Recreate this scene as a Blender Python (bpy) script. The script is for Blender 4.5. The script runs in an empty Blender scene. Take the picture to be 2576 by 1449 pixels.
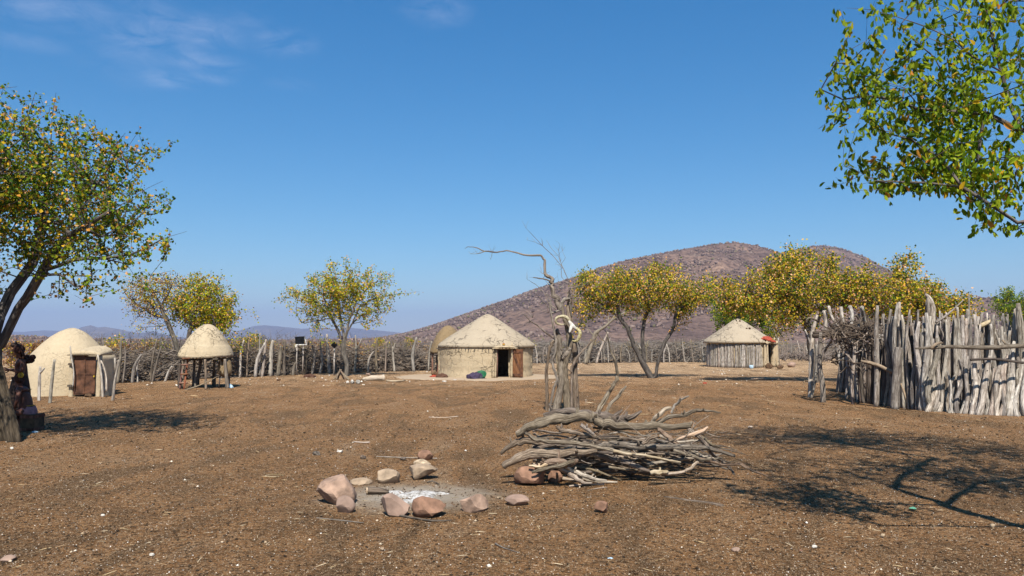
import bpy, math, random
import numpy as np
from mathutils import Vector, Matrix, noise as mnoise

SC = bpy.context.scene
COL = SC.collection
random.seed(7)
RNG = np.random.default_rng(11)

# ------------------------------------------------------------------ camera, sky, sun, exposure
EYE = 1.7
FPX = 1932.0                      # focal length in pixels of a 2576 px wide picture
HORIZON = 858.0
PITCH = math.atan((HORIZON - 724.5) / FPX)
cam_data = bpy.data.cameras.new("camera")
cam_data.sensor_width = 36.0
cam_data.lens = 36.0 * FPX / 2576.0
cam_data.clip_start = 0.1
cam_data.clip_end = 60000
cam = bpy.data.objects.new("camera", cam_data)
cam.location = (0, 0, EYE)
cam.rotation_euler = (math.pi / 2 + PITCH, 0, 0)
COL.objects.link(cam)
SC.camera = cam

SUN_EL = math.radians(52)
SUN_DIR = Vector((0.02, -math.cos(SUN_EL), math.sin(SUN_EL))).normalized()   # towards the sun
world = bpy.data.worlds.new("World")
SC.world = world
world.use_nodes = True
wn, wl = world.node_tree.nodes, world.node_tree.links
wn.clear()
sky = wn.new('ShaderNodeTexSky')
sky.sky_type = 'NISHITA'
sky.sun_disc = False
sky.sun_elevation = SUN_EL
sky.sun_rotation = math.pi - math.atan2(SUN_DIR.x, -SUN_DIR.y)
sky.altitude = 1200
sky.air_density = 1.0
sky.dust_density = 0.7
sky.ozone_density = 2.5
hsv = wn.new('ShaderNodeHueSaturation')
hsv.inputs['Saturation'].default_value = 1.3
hsv.inputs['Value'].default_value = 1.0
tint = wn.new('ShaderNodeMixRGB'); tint.blend_type = 'MULTIPLY'; tint.inputs[0].default_value = 1; tint.inputs[2].default_value = (0.97, 0.975, 0.915, 1)
wl.new(sky.outputs[0], tint.inputs[1]); wl.new(tint.outputs[0], hsv.inputs['Color'])
# the sky deepens from milky blue at the horizon to a strong clear blue overhead
gtc = wn.new('ShaderNodeTexCoord'); gsep = wn.new('ShaderNodeSeparateXYZ'); wl.new(gtc.outputs['Generated'], gsep.inputs[0])
gr = wn.new('ShaderNodeMapRange'); gr.inputs[1].default_value = 0.0; gr.inputs[2].default_value = 0.42; wl.new(gsep.outputs['Z'], gr.inputs[0])
gmix = wn.new('ShaderNodeMixRGB'); gmix.blend_type = 'MULTIPLY'; gmix.inputs[2].default_value = (0.30, 1.14, 1.34, 1)
wl.new(gr.outputs[0], gmix.inputs[0]); wl.new(hsv.outputs[0], gmix.inputs[1])
# thin wisps of cirrus, laid out by direction in the sky
tc = wn.new('ShaderNodeTexCoord')
nm = wn.new('ShaderNodeMapping'); nm.inputs['Scale'].default_value = (9.0, 9.0, 22.0)
wl.new(tc.outputs['Generated'], nm.inputs[0])
n1 = wn.new('ShaderNodeTexNoise'); n1.inputs['Scale'].default_value = 2.3; n1.inputs['Detail'].default_value = 7; n1.inputs['Roughness'].default_value = 0.62
n1.inputs['Distortion'].default_value = 0.6
wl.new(nm.outputs[0], n1.inputs['Vector'])
r1 = wn.new('ShaderNodeValToRGB'); r1.color_ramp.elements[0].position = 0.36; r1.color_ramp.elements[1].position = 0.80
wl.new(n1.outputs[0], r1.inputs[0])
def sdir(px, py):
    c, s = math.cos(PITCH), math.sin(PITCH)
    a, b = (px - 1288) / FPX, (724.5 - py) / FPX
    return Vector((a, c - b * s, s + b * c)).normalized()
def sky_streak(px, py, rx, ry, amp):
    d = sdir(px, py); sub = wn.new('ShaderNodeVectorMath'); sub.operation = 'SUBTRACT'; sub.inputs[1].default_value = d
    wl.new(tc.outputs['Generated'], sub.inputs[0])
    ml = wn.new('ShaderNodeVectorMath'); ml.operation = 'MULTIPLY'; ml.inputs[1].default_value = (FPX / rx, 0.0, FPX / ry); wl.new(sub.outputs[0], ml.inputs[0])
    ln = wn.new('ShaderNodeVectorMath'); ln.operation = 'LENGTH'; wl.new(ml.outputs[0], ln.inputs[0])
    mr = wn.new('ShaderNodeMapRange'); mr.interpolation_type = 'SMOOTHSTEP'
    mr.inputs[1].default_value = 0.0; mr.inputs[2].default_value = 1.0; mr.inputs[3].default_value = amp; mr.inputs[4].default_value = 0; wl.new(ln.outputs['Value'], mr.inputs[0])
    fr = wn.new('ShaderNodeMath'); fr.operation = 'GREATER_THAN'; fr.inputs[1].default_value = 0.0; sy = wn.new('ShaderNodeSeparateXYZ'); wl.new(tc.outputs['Generated'], sy.inputs[0]); wl.new(sy.outputs['Y'], fr.inputs[0])
    mu = wn.new('ShaderNodeMath'); mu.operation = 'MULTIPLY'; wl.new(mr.outputs[0], mu.inputs[0]); wl.new(fr.outputs[0], mu.inputs[1])
    return mu.outputs[0]
mx2 = None
for px, py, rx, ry, amp in ((470, 72, 150, 34, 1.0), (370, 90, 130, 44, .8), (710, 108, 85, 30, .9), (500, 155, 110, 24, .8), (415, 198, 70, 22, .8), (530, 192, 55, 18, .7), (130, 25, 180, 40, .7), (390, 30, 80, 30, .6),
        (1100, 28, 95, 30, .7), (70, 105, 90, 18, .4), (730, 212, 60, 14, .35), (610, 60, 90, 30, .45), (340, 140, 120, 60, .4)):
    o_ = sky_streak(px, py, rx * 1.25, ry * 1.5, amp)
    if mx2 is None: mx2 = o_
    else:
        mx_ = wn.new('ShaderNodeMath'); mx_.operation = 'MAXIMUM'; wl.new(mx2, mx_.inputs[0]); wl.new(o_, mx_.inputs[1]); mx2 = mx_.outputs[0]
mm = wn.new('ShaderNodeMath'); mm.operation = 'MULTIPLY'; wl.new(mx2, mm.inputs[0]); wl.new(r1.outputs[0], mm.inputs[1])
mm2 = wn.new('ShaderNodeMath'); mm2.operation = 'MULTIPLY'; mm2.inputs[1].default_value = 0.40; wl.new(mm.outputs[0], mm2.inputs[0])
cm = wn.new('ShaderNodeMixRGB'); cm.inputs[2].default_value = (6.2, 6.6, 8.2, 1)
wl.new(mm2.outputs[0], cm.inputs[0]); wl.new(gmix.outputs[0], cm.inputs[1])
bg = wn.new('ShaderNodeBackground'); bg.inputs['Strength'].default_value = 0.069
wo = wn.new('ShaderNodeOutputWorld')
wl.new(cm.outputs[0], bg.inputs[0]); wl.new(bg.outputs[0], wo.inputs[0])

sun_data = bpy.data.lights.new("sun", 'SUN')
sun_data.energy = 5.0
sun_data.angle = math.radians(0.53)
sun_data.color = (1.0, 0.94, 0.84)
sun = bpy.data.objects.new("sun", sun_data)
sun.rotation_euler = (-SUN_DIR).to_track_quat('-Z', 'Y').to_euler()
sun.location = (0, -20, 40)
COL.objects.link(sun)
SC.view_settings.view_transform = 'Standard'
SC.view_settings.look = 'None'
SC.view_settings.exposure = 0.86
SC.view_settings.gamma = 1.0
SC.cycles.max_bounces = 6
SC.cycles.volume_bounces = 0
SC.cycles.transparent_max_bounces = 8
SC.cycles.use_denoising = True

# ------------------------------------------------------------------ where things stand
def P(px, py, Y):
    """point at distance Y (metres ahead) seen at picture position px, py"""
    c, s = math.cos(PITCH), math.sin(PITCH)
    a, b = (px - 1288) / FPX, (724.5 - py) / FPX
    d = Vector((a, c - b * s, s + b * c))
    return Vector((d.x * Y / d.y, Y, EYE + d.z * Y / d.y))
def G(px, py):
    """point of the ground seen at px, py"""
    c, s = math.cos(PITCH), math.sin(PITCH)
    a, b = (px - 1288) / FPX, (724.5 - py) / FPX
    d = Vector((a, c - b * s, s + b * c))
    t = -EYE / d.z
    return Vector((d.x * t, d.y * t, 0.0))

def seen(t):
    c, s = math.cos(PITCH), math.sin(PITCH); x, y, z = t[0], t[1], t[2] - EYE
    yc = max(.1, y * c + z * s); zc = -y * s + z * c
    return 1288 + FPX * x / yc, 724.5 - FPX * zc / yc
# ------------------------------------------------------------------ materials
def srgb(r, g, b):
    f = lambda v: (v / 255 / 12.92) if v / 255 <= 0.04045 else ((v / 255 + 0.055) / 1.055) ** 2.4
    return (f(r), f(g), f(b), 1.0)
class NT:
    def __init__(s, name):
        s.m = bpy.data.materials.new(name); s.m.use_nodes = True
        s.n, s.l = s.m.node_tree.nodes, s.m.node_tree.links
        s.b = s.n['Principled BSDF']; s.out = s.n['Material Output']
        s.b.inputs['Specular IOR Level'].default_value = 0.25
    def new(s, t, **kw):
        nd = s.n.new(t)
        for k, v in kw.items():
            if k.startswith('i_'): nd.inputs[k[2:].replace('_', ' ')].default_value = v
            else: setattr(nd, k, v)
        return nd
    def coords(s, scale=(1, 1, 1), kind='Object'):
        t = s.new('ShaderNodeTexCoord'); m = s.new('ShaderNodeMapping'); m.inputs['Scale'].default_value = scale
        s.l.new(t.outputs[kind], m.inputs[0]); return m.outputs[0]
    def noise(s, vec, scale, detail=4, rough=0.55, dist=0.0):
        n = s.new('ShaderNodeTexNoise'); n.inputs['Scale'].default_value = scale; n.inputs['Detail'].default_value = detail
        n.inputs['Roughness'].default_value = rough; n.inputs['Distortion'].default_value = dist
        s.l.new(vec, n.inputs['Vector']); return n.outputs[0]
    def ramp(s, fac, stops, interp='LINEAR'):
        r = s.new('ShaderNodeValToRGB'); cr = r.color_ramp; cr.interpolation = interp
        while len(cr.elements) < len(stops): cr.elements.new(0.5)
        for e, (p, c) in zip(cr.elements, stops):
            e.position = p; e.color = c if isinstance(c, tuple) else (c, c, c, 1)
        s.l.new(fac, r.inputs[0]); return r.outputs[0]
    def mix(s, fac, a, b, mode='MIX'):
        m = s.new('ShaderNodeMixRGB', blend_type=mode)
        for i, v in ((0, fac), (1, a), (2, b)):
            if hasattr(v, 'is_output'): s.l.new(v, m.inputs[i])
            else: m.inputs[i].default_value = v
        return m.outputs[0]
    def math(s, op, a, b=0.0):
        m = s.new('ShaderNodeMath', operation=op)
        for i, v in ((0, a), (1, b)):
            if hasattr(v, 'is_output'): s.l.new(v, m.inputs[i])
            else: m.inputs[i].default_value = v
        return m.outputs[0]
    def bump(s, h, strength=0.5, dist=0.02):
        b = s.new('ShaderNodeBump'); b.inputs['Strength'].default_value = strength; b.inputs['Distance'].default_value = dist
        s.l.new(h, b.inputs['Height']); s.l.new(b.outputs[0], s.b.inputs['Normal']); return b
    def done(s, col, rough=0.9, k=0.80):
        if k != 1 and hasattr(col, 'is_output'): col = s.mix(1.0, col, (k, k * .985, k * .96, 1), 'MULTIPLY')
        if hasattr(col, 'is_output'): s.l.new(col, s.b.inputs['Base Color'])
        else: s.b.inputs['Base Color'].default_value = col
        s.b.inputs['Roughness'].default_value = rough
        return s.m
def wood_mat(name, dark, mid, light, scale=18, stretch=0.18, per_obj=0.25, bump=0.7, spots=None, attr=True):
    """weathered wood or bark: streaks along the local z, lichen blotches, a little different per object"""
    t = NT(name)
    oi = t.new('ShaderNodeObjectInfo')
    v = t.new('ShaderNodeVectorMath', operation='ADD')
    if attr:
        at = t.new('ShaderNodeAttribute', attribute_name='bark'); mp = t.new('ShaderNodeMapping'); mp.inputs['Scale'].default_value = (1.5, 1.5, stretch)
        t.l.new(at.outputs['Vector'], mp.inputs[0]); t.l.new(mp.outputs[0], v.inputs[0])
    else: t.l.new(t.coords((1, 1, stretch)), v.inputs[0])
    w = t.new('ShaderNodeVectorMath', operation='SCALE'); w.inputs[0].default_value = (13, 7, 5); t.l.new(oi.outputs['Random'], w.inputs['Scale'])
    t.l.new(w.outputs[0], v.inputs[1])
    a = t.noise(v.outputs[0], scale, 5, 0.62, 0.5)
    b = t.noise(t.coords(), 5, 3)
    c = t.ramp(a, [(0.34, dark), (0.46, mid), (0.62, light)])
    c = t.mix(t.ramp(b, [(0.54, 0.0), (0.63, 0.7)]), c, spots or mid)
    hs = t.new('ShaderNodeHueSaturation'); t.l.new(c, hs.inputs['Color'])
    mr = t.new('ShaderNodeMapRange'); t.l.new(oi.outputs['Random'], mr.inputs[0])
    mr.inputs[3].default_value = 1 - per_obj; mr.inputs[4].default_value = 1 + per_obj
    t.l.new(mr.outputs[0], hs.inputs['Value'])
    fr = t.math('FRACT', t.math('MULTIPLY', oi.outputs['Random'], 7.31)); ms = t.new('ShaderNodeMapRange'); t.l.new(fr, ms.inputs[0]); ms.inputs[3].default_value = .7; ms.inputs[4].default_value = 1.15; t.l.new(ms.outputs[0], hs.inputs['Saturation'])
    fh = t.math('FRACT', t.math('MULTIPLY', oi.outputs['Random'], 3.77)); mh = t.new('ShaderNodeMapRange'); t.l.new(fh, mh.inputs[0]); mh.inputs[3].default_value = .485; mh.inputs[4].default_value = .515; t.l.new(mh.outputs[0], hs.inputs['Hue'])
    t.bump(a, bump, 0.035)
    return t.done(hs.outputs[0], 0.92)
def mud_mat(name, base, dark, crack_scale=3.0, crack=0.8, streak=0.0, crack_w=0.035):
    t = NT(name)
    co = t.coords()
    n = t.noise(co, 1.6, 5, 0.6)
    n2 = t.noise(co, 14, 5, 0.65)
    c = t.mix(t.ramp(n, [(0.35, 0.0), (0.7, 0.45)]), base, dark)
    c = t.mix(t.ramp(n2, [(0.3, 0.35), (0.65, 0.0)]), c, tuple(x * 0.72 for x in dark[:3]) + (1,))
    if streak:
        n3 = t.noise(t.coords((1, 1, 0.12)), 6, 4, 0.6)
        c = t.mix(t.ramp(n3, [(0.4, streak), (0.62, 0.0)]), c, tuple(x * 0.6 for x in dark[:3]) + (1,))
    dn = t.new('ShaderNodeTexNoise'); dn.inputs['Scale'].default_value = 2.2; dn.inputs['Detail'].default_value = 3
    t.l.new(co, dn.inputs['Vector'])
    va = t.new('ShaderNodeVectorMath', operation='MULTIPLY_ADD'); t.l.new(dn.outputs['Color'], va.inputs[0])
    va.inputs[1].default_value = (0.9, 0.9, 0.9); t.l.new(co, va.inputs[2])
    vo = t.new('ShaderNodeTexVoronoi', feature='DISTANCE_TO_EDGE'); vo.inputs['Scale'].default_value = crack_scale
    t.l.new(va.outputs[0], vo.inputs['Vector'])
    cr = t.ramp(vo.outputs[0], [(0.0, 1.0), (crack_w, 0.0)])
    pm = t.ramp(t.noise(co, 1.1, 2), [(0.44, 0.0), (0.56, crack)])
    cf = t.math('MULTIPLY', cr, pm)
    c = t.mix(cf, c, tuple(x * 0.3 for x in dark[:3]) + (1,))
    h = t.math('SUBTRACT', t.math('MULTIPLY', n2, 0.6), cf)
    t.bump(h, 0.7, 0.03)
    return t.done(c, 0.95)
def flat_mat(name, col, rough=0.8, var=0.15, scale=9, metal=0.0, bump_s=0.35):
    t = NT(name); n = t.noise(t.coords(), scale, 4)
    d = tuple(x * (1 - var * 1.6) for x in col[:3]) + (1,); u = tuple(min(1, x * (1 + var)) for x in col[:3]) + (1,)
    t.b.inputs['Metallic'].default_value = metal
    n2 = t.noise(t.coords(), scale * 5, 4, .7); t.bump(t.math('ADD', n, t.math('MULTIPLY', n2, .4)), bump_s, 0.02)
    return t.done(t.ramp(n, [(0.3, d), (0.7, u)]), rough)
def leaf_mat(name, stops, trans=0.35, rough=0.55):
    t = NT(name)
    g = t.new('ShaderNodeNewGeometry')
    c = t.ramp(g.outputs['Random Per Island'], stops, 'CONSTANT')
    n = t.noise(t.coords(), 1.3, 3)
    hs = t.new('ShaderNodeHueSaturation'); t.l.new(c, hs.inputs['Color'])
    mr = t.new('ShaderNodeMapRange'); t.l.new(n, mr.inputs[0]); mr.inputs[1].default_value = 0.3; mr.inputs[2].default_value = 0.7
    mr.inputs[3].default_value = 0.7; mr.inputs[4].default_value = 1.3
    t.l.new(mr.outputs[0], hs.inputs['Value'])
    t.b.inputs['Specular IOR Level'].default_value = 0.12; t.done(hs.outputs[0], rough, 1)
    tr = t.new('ShaderNodeBsdfTranslucent'); t.l.new(hs.outputs[0], tr.inputs[0])
    mx = t.new('ShaderNodeMixShader'); mx.inputs[0].default_value = trans
    t.l.new(t.b.outputs[0], mx.inputs[1]); t.l.new(tr.outputs[0], mx.inputs[2]); t.l.new(mx.outputs[0], t.out.inputs[0])
    return t.m
def L(r, g, b): return (r, g, b, 1.0)

G1, G2, G3 = L(.05, .11, .008), L(.12, .19, .012), L(.22, .28, .018)
YG, YE, OR, PK, BR = L(.42, .37, .015), L(.60, .38, .02), L(.56, .25, .04), L(.62, .36, .17), L(.20, .10, .04)
M = {}
M['leaf_left'] = leaf_mat('mopane leaves green and gold', [(0, G1), (.26, G2), (.52, G3), (.66, L(.33, .29, .015)), (.80, YE), (.90, OR), (.965, PK)])
M['leaf_right'] = leaf_mat('mopane leaves fresh green', [(0, L(.07, .14, .008)), (.2, L(.15, .24, .012)), (.45, L(.26, .34, .018)), (.74, L(.30, .36, .02)), (.88, YG), (.94, YE), (.975, OR)], 0.5)
M['leaf_small'] = leaf_mat('mopane leaves olive', [(0, G2), (.2, L(.28, .30, .015)), (.5, L(.45, .38, .018)), (.72, YE), (.87, OR), (.94, PK)])
M['leaf_gold'] = leaf_mat('mopane leaves turning gold', [(0, G1), (.16, G2), (.32, L(.33, .30, .015)), (.50, L(.50, .38, .02)), (.68, L(.62, .38, .04)), (.82, L(.62, .30, .07)), (.90, L(.70, .42, .22))])
M['leaf_pale'] = leaf_mat('dry pale leaves', [(0, G3), (.15, YG), (.35, YE), (.6, PK), (.8, BR)])
M['leaf_green'] = leaf_mat('dense green leaves', [(0, G1), (.3, G2), (.65, G3), (.88, YG)])
M['leaf_rust'] = leaf_mat('dry rust leaves', [(0, L(.2, .09, .045)), (.3, L(.28, .12, .06)), (.5, PK), (.65, BR), (.82, YE), (.93, YG)])
M['bark_dark'] = wood_mat('dark grey bark', L(.035, .028, .022), L(.10, .085, .07), L(.21, .18, .15), 16)
M['bark_grey'] = wood_mat('grey bark', L(0.060, 0.048, 0.036), L(0.170, 0.138, 0.102), L(0.320, 0.266, 0.204), 14)
M['bark_foot_shade'] = wood_mat('brown tree foot bark with shade in its colour', L(.018, .012, .008), L(.05, .035, .023), L(.11, .08, .055), 16, .2, .1, 1.0)  # brown bark; crown shade on the tree foot is put into the colour
M['twig'] = wood_mat('bare grey twigs', L(0.090, 0.071, 0.055), L(0.190, 0.157, 0.128), L(0.340, 0.285, 0.230), 10)
M['scrub'] = wood_mat('dry scrub twigs', L(.08, .062, .055), L(.15, .12, .105), L(.26, .215, .19), 2, attr=False)
M['pole'] = wood_mat('weathered pole wood', L(.055, .040, .032), L(.29, .245, .205), L(.61, .545, .475), 30, 0.12, 0.38, 1.0, spots=L(.22, .18, .15))
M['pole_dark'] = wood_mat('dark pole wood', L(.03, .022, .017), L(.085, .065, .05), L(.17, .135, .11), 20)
M['post'] = wood_mat('fence post wood', L(.10, .08, .065), L(.31, .27, .23), L(.56, .51, .45), 26, .14, .3, .9)
M['dry'] = wood_mat('dry firewood', L(.040, .027, .018), L(.205, .15, .103), L(.43, .345, .26), 60, 0.10, 0.3, 1.0)
M['dry_pale'] = wood_mat('barkless pale wood', L(.25, .17, .10), L(.46, .35, .24), L(.62, .50, .38), 26, 0.2, 0.2)
M['dry_dark'] = wood_mat('dark dry sticks', L(.035, .026, .02), L(.10, .077, .06), L(.21, .165, .13), 26)  # dark wood tone, also for charred pieces and clods
M['red_wood'] = wood_mat('red brown wood', L(.07, .022, .015), L(.20, .075, .04), L(.33, .15, .09), 14)
M['mud_roof'] = mud_mat('pale cracked mud roof', L(0.432, 0.363, 0.272), L(0.360, 0.292, 0.212), 2.3, 1.0, 0, 0.055)
M['mud_wall'] = mud_mat('grey mud wall', L(0.549, 0.443, 0.299), L(0.439, 0.342, 0.221), 2.0, 0.8, 0.12, .05)
M['mud_dome'] = mud_mat('pale beige mud dome', L(0.520, 0.426, 0.294), L(0.450, 0.363, 0.244), 4.5, 0.45, 0.0, 0.02)
M['mud_pale'] = mud_mat('pale cream mud shell', L(0.544, 0.454, 0.320), L(0.425, 0.328, 0.208), 3.4, 1.0, 0.15, 0.055)
M['mud_brown'] = mud_mat('brown dung plaster', L(.27, .195, .11), L(.20, .14, .075), 4, 0.5)
M['ink'] = flat_mat('black panel', L(.012, .012, .014), 0.35, 0.2)
M['white'] = flat_mat('white painted metal', L(.75, .73, .69), 0.5, 0.1)
M['rust'] = flat_mat('rusty brown sheet', L(.135, .062, .035), 0.65, 0.45, 5)
M['cloth_purple'] = flat_mat('purple cloth', L(.06, .043, .085), 0.9, 0.3, 20)
M['cloth_green'] = flat_mat('dark green plastic', L(.02, .13, .055), 0.5, 0.2)
M['cloth_red'] = flat_mat('red cloth', L(.38, .07, .04), 0.9, 0.3, 16)
M['cloth_brown'] = flat_mat('dark brown cloth', L(.11, .055, .035), 0.9, 0.35, 20)
M['skin'] = flat_mat('ochre rubbed dark skin', L(.135, .055, .036), 0.62, 0.2)
M['hair'] = flat_mat('ochre braids', L(.06, .022, .014), 0.8, 0.3, 40)
M['leather'] = flat_mat('dark leather', L(.035, .02, .014), 0.7, 0.3)
M['cloth_pink'] = flat_mat('faded pink cloth', L(.42, .22, .24), 0.9, 0.2, 20)
M['gold'] = flat_mat('yellow beads', L(.55, .36, .04), 0.5, 0.3, 60)
M['horn'] = wood_mat('cattle horn', L(.20, .14, .07), L(.44, .36, .20), L(.60, .53, .34), 9, 4.0, .1, 1.0)
M['bone'] = flat_mat('bleached bone', L(.66, .62, .56), 0.8, 0.25)
M['yellow'] = flat_mat('yellow plastic', L(.75, .55, .02), 0.5, 0.1)
M['blue_white'] = flat_mat('pale blue plastic', L(.42, .58, .72), 0.5, 0.2)
M['aqua'] = flat_mat('faded green plastic', L(.15, .42, .28), 0.6, 0.2)
M['box'] = flat_mat('old brown box', L(.13, .075, .04), 0.8, 0.4, 12)

# ------------------------------------------------------------------ mesh helpers
ORIG = {}
def link(o, parent=None):
    COL.objects.link(o)
    if parent: o.parent = parent
def tag(o, label=None, cat=None, group=None, kind=None):
    if label: o['label'] = label
    if cat: o['category'] = cat
    if group: o['group'] = group
    if kind: o['kind'] = kind
    return o
def thing(name, loc, label, cat, group=None):
    o = bpy.data.objects.new(name, None); o.empty_display_size = 0.2
    o.location = loc; link(o); ORIG[o.name] = Vector(loc)
    return tag(o, label, cat, group)
class MB:
    """collects vertices and faces, then links them as ONE mesh object"""
    def __init__(s): s.v = []; s.f = []; s.c = []; s.n = 0
    def add(s, V, F, C=None):
        b = s.n; V = [tuple(p) for p in V]; s.c.extend(C if C is not None else V)
        s.v.extend(V); s.f.extend([tuple(i + b for i in f) for f in F]); s.n += len(V); return s
    def tube(s, pts, rad, sides=8, gnarl=0.0, cap=True, sub=0, rng=random, flat=None):
        """tapered limb through pts; rad is one radius or one per point"""
        pts = [Vector(p) for p in pts]
        if not hasattr(rad, '__len__'): rad = [rad] * len(pts)
        if len(rad) != len(pts):
            k = len(rad) - 1; rad = [float(np.interp(i / (len(pts) - 1) * k, range(k + 1), rad)) for i in range(len(pts))]
        if sub: pts, rad = smooth_path(pts, rad, sub)
        n = len(pts); ph = rng.random() * 6.28
        up = Vector((0.31, 0.17, 0.93)); V = []; F = []
        prev = None
        amp = [1 + gnarl * (rng.random() - 0.5) * 1.4 for _ in range(sides)]; CC = []; run = 0.0; o1 = rng.random() * 20; rn = max(rad)
        for i in range(n):
            d = (pts[min(i + 1, n - 1)] - pts[max(i - 1, 0)])
            d = d.normalized() if d.length > 1e-9 else Vector((0, 0, 1))
            if i: run += (pts[i] - pts[i - 1]).length
            if prev is None:
                a = d.cross(up); a = a.normalized() if a.length > 1e-4 else d.orthogonal().normalized()
            else:
                a = (prev - d * prev.dot(d)); a = a.normalized() if a.length > 1e-6 else d.orthogonal().normalized()
            prev = a; b = d.cross(a)
            for k in range(sides):
                t = ph + k * 6.28318 / sides
                amp[k] = 1 + (amp[k] - 1) * .82 + gnarl * (rng.random() - 0.5) * .55
                r = rad[i] * amp[k]
                CC.append((math.cos(t) * rn + o1, math.sin(t) * rn, run))
                V.append(pts[i] + a * (math.cos(t) * r) + b * (math.sin(t) * r))
        for i in range(n - 1):
            for k in range(sides):
                k2 = (k + 1) % sides
                F.append((i * sides + k, i * sides + k2, (i + 1) * sides + k2, (i + 1) * sides + k))
        if cap:
            F.append(tuple(reversed(range(sides)))); F.append(tuple((n - 1) * sides + k for k in range(sides)))
        return s.add(V, F, CC)
    def box(s, c, size, rot=0.0, tilt=None, bev=0.0):
        c = Vector(c); hx, hy, hz = (q / 2 for q in size)
        R = Matrix.Rotation(rot, 3, 'Z')
        if tilt: R = R @ Matrix.Rotation(tilt[1], 3, tilt[0])
        V = [c + R @ Vector((x * hx, y * hy, z * hz)) for z in (-1, 1) for x, y in ((-1, -1), (1, -1), (1, 1), (-1, 1))]
        return s.add(V, [(3, 2, 1, 0), (4, 5, 6, 7), (0, 1, 5, 4), (1, 2, 6, 5), (2, 3, 7, 6), (3, 0, 4, 7)])
    def build(s, name, mat, parent=None, smooth=True, label=None, sharp=0.0):
        me = bpy.data.meshes.new(name)
        o = bpy.data.objects.new(name, me)
        off = Vector((0, 0, 0))
        if parent is not None: off = ORIG.get(parent.name, Vector((0, 0, 0)))
        ORIG[o.name] = off if parent is not None else Vector((0, 0, 0))
        V = np.array(s.v, dtype=np.float32).reshape(-1, 3)
        if parent is None and len(V):
            base = Vector(((V[:, 0].min() + V[:, 0].max()) / 2, (V[:, 1].min() + V[:, 1].max()) / 2, V[:, 2].min()))
            o.location = base; off = base; ORIG[o.name] = base
        me.from_pydata((V - np.array(off, dtype=np.float32)).tolist(), [], s.f)
        if smooth: me.polygons.foreach_set('use_smooth', [True] * len(me.polygons))
        at = me.attributes.new('bark', 'FLOAT_VECTOR', 'POINT'); at.data.foreach_set('vector', np.array(s.c, dtype=np.float32).ravel())
        me.materials.append(mat); me.update()
        if sharp: me.set_sharp_from_angle(angle=sharp)
        link(o, parent)
        if label: o['label'] = label
        return o
def build_np(name, V, F, mat, parent=None, smooth=False):
    """fast mesh from numpy: all faces of equal length"""
    me = bpy.data.meshes.new(name); o = bpy.data.objects.new(name, me)
    off = ORIG.get(parent.name, Vector((0, 0, 0))) if parent is not None else Vector((0, 0, 0))
    V = (V - np.array(off)).astype(np.float32)
    nf, k = F.shape
    me.vertices.add(len(V)); me.vertices.foreach_set('co', V.ravel())
    me.loops.add(nf * k); me.loops.foreach_set('vertex_index', F.astype(np.int32).ravel())
    me.polygons.add(nf)
    me.polygons.foreach_set('loop_start', np.arange(0, nf * k, k, dtype=np.int32))
    me.polygons.foreach_set('loop_total', np.full(nf, k, dtype=np.int32))
    if smooth: me.polygons.foreach_set('use_smooth', np.ones(nf, dtype=bool))
    me.materials.append(mat); me.update(calc_edges=True); me.validate()
    ORIG[o.name] = off
    link(o, parent)
    return o
def kink(pts, rad, amt, rng=random):
    """adds slightly displaced points between the given ones, so a branch bends in short straight runs"""
    out, ro = [Vector(pts[0])], [rad[0]]
    for i in range(len(pts) - 1):
        a, b = Vector(pts[i]), Vector(pts[i + 1])
        for f in (.33, .67):
            r = rad[i] * (1 - f) + rad[i + 1] * f; g = amt * r
            out.append(a.lerp(b, f) + Vector((rng.gauss(0, g), rng.gauss(0, g * .6), rng.gauss(0, g)))); ro.append(r * rng.uniform(.88, 1.14))
        out.append(b); ro.append(rad[i + 1])
    return out, ro
def smooth_path(pts, rad, sub):
    out, ro = [], []
    n = len(pts)
    for i in range(n - 1):
        p0, p1, p2, p3 = pts[max(i - 1, 0)], pts[i], pts[i + 1], pts[min(i + 2, n - 1)]
        for j in range(sub):
            t = j / sub
            out.append(0.5 * ((2 * p1) + (p2 - p0) * t + (2 * p0 - 5 * p1 + 4 * p2 - p3) * t * t + (3 * p1 - p0 - 3 * p2 + p3) * t ** 3))
            ro.append(rad[i] * (1 - t) + rad[i + 1] * t)
    out.append(pts[-1]); ro.append(rad[-1])
    return out, ro
def stamp(tv, tf, pos, scale, rng, droop=0.0, flatz=False):
    """copies of one small template, each freely turned: returns V, F arrays"""
    n = len(pos); tv = np.asarray(tv, float); tf = np.asarray(tf)
    if flatz:
        t = rng.random(n) * 6.283; a = np.stack([np.cos(t), np.sin(t), (rng.random(n) - .5) * .3], 1)
    else:
        a = rng.normal(size=(n, 3)); a[:, 2] -= droop
    a /= np.linalg.norm(a, axis=1)[:, None]
    q = rng.normal(size=(n, 3)) if not flatz else np.tile([0, 0, 1.0], (n, 1)) + rng.normal(size=(n, 3)) * .15
    b = np.cross(q, a); b /= (np.linalg.norm(b, axis=1)[:, None] + 1e-9)
    c = np.cross(a, b)
    sc = np.broadcast_to(scale, (n,))[:, None, None]
    V = (a[:, None, :] * tv[None, :, 0:1] + b[:, None, :] * tv[None, :, 1:2] + c[:, None, :] * tv[None, :, 2:3]) * sc + pos[:, None, :]
    F = tf[None] + (np.arange(n) * len(tv))[:, None, None]
    return V.reshape(-1, 3), F.reshape(-1, tf.shape[1])
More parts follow.
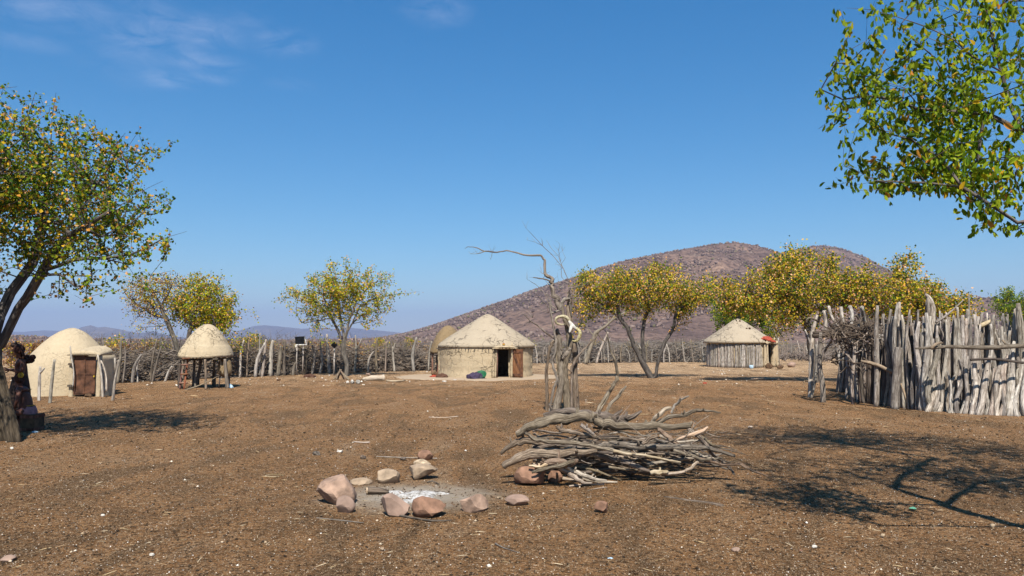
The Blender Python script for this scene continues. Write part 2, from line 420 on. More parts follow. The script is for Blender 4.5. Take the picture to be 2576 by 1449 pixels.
# one mopane leaf: two rounded wings folded along the stalk
LEAF_BIG_V = [(0, 0, 0), (.38, .0, .02), (.9, .05, .05), (.25, .20, .20), (.72, .27, .30), (1.12, .15, .20), (.25, -.20, .20), (.72, -.27, .30), (1.12, -.15, .20)]
LEAF_BIG_F = [(0, 1, 4, 3), (1, 2, 5, 4), (0, 6, 7, 1), (1, 7, 8, 2)]
LEAF_SM_V = [(0, 0, 0), (.95, 0, 0), (.55, .42, .2), (.55, -.42, .2)]
LEAF_SM_F = [(0, 1, 2), (0, 3, 1)]

def tree(name, label, cat, seeds, blobs, ntips, leaf_mat_, bark, leaf, perleaf, group=None, seed=1, rt=0.004,
         step=0.28, droop=0.5, trunk_r=None, big=False, shell=2.0, spray=0.8, leafy=6, spread=0.10, power=0.46, kill=None):
    """trunk and limbs follow the seed paths; finer branches reach for points spread through the crown's volume"""
    rng = np.random.default_rng(seed)
    pos = []; par = []
    for path in seeds:
        path = [Vector(p) for p in path]
        start = -1
        if pos:
            d = [(Vector(q) - path[0]).length for q in pos]; start = int(np.argmin(d))
        prev = start; last = path[0]
        if start < 0: pos.append(tuple(path[0])); par.append(-1); prev = 0
        for q in path[1:]:
            k = max(1, int((q - last).length / step))
            for j in range(1, k + 1):
                w = last.lerp(q, j / k) + Vector(rng.normal(size=3)) * 0.02 * (j < k)
                pos.append(tuple(w)); par.append(prev); prev = len(pos) - 1
            last = q
    nseed = len(pos)
    tot = sum(b[2] for b in blobs); tips = []
    for c, r, w in blobs:
        n = int(ntips * w / tot); v = rng.normal(size=(n, 3)); v /= np.linalg.norm(v, axis=1)[:, None]
        u = rng.random(n) ** (1 / shell)
        tips.append((np.array(c) + v * u[:, None] * np.array(r))[:int(n * (1 - spray))])
        # sprays: straight shoots running out through the shell of the crown
        ns = int(n * spray / 7) + 1; r_ = np.array(r); v2 = rng.normal(size=(ns, 3)); v2 /= np.linalg.norm(v2, axis=1)[:, None]
        end = np.array(c) + v2 * r_ * (rng.random(ns)[:, None] ** .45) * 1.10
        root_c = np.array(c) - np.array([0, 0, r_[2] * 1.1 + .3]); di = end - root_c; di /= np.linalg.norm(di, axis=1)[:, None]; di[:, 2] *= .55
        di += rng.normal(size=di.shape) * .25; di /= np.linalg.norm(di, axis=1)[:, None]
        ln = step * rng.uniform(.45, 1.0, ns)
        for j in range(7): tips.append(end - di * (ln * j)[:, None] + rng.normal(size=end.shape) * step * .13 + np.array([0, 0, -.012 * j * j]) * 0)
    tips = np.concatenate(tips)
    if kill: tips = tips[[not kill(t) for t in tips]]
    A = np.zeros((len(pos) + len(tips) * 14 + 50, 3)); A[:nseed] = pos; cnt = nseed
    sub = A[max(0, nseed // 4):nseed]
    dd = np.min(np.linalg.norm(tips[:, None] - sub[None], axis=2), axis=1)
    order = np.argsort(dd + rng.random(len(tips)) * dd.max() * 0.35)
    k0 = max(6, len(tips) // 14); first = rng.permutation(len(tips))[:k0]
    fs = set(first.tolist()); order = list(first) + [i for i in order if i not in fs]
    lo = nseed // 4
    for ti in order:
        t = tips[ti]
        df = A[lo:cnt] - t
        d = np.linalg.norm(df, axis=1) + np.maximum(0, df[:, 2]) * 0.7
        i = int(np.argmin(d)) + lo
        s0 = A[i]; ln = float(np.linalg.norm(t - s0)); k = min(12, max(1, int(ln / step)))
        bow = rng.normal(size=3) * ln * 0.09; bow[2] -= ln * 0.06
        prev = i
        for j in range(1, k + 1):
            f = j / k
            A[cnt] = s0 + (t - s0) * f + bow * math.sin(f * math.pi) + rng.normal(size=3) * 0.018 * (j < k)
            par.append(prev); prev = cnt; cnt += 1
    pos = A[:cnt]; par = np.array(par)
    tipc = np.zeros(cnt); ch = [[] for _ in range(cnt)]
    for i in range(cnt):
        if par[i] >= 0: ch[par[i]].append(i)
    for i in range(cnt - 1, -1, -1):
        if not ch[i]: tipc[i] = 1
        if par[i] >= 0: tipc[par[i]] += tipc[i]
    R = rt * tipc ** power
    if trunk_r: 
        sc = trunk_r / R[0]; R = R * (1 + (sc - 1) * np.minimum(1, (tipc / tipc[0]) ** 0.6))
    root = thing(name, Vector(seeds[0][0]), label, cat, group)
    wood = MB()
    starts = [(0, -1)]; rr = random.Random(seed)
    while starts:
        i, p = starts.pop(); chain = [p, i] if p >= 0 else [i]
        while ch[i]:
            m = max(ch[i], key=lambda c: tipc[c])
            for c in ch[i]:
                if c != m: starts.append((c, i))
            chain.append(m); i = m
        if len(chain) < 2: continue
        rad = [R[c] for c in chain]
        if p >= 0: rad[0] = rad[1]
        rad[-1] *= 0.6
        big_r = rad[0]
        sides = 9 if big_r > .06 else 6 if big_r > .025 else 4 if big_r > .008 else 3
        wood.tube([Vector(pos[c]) for c in chain], rad, sides, 0.22 if big_r > .05 else 0.05, cap=False, rng=rr)
    wood.build('trunk', bark, root)
    if perleaf > 0:
        ends = np.where(tipc <= leafy)[0]; ends = ends[ends >= nseed]
        w = np.repeat(ends, perleaf); f = rng.random(len(w))[:, None]
        base = pos[w] * (1 - f) + pos[par[w]] * f + rng.normal(size=(len(w), 3)) * spread * 0.5
        tv, tf = (LEAF_BIG_V, LEAF_BIG_F) if big else (LEAF_SM_V, LEAF_SM_F)
        sc = leaf * (0.7 + 0.6 * rng.random(len(w)))
        V, F = stamp(tv, tf, base, sc, rng, droop)
        build_np('foliage', V, F, leaf_mat_, root, smooth=False)
    return root
def lathe(mb, c, prof, seg=48, wob=0.0, skip=None, seed=0, lean=(0, 0), close_top=True):
    """surface of revolution with hand-made unevenness; skip(angle, z) leaves openings"""
    c = Vector(c); V = []; F = []
    zmax = max(p[1] for p in prof)
    for j, (r, z) in enumerate(prof):
        for k in range(seg):
            t = 2 * math.pi * k / seg
            q = Vector((math.cos(t) * 1.7 + seed, math.sin(t) * 1.7, z * 1.3))
            rr = r * (1 + wob * mnoise.noise(q)) + wob * 0.35 * mnoise.noise(q * 3.1)* min(1, r * 3)
            zz = z + wob * 0.25 * mnoise.noise(q * 1.3 + Vector((9, 3, 1)))
            V.append((c.x + rr * math.cos(t) + lean[0] * z / zmax, c.y + rr * math.sin(t) + lean[1] * z / zmax, c.z + zz))
    for j in range(len(prof) - 1):
        for k in range(seg):
            k2 = (k + 1) % seg
            tm = 2 * math.pi * (k + 0.5) / seg; zm = (prof[j][1] + prof[j + 1][1]) / 2
            if skip and skip(tm, zm): continue
            F.append((j * seg + k, j * seg + k2, (j + 1) * seg + k2, (j + 1) * seg + k))
    if close_top: F.append(tuple((len(prof) - 1) * seg + k for k in range(seg)))
    return mb.add(V, F)
def rock(mb, c, size, seed, flat=0.0, cuts=5, lv=2, sharp=0.0, rot=0.0):
    """a rounded stone with a few broken faces"""
    rnd = random.Random(seed)
    import bmesh
    bm = bmesh.new(); bmesh.ops.create_icosphere(bm, subdivisions=lv + 1, radius=1.0)
    planes = []
    for _ in range(cuts):
        n = Vector((rnd.gauss(0, 1), rnd.gauss(0, 1), rnd.gauss(0, .7))).normalized(); planes.append((n, rnd.uniform(.58, .88) - sharp * .12))
    R = Matrix.Rotation(rot, 3, 'Z')
    V = []
    for v in bm.verts:
        p = v.co.copy()
        p *= 1 + 0.16 * mnoise.noise(p * 1.3 + Vector((seed * 3.1, 0, 0)))
        for n, d in planes:
            e = p.dot(n) - d
            if e > 0: p -= n * e * (0.94 + sharp * .06)
        p *= 1 + 0.05 * mnoise.noise(p * 4 + Vector((seed, 0, 0))) + .02 * mnoise.noise(p * 11)
        p = Vector((p.x * size[0] / 2, p.y * size[1] / 2, p.z * size[2] / 2))
        V.append(Vector(c) + R @ p)
    F = [tuple(v.index for v in f.verts) for f in bm.faces]
    bm.free()
    return mb.add(V, F)

# ------------------------------------------------------------------ ground
FIRE = G(1040, 1248)
def t_stretch(t, v, k):
    m = t.new('ShaderNodeMapping'); m.inputs['Scale'].default_value = k; t.l.new(v, m.inputs[0]); return m.outputs[0]
def make_ground_mat():
    t = NT('trampled dung and dirt ground')
    geo = t.new('ShaderNodeNewGeometry'); sep = t.new('ShaderNodeSeparateXYZ'); t.l.new(geo.outputs['Position'], sep.inputs[0])
    pos = geo.outputs['Position']
    big = t.noise(pos, 0.22, 4, 0.6); mid = t.noise(pos, 1.7, 5, 0.62); clod = t.noise(pos, 12, 7, 0.72, 0.4); fine = t.noise(pos, 46, 5, 0.8); speck = t.noise(pos, 21, 6, 0.85)
    dirt = t.ramp(mid, [(0.28, L(0.249, 0.129, 0.054)), (0.5, L(0.329, 0.177, 0.082)), (0.72, L(0.426, 0.243, 0.119))])
    dirt = t.mix(t.ramp(big, [(0.4, 0.0), (0.62, 0.55)]), dirt, L(0.433, 0.248, 0.124))
    sand = t.ramp(mid, [(0.3, L(.44, .31, .20)), (0.7, L(.70, .53, .38))])
    wy = t.math('ADD', sep.outputs['Y'], t.math('MULTIPLY', t.math('SUBTRACT', big, 0.5), 14.0))
    wy = t.math('ADD', wy, t.math('MULTIPLY', t.math('SUBTRACT', mid, 0.5), 5.0))
    m1 = t.new('ShaderNodeMapRange'); t.l.new(wy, m1.inputs[0]); m1.inputs[1].default_value = 28; m1.inputs[2].default_value = 44
    col = t.mix(m1.outputs[0], dirt, sand)
    far = t.new('ShaderNodeMapRange'); t.l.new(sep.outputs['Y'], far.inputs[0]); far.inputs[1].default_value = 110; far.inputs[2].default_value = 260
    scrubc = t.ramp(t.noise(pos, 0.05, 5), [(0.35, L(.21, .15, .11)), (0.65, L(.31, .22, .165))])
    col = t.mix(far.outputs[0], col, scrubc)
    # trodden paler dust and darker damp dung, in drifts a pace or two wide
    drift = t.noise(t_stretch(t, pos, (1.0, .42, 1)), 0.75, 6, 0.66, 1.2)
    col = t.mix(t.ramp(drift, [(0.40, 0.75), (0.52, 0.0)]), col, L(.12, .078, .046))
    col = t.mix(t.ramp(drift, [(0.53, 0.0), (0.66, 0.65)]), col, L(.40, .29, .20))
    # dark clods
    col = t.mix(t.ramp(clod, [(0.38, 0.9), (0.50, 0.0)]), col, L(0.057, 0.030, 0.013))
    col = t.mix(t.ramp(fine, [(0.40, 0.9), (0.53, 0.0)]), col, L(0.046, 0.026, 0.012))
    col = t.mix(t.ramp(speck, [(0.52, 0.0), (0.66, 0.65)]), col, L(.46, .34, .23))
    col = t.mix(t.ramp(speck, [(0.36, 0.7), (0.47, 0.0)]), col, L(.075, .05, .032))
    # pale chips of stone and straw, two sizes
    hs = []
    for sc, th, wdt in ((60, .70, .30), (28, .92, .25), (120, .66, .32)):
        dv = t.new('ShaderNodeVectorMath', operation='ADD'); t.l.new(pos, dv.inputs[0]); dv.inputs[1].default_value = (sc * .37, sc * .11, 0)
        vo = t.new('ShaderNodeTexVoronoi'); vo.inputs['Scale'].default_value = sc; t.l.new(dv.outputs[0], vo.inputs['Vector'])
        sp = t.new('ShaderNodeSeparateColor'); t.l.new(vo.outputs['Color'], sp.inputs[0])
        pick = t.math('GREATER_THAN', sp.outputs[0], th)
        near = t.math('LESS_THAN', vo.outputs['Distance'], wdt)
        k = t.math('MULTIPLY', pick, near)
        chip = t.ramp(sp.outputs[1], [(0, L(.30, .21, .13)), (.5, L(.46, .35, .24)), (.85, L(.72, .62, .49))])
        col = t.mix(k, col, chip); hs.append(k)
    # grey dust round the fire place
    sub = t.new('ShaderNodeVectorMath', operation='SUBTRACT'); t.l.new(pos, sub.inputs[0]); sub.inputs[1].default_value = FIRE
    ml = t.new('ShaderNodeVectorMath', operation='MULTIPLY'); t.l.new(sub.outputs[0], ml.inputs[0]); ml.inputs[1].default_value = (0.85, 1.0, 1)
    le = t.new('ShaderNodeVectorMath', operation='LENGTH'); t.l.new(ml.outputs[0], le.inputs[0])
    dd = t.math('ADD', le.outputs['Value'], t.math('MULTIPLY', t.math('SUBTRACT', t.noise(pos, 3.5, 5), 0.5), 0.7))
    am = t.new('ShaderNodeMapRange', interpolation_type='SMOOTHSTEP'); t.l.new(dd, am.inputs[0])
    am.inputs[1].default_value = 0.30; am.inputs[2].default_value = 1.15; am.inputs[3].default_value = 0.8; am.inputs[4].default_value = 0
    col = t.mix(am.outputs[0], col, L(.36, .31, .26))
    am2 = t.new('ShaderNodeMapRange', interpolation_type='SMOOTHSTEP'); t.l.new(dd, am2.inputs[0]); am2.inputs[1].default_value = 0.0; am2.inputs[2].default_value = 0.85; am2.inputs[3].default_value = 0.8; am2.inputs[4].default_value = 0
    col = t.mix(am2.outputs[0], col, L(.50, .485, .475))
    # swept pale earth on the platform of the large hut
    h = t.math('ADD', t.math('ADD', t.math('MULTIPLY', clod, 1.0), t.math('MULTIPLY', fine, 0.45)), t.math('MULTIPLY', hs[0], 0.12))
    h = t.math('ADD', h, t.math('MULTIPLY', speck, .6)); t.bump(h, 1.0, 0.12)
    t.b.inputs['Specular IOR Level'].default_value = 0.08
    col = t.mix(1.0, col, (1.34, 1.22, 1.04, 1), 'MULTIPLY')
    return t.done(col, 0.97, 1)
M['ground'] = make_ground_mat()
def gheight(x, y):
    r = math.hypot(x, y)
    if r > 130: return 0.0
    return 0.028 * mnoise.noise(Vector((x * .45, y * .45, 0))) + 0.012 * mnoise.noise(Vector((x * 1.7, y * 1.7, 4)))
def make_ground():
    u = np.linspace(-1, 1, 301); xs = np.sinh(u * 8.2) / math.sinh(8.2) * 12000
    v = np.linspace(0, 1, 301); ys = np.sinh(v * 8.0) / math.sinh(8.0) * 13000 + 2.0
    ys = np.concatenate([[-3000, -200, -40, -15, -6, -2, 0, 1], ys])
    X, Y = np.meshgrid(xs, ys); Z = np.zeros_like(X)
    for j in range(X.shape[0]):
        for i in range(X.shape[1]):
            if abs(X[j, i]) < 60 and abs(Y[j, i]) < 90: Z[j, i] = gheight(X[j, i], Y[j, i])
    V = np.stack([X, Y, Z], 2).reshape(-1, 3); w = X.shape[1]; h = X.shape[0]
    idx = np.arange(w * h).reshape(h, w)
    F = np.stack([idx[:-1, :-1], idx[:-1, 1:], idx[1:, 1:], idx[1:, :-1]], 2).reshape(-1, 4)
    o = build_np('ground', V, F, M['ground'], smooth=True); tag(o, kind='structure')
make_ground()

# ------------------------------------------------------------------ hills
def hill_mat(name, a, b, c, s=0.02):
    t = NT(name); geo = t.new('ShaderNodeNewGeometry'); pos = geo.outputs['Position']
    n = t.noise(pos, s, 7, 0.65); n2 = t.noise(pos, s * 12, 4, 0.7)
    col = t.ramp(n, [(0.35, a), (0.5, b), (0.68, c)])
    n3 = t.noise(t_stretch(t, pos, (1.6, .5, .8)), s * .55, 6, .7, 1.0)
    col = t.mix(t.ramp(n3, [(0.36, 0.65), (0.5, 0.0)]), col, tuple(x * .62 for x in a[:3]) + (1,))
    col = t.mix(t.ramp(n3, [(0.55, 0.0), (0.68, 0.6)]), col, tuple(min(1, x * 1.3) for x in c[:3]) + (1,))
    col = t.mix(t.ramp(n2, [(0.40, 0.75), (0.55, 0.0)]), col, tuple(x * .38 for x in a[:3]) + (1,))
    t.bump(n2, 0.8, 1.0 / (s * 60))
    return t.done(col, 0.97)
M['hill'] = hill_mat('stony scrub hillside', L(.115, .074, .062), L(.185, .12, .095), L(.28, .185, .135))
M['far_hill'] = hill_mat('distant hills', L(.10, .085, .08), L(.15, .12, .10), L(.20, .16, .13), 0.002)
HILLS = []
def hill(name, prof, Rr, R0, mat, seed=0, rough=0.035, nr=46, step=6.0, back=1.5, label=None):
    """prof lists the ridge by bearing (picture x) and height (picture y); the slope comes down towards R0"""
    px = [p[0] for p in prof]; py = [p[1] for p in prof]
    cols = np.arange(px[0], px[-1] + step, step); rows = []
    tt = np.concatenate([np.linspace(0, 1, nr), 1 + np.linspace(0.04, 1, 10)])
    V = np.zeros((len(tt), len(cols), 3))
    for i, c in enumerate(cols):
        y = float(np.interp(c, px, py)); a = (c - 1288) / FPX
        cp, sp = math.cos(PITCH), math.sin(PITCH); b = (724.5 - y) / FPX
        dy = cp - b * sp; dz = sp + b * cp
        ridge = EYE + dz / dy * Rr; ax = a / dy
        for j, t in enumerate(tt):
            d = R0 + (Rr - R0) * t if t <= 1 else Rr + (Rr * (back - 1)) * (t - 1)
            s = (t * t * (3 - 2 * t)) * .45 + t * .55 if t <= 1 else max(0.0, 1 - (t - 1)) ** 1.2
            x = ax * d
            q = Vector((x, d, seed)) / (Rr * 0.11)
            nz = mnoise.fractal(q, 1.0, 2.0, 5)
            hgt = max(ridge, 0) * s
            z = hgt + ridge * rough * 4.5 * nz * min(1, t * 3) * (min(1, max(0, .96 - t) * 3) + .05)
            V[j, i] = (x, d, max(z, -2) - 1.2 * (1 - min(t * 4, 1)))
    w, h = len(cols), len(tt); idx = np.arange(w * h).reshape(h, w)
    F = np.stack([idx[:-1, :-1], idx[:-1, 1:], idx[1:, 1:], idx[1:, :-1]], 2).reshape(-1, 4)
    o = build_np(name, V.reshape(-1, 3), F, mat, smooth=True); tag(o, kind='structure')
    HILLS.append((o, V))
    return V
main_hill = hill('hill', [(880, 860), (960, 851), (1030, 838), (1100, 817), (1180, 789), (1270, 757), (1350, 728), (1430, 704), (1510, 677), (1590, 655), (1650, 643), (1720, 631),
    (1790, 622), (1850, 618), (1900, 623), (1960, 640), (2030, 668), (2120, 712), (2240, 760), (2350, 800), (2460, 850), (2520, 862)], 900, 330, M['hill'], 3)
hill2 = hill('hill', [(1700, 860), (1820, 735), (1900, 675), (1960, 642), (2010, 627), (2060, 618), (2110, 625), (2170, 645), (2240, 680), (2320, 722), (2400, 765), (2500, 830), (2560, 862)], 1250, 620, M['hill'], 8)
hill3 = hill('hill', [(2240, 862), (2340, 800), (2400, 772), (2450, 753), (2500, 750), (2560, 760), (2640, 752), (2760, 770), (2900, 800), (3100, 860)], 800, 340, M['hill'], 14)
low_rise = hill('hill', [(-900, 858), (-300, 846), (-60, 842), (20, 846), (90, 848), (180, 853), (300, 857), (420, 855), (520, 858), (640, 856), (800, 857), (960, 852), (1100, 857), (1250, 861)], 620, 260, M['hill'], 21, rough=0.1)
hill('mountains', [(-1500, 850), (-900, 830), (-400, 838), (0, 834), (60, 835), (110, 831), (170, 833), (250, 850), (300, 860)], 7600, 6000, M['far_hill'], 31, rough=.02, nr=16, step=10)
hill('mountains', [(120, 862), (160, 842), (185, 834), (205, 823), (228, 818), (246, 824), (262, 822), (300, 828), (335, 836), (352, 838), (370, 835), (384, 832), (400, 838), (440, 846), (560, 862)], 5200, 4200, M['far_hill'], 37, rough=.02, nr=16, step=6)
hill('mountains', [(440, 862), (520, 845), (600, 832), (640, 820), (665, 818), (700, 821), (760, 827), (800, 824), (850, 829), (880, 824), (930, 829), (1000, 836), (1060, 848), (1150, 858), (1300, 862)], 6800, 5400, M['far_hill'], 41, rough=.02, nr=16, step=8)

# shrubs all over the hillsides: nobody could count them
def crumple(seed):
    import bmesh
    bm = bmesh.new(); bmesh.ops.create_icosphere(bm, subdivisions=1, radius=1.0)
    r = random.Random(seed)
    V = [v.co * r.uniform(.55, 1.2) for v in bm.verts]; F = [tuple(v.index for v in f.verts) for f in bm.faces]; bm.free()
    return [tuple(v) for v in V], F
M['hill_scrub'] = leaf_mat('grey purple hill scrub', [(0, L(.085, .062, .058)), (.3, L(.12, .085, .076)), (.55, L(.155, .11, .095)), (.75, L(.19, .14, .115)), (.93, L(.11, .10, .05))], 0.0, 0.95)
def hill_scrub(V, n, seed, lo=0.03, hi=0.995, size=(1.1, 3.0)):
    r = np.random.default_rng(seed); nt, nc = 46, V.shape[1]
    t = (r.random(n) ** .55 * (hi - lo) + lo) * (nt - 1.001)
    c = r.random(n) * (nc - 1.001)
    j = t.astype(int); i = c.astype(int); ft = (t - j)[:, None]; fc = (c - i)[:, None]
    p = (V[j, i] * (1 - ft) + V[j + 1, i] * ft) * (1 - fc) + (V[j, i + 1] * (1 - ft) + V[j + 1, i + 1] * ft) * fc
    # clumped: keep by noise
    keep = np.array([mnoise.noise(Vector(q) / 55.0) * 1.5 + mnoise.noise(Vector(q) / 16.0) * .9 + 0.42 > r.random() * .8 for q in p])
    p = p[keep]; sc = size[0] + (size[1] - size[0]) * r.random(len(p)) ** 2
    p[:, 2] += sc * 0.35
    tv, tf = crumple(seed)
    return stamp(tv, tf, p, sc, r)
for k, (V, n) in enumerate(((main_hill, 26000), (hill2, 6500), (hill3, 5000), (low_rise, 7000))):
    a, b = hill_scrub(V, n, 50 + k, size=((.7, 1.9) if k != 1 else (1.0, 2.6)) if k != 3 else (.6, 1.3))
    tag(build_np('scrub', a, b, M['hill_scrub']), kind='stuff')
# thorny grey scrub on the flat between the enclosure and the hills
def twig_cloud(seed, n=16, h=1.0):
    r = random.Random(seed); V = []; F = []
    for _ in range(n):
        a = r.random() * 6.28; l = r.uniform(.5, 1.15); s = r.uniform(.15, 1.0)
        b = Vector((r.gauss(0, .1), r.gauss(0, .1), r.uniform(0, .25))); e = b + Vector((math.cos(a) * s, math.sin(a) * s, r.uniform(.25, 1.0))) * l * .8
        w = Vector((r.gauss(0, 1), r.gauss(0, 1), r.gauss(0, 1))).normalized() * .022
        w2 = Vector((w.y, -w.x, w.z)) 
        k = len(V); V += [b + w, b - w, b + w2, e]; F += [(k, k + 1, k + 3), (k + 1, k + 2, k + 3), (k + 2, k, k + 3)]
    return [tuple(v) for v in V], F
def flat_scrub(name, n, y0, y1, size, mat, seed, twigs=16, dens=0.0, xlim=None, leafy=0):
    r = np.random.default_rng(seed)
    y = y0 + (y1 - y0) * r.random(n) ** 1.15; x = (r.random(n) * 2 - 1) * (y * 0.78 + 6)
    if xlim: k = (x / y > xlim[0]) & (x / y < xlim[1]); x, y = x[k], y[k]
    p = np.stack([x, y, np.zeros_like(x)], 1)
    if leafy:
        keep = r.random(len(p)) < 1.0; p = p[keep]
        q = np.repeat(p, leafy, 0); s = np.repeat(size[0] + (size[1] - size[0]) * r.random(len(p)), leafy)
        o = r.normal(size=(len(q), 3)) * .38; q = q + o * s[:, None]; q[:, 2] = np.abs(q[:, 2]) + s * .5
        V, F = stamp(LEAF_SM_V, LEAF_SM_F, q, 0.13 + .1 * r.random(len(q)), r)
        return tag(build_np(name, V, F, mat), kind='stuff')
    Vs = []; Fs = []; off = 0
    for k in range(5):
        pk = p[k::5]; tv, tf = twig_cloud(seed * 9 + k, twigs); tv = np.array(tv)
        sc = size[0] + (size[1] - size[0]) * r.random(len(pk)); t = r.random(len(pk)) * 6.28
        c, s = np.cos(t), np.sin(t)
        x_ = tv[None, :, 0] * c[:, None] - tv[None, :, 1] * s[:, None]; y_ = tv[None, :, 0] * s[:, None] + tv[None, :, 1] * c[:, None]
        z_ = np.broadcast_to(tv[None, :, 2], x_.shape)
        W = np.stack([x_, y_, z_], 2) * sc[:, None, None] + pk[:, None, :]
        Fk = np.array(tf)[None] + (np.arange(len(pk)) * len(tv))[:, None, None] + off
        Vs.append(W.reshape(-1, 3)); Fs.append(Fk.reshape(-1, 3)); off += W.shape[0] * W.shape[1]
    return tag(build_np(name, np.concatenate(Vs), np.concatenate(Fs), mat), kind='stuff')
flat_scrub('scrub', 900, 62, 150, (1.3, 2.4), M['scrub'], 3, 34)
flat_scrub('scrub', 3200, 140, 420, (1.4, 2.8), M['scrub'], 5, 14)
flat_scrub('leafy_scrub', 110, 75, 260, (.8, 1.5), M['leaf_gold'], 9, leafy=110)
flat_scrub('leafy_scrub', 120, 60, 200, (.7, 1.2), M['leaf_rust'], 10, leafy=110, xlim=(-.8, -.1))

# air: one closed box of even haze round everything
def haze():
    x0, x1, y0, y1, z0, z1 = -13000, 13000, -3200, 13500, -5, 520
    mb = MB(); mb.add([(x, y, z) for z in (z0, z1) for x, y in ((x0, y0), (x1, y0), (x1, y1), (x0, y1))],
        [(3, 2, 1, 0), (4, 5, 6, 7), (0, 1, 5, 4), (1, 2, 6, 5), (2, 3, 7, 6), (3, 0, 4, 7)])
    m = bpy.data.materials.new('haze'); m.use_nodes = True; nn = m.node_tree.nodes; nn.clear()
    out = nn.new('ShaderNodeOutputMaterial'); pv = nn.new('ShaderNodeVolumePrincipled')
    pv.inputs['Color'].default_value = (.40, .50, .80, 1); pv.inputs['Density'].default_value = HAZE_DENSITY
    pv.inputs['Anisotropy'].default_value = 0.0
    m.node_tree.links.new(pv.outputs[0], out.inputs['Volume'])
    o = mb.build('haze', m, smooth=False); tag(o, kind='stuff')
HAZE_DENSITY = 0.00014
haze()

# ------------------------------------------------------------------ the large mud hut in the middle
def big_hut():
    Y = 37.0; c = P(1221, 900, Y); cx = c.x; R = 2.24; He = 1.46; Ha = 2.99
    root = thing('mud_hut', (cx, Y, 0), 'large round mud hut with grey walls and cracked pale cone roof, its red door open', 'hut')
    C = Vector((cx, Y, 0))
    da = -math.pi / 2 + math.asin(.885 / R)          # bearing of the doorway
    dh = 0.16
    def skip(t, z):
        d = (t - da + math.pi) % (2 * math.pi) - math.pi
        return abs(d) < dh and z < 1.32
    mb = MB()
    prof = [(R + .03, -.05), (R + .03, .12)] + [(R + .012 * math.sin(k * 2.2), .12 + k * .12) for k in range(1, 12)]
    lathe(mb, C, prof, 180, 0.012, skip, 3, close_top=False)
    inner = [(p[0] - .14, p[1]) for p in prof][::-1]
    lathe(mb, C, inner, 180, 0.01, skip, 3, close_top=False)
    # plaster bulging over the hidden wall posts
    rnd = random.Random(4)
    for k in range(34):
        t = math.pi + k / 33 * math.pi + rnd.uniform(-.03, .03)
        if abs(t - (da + 2 * math.pi)) < .28: continue
        b = C + Vector((math.cos(t), math.sin(t), 0)) * (R - .015)
        top = b + Vector((rnd.uniform(-.06, .06), 0, He + .02))
        mid = b.lerp(top, .5) + Vector((rnd.uniform(-.04, .04), 0, 0))
        mb.tube([b - (b - C).normalized() * .03, mid - (b - C).normalized() * rnd.uniform(.01, .05), top - (b - C).normalized() * .02], [rnd.uniform(.03, .06), .05, rnd.uniform(.025, .05)], 7, .3, sub=3, rng=rnd) if k % 2 else None
    mb.build('wall', M['mud_wall'], root)
    # roof: cone with a rounded tip and a soft overhanging lip
    rp = [(R - .1, He - .06), (R + .04, He - .07), (R + .085, He - .03), (R + .09, He + .04), (R - .01, He + .15), (R - .3, He + .36), (R - .75, He + .66), (R - 1.2, He + .96), (R - 1.6, He + 1.22), (R - 1.9, He + 1.405), (R - 2.08, He + 1.5), (R - 2.18, He + 1.528), (.01, He + 1.535)]
    P2 = []
    for i in range(len(rp) - 1):
        for j in range(3):
            f = j / 3; P2.append((rp[i][0] * (1 - f) + rp[i + 1][0] * f, rp[i][1] * (1 - f) + rp[i + 1][1] * f))
    P2.append(rp[-1])
    mb = MB(); lathe(mb, C, P2, 120, 0.02, None, 7, lean=(.10, 0)); mb.build('roof', M['mud_roof'], root)
    # ragged sticks under the eave
    mb = MB()
    for k in range(46):
        t = math.pi * 1.0 + k / 45 * math.pi + rnd.uniform(-.02, .02)
        if abs(t - (da + 2 * math.pi)) < .22: continue
        d = Vector((math.cos(t), math.sin(t), 0)); a = C + d * (R - .05) + Vector((0, 0, He - .09 + rnd.uniform(-.02, .01)))
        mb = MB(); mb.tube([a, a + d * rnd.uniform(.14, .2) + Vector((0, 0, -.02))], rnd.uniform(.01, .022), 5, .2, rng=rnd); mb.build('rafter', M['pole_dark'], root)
    # floor inside
    mb = MB(); lathe(mb, C, [(R - .1, .012), (.01, .013)], 40, 0); mb.build('hut_floor', M['mud_brown'], root)
    # porch: lintel, jambs
    d = Vector((math.cos(da), math.sin(da), 0)); s = Vector((-d.y, d.x, 0))
    def Q(u, v, z): return C + d * (R + v) + s * u + Vector((0, 0, z))
    ang = math.atan2(s.y, s.x)
    mb = MB()
    for u in (-.40, .40):
        mb.tube([Q(u, .02, 0), Q(u * .98, .06, .7), Q(u * .97, .10, 1.36)], [.05, .045, .045], 7, .2, sub=3, rng=rnd)
        mb.tube([Q(u * 1.25, .0, 0), Q(u * 1.22, .03, .7), Q(u * 1.2, .06, 1.36)], [.07, .06, .05], 7, .3, sub=3, rng=rnd)
    mb.build('door_jamb', M['mud_wall'], root)
    mb = MB(); mb.tube([Q(-.335, .08, 0.0), Q(-.33, .1, .7), Q(-.325, .11, 1.33)], [.022, .02, .02], 6, .1, rng=rnd)
    mb.build('door_frame', M['red_wood'], root)
    mb = MB()
    rock(mb, Q(0, .10, 1.43), (1.08, .5, .14), 21, cuts=2, rot=ang)
    for k in range(9):
        u = -.5 + k * .125; mb.tube([Q(u, -.1, 1.375 + rnd.uniform(-.01, .015)), Q(u + rnd.uniform(-.03, .03), .33 + rnd.uniform(-.05, .05), 1.37)], .022, 6, .3, rng=rnd)
    mb.tube([Q(-.62, .22, 1.37), Q(0, .26, 1.385), Q(.6, .22, 1.38)], .028, 7, .25, sub=3, rng=rnd)
    mb.tube([Q(.34, .2, 1.4), Q(.35, .2, 1.62)], .022, 6, .2, rng=rnd)
    mb.build('lintel', M['mud_wall'], root)
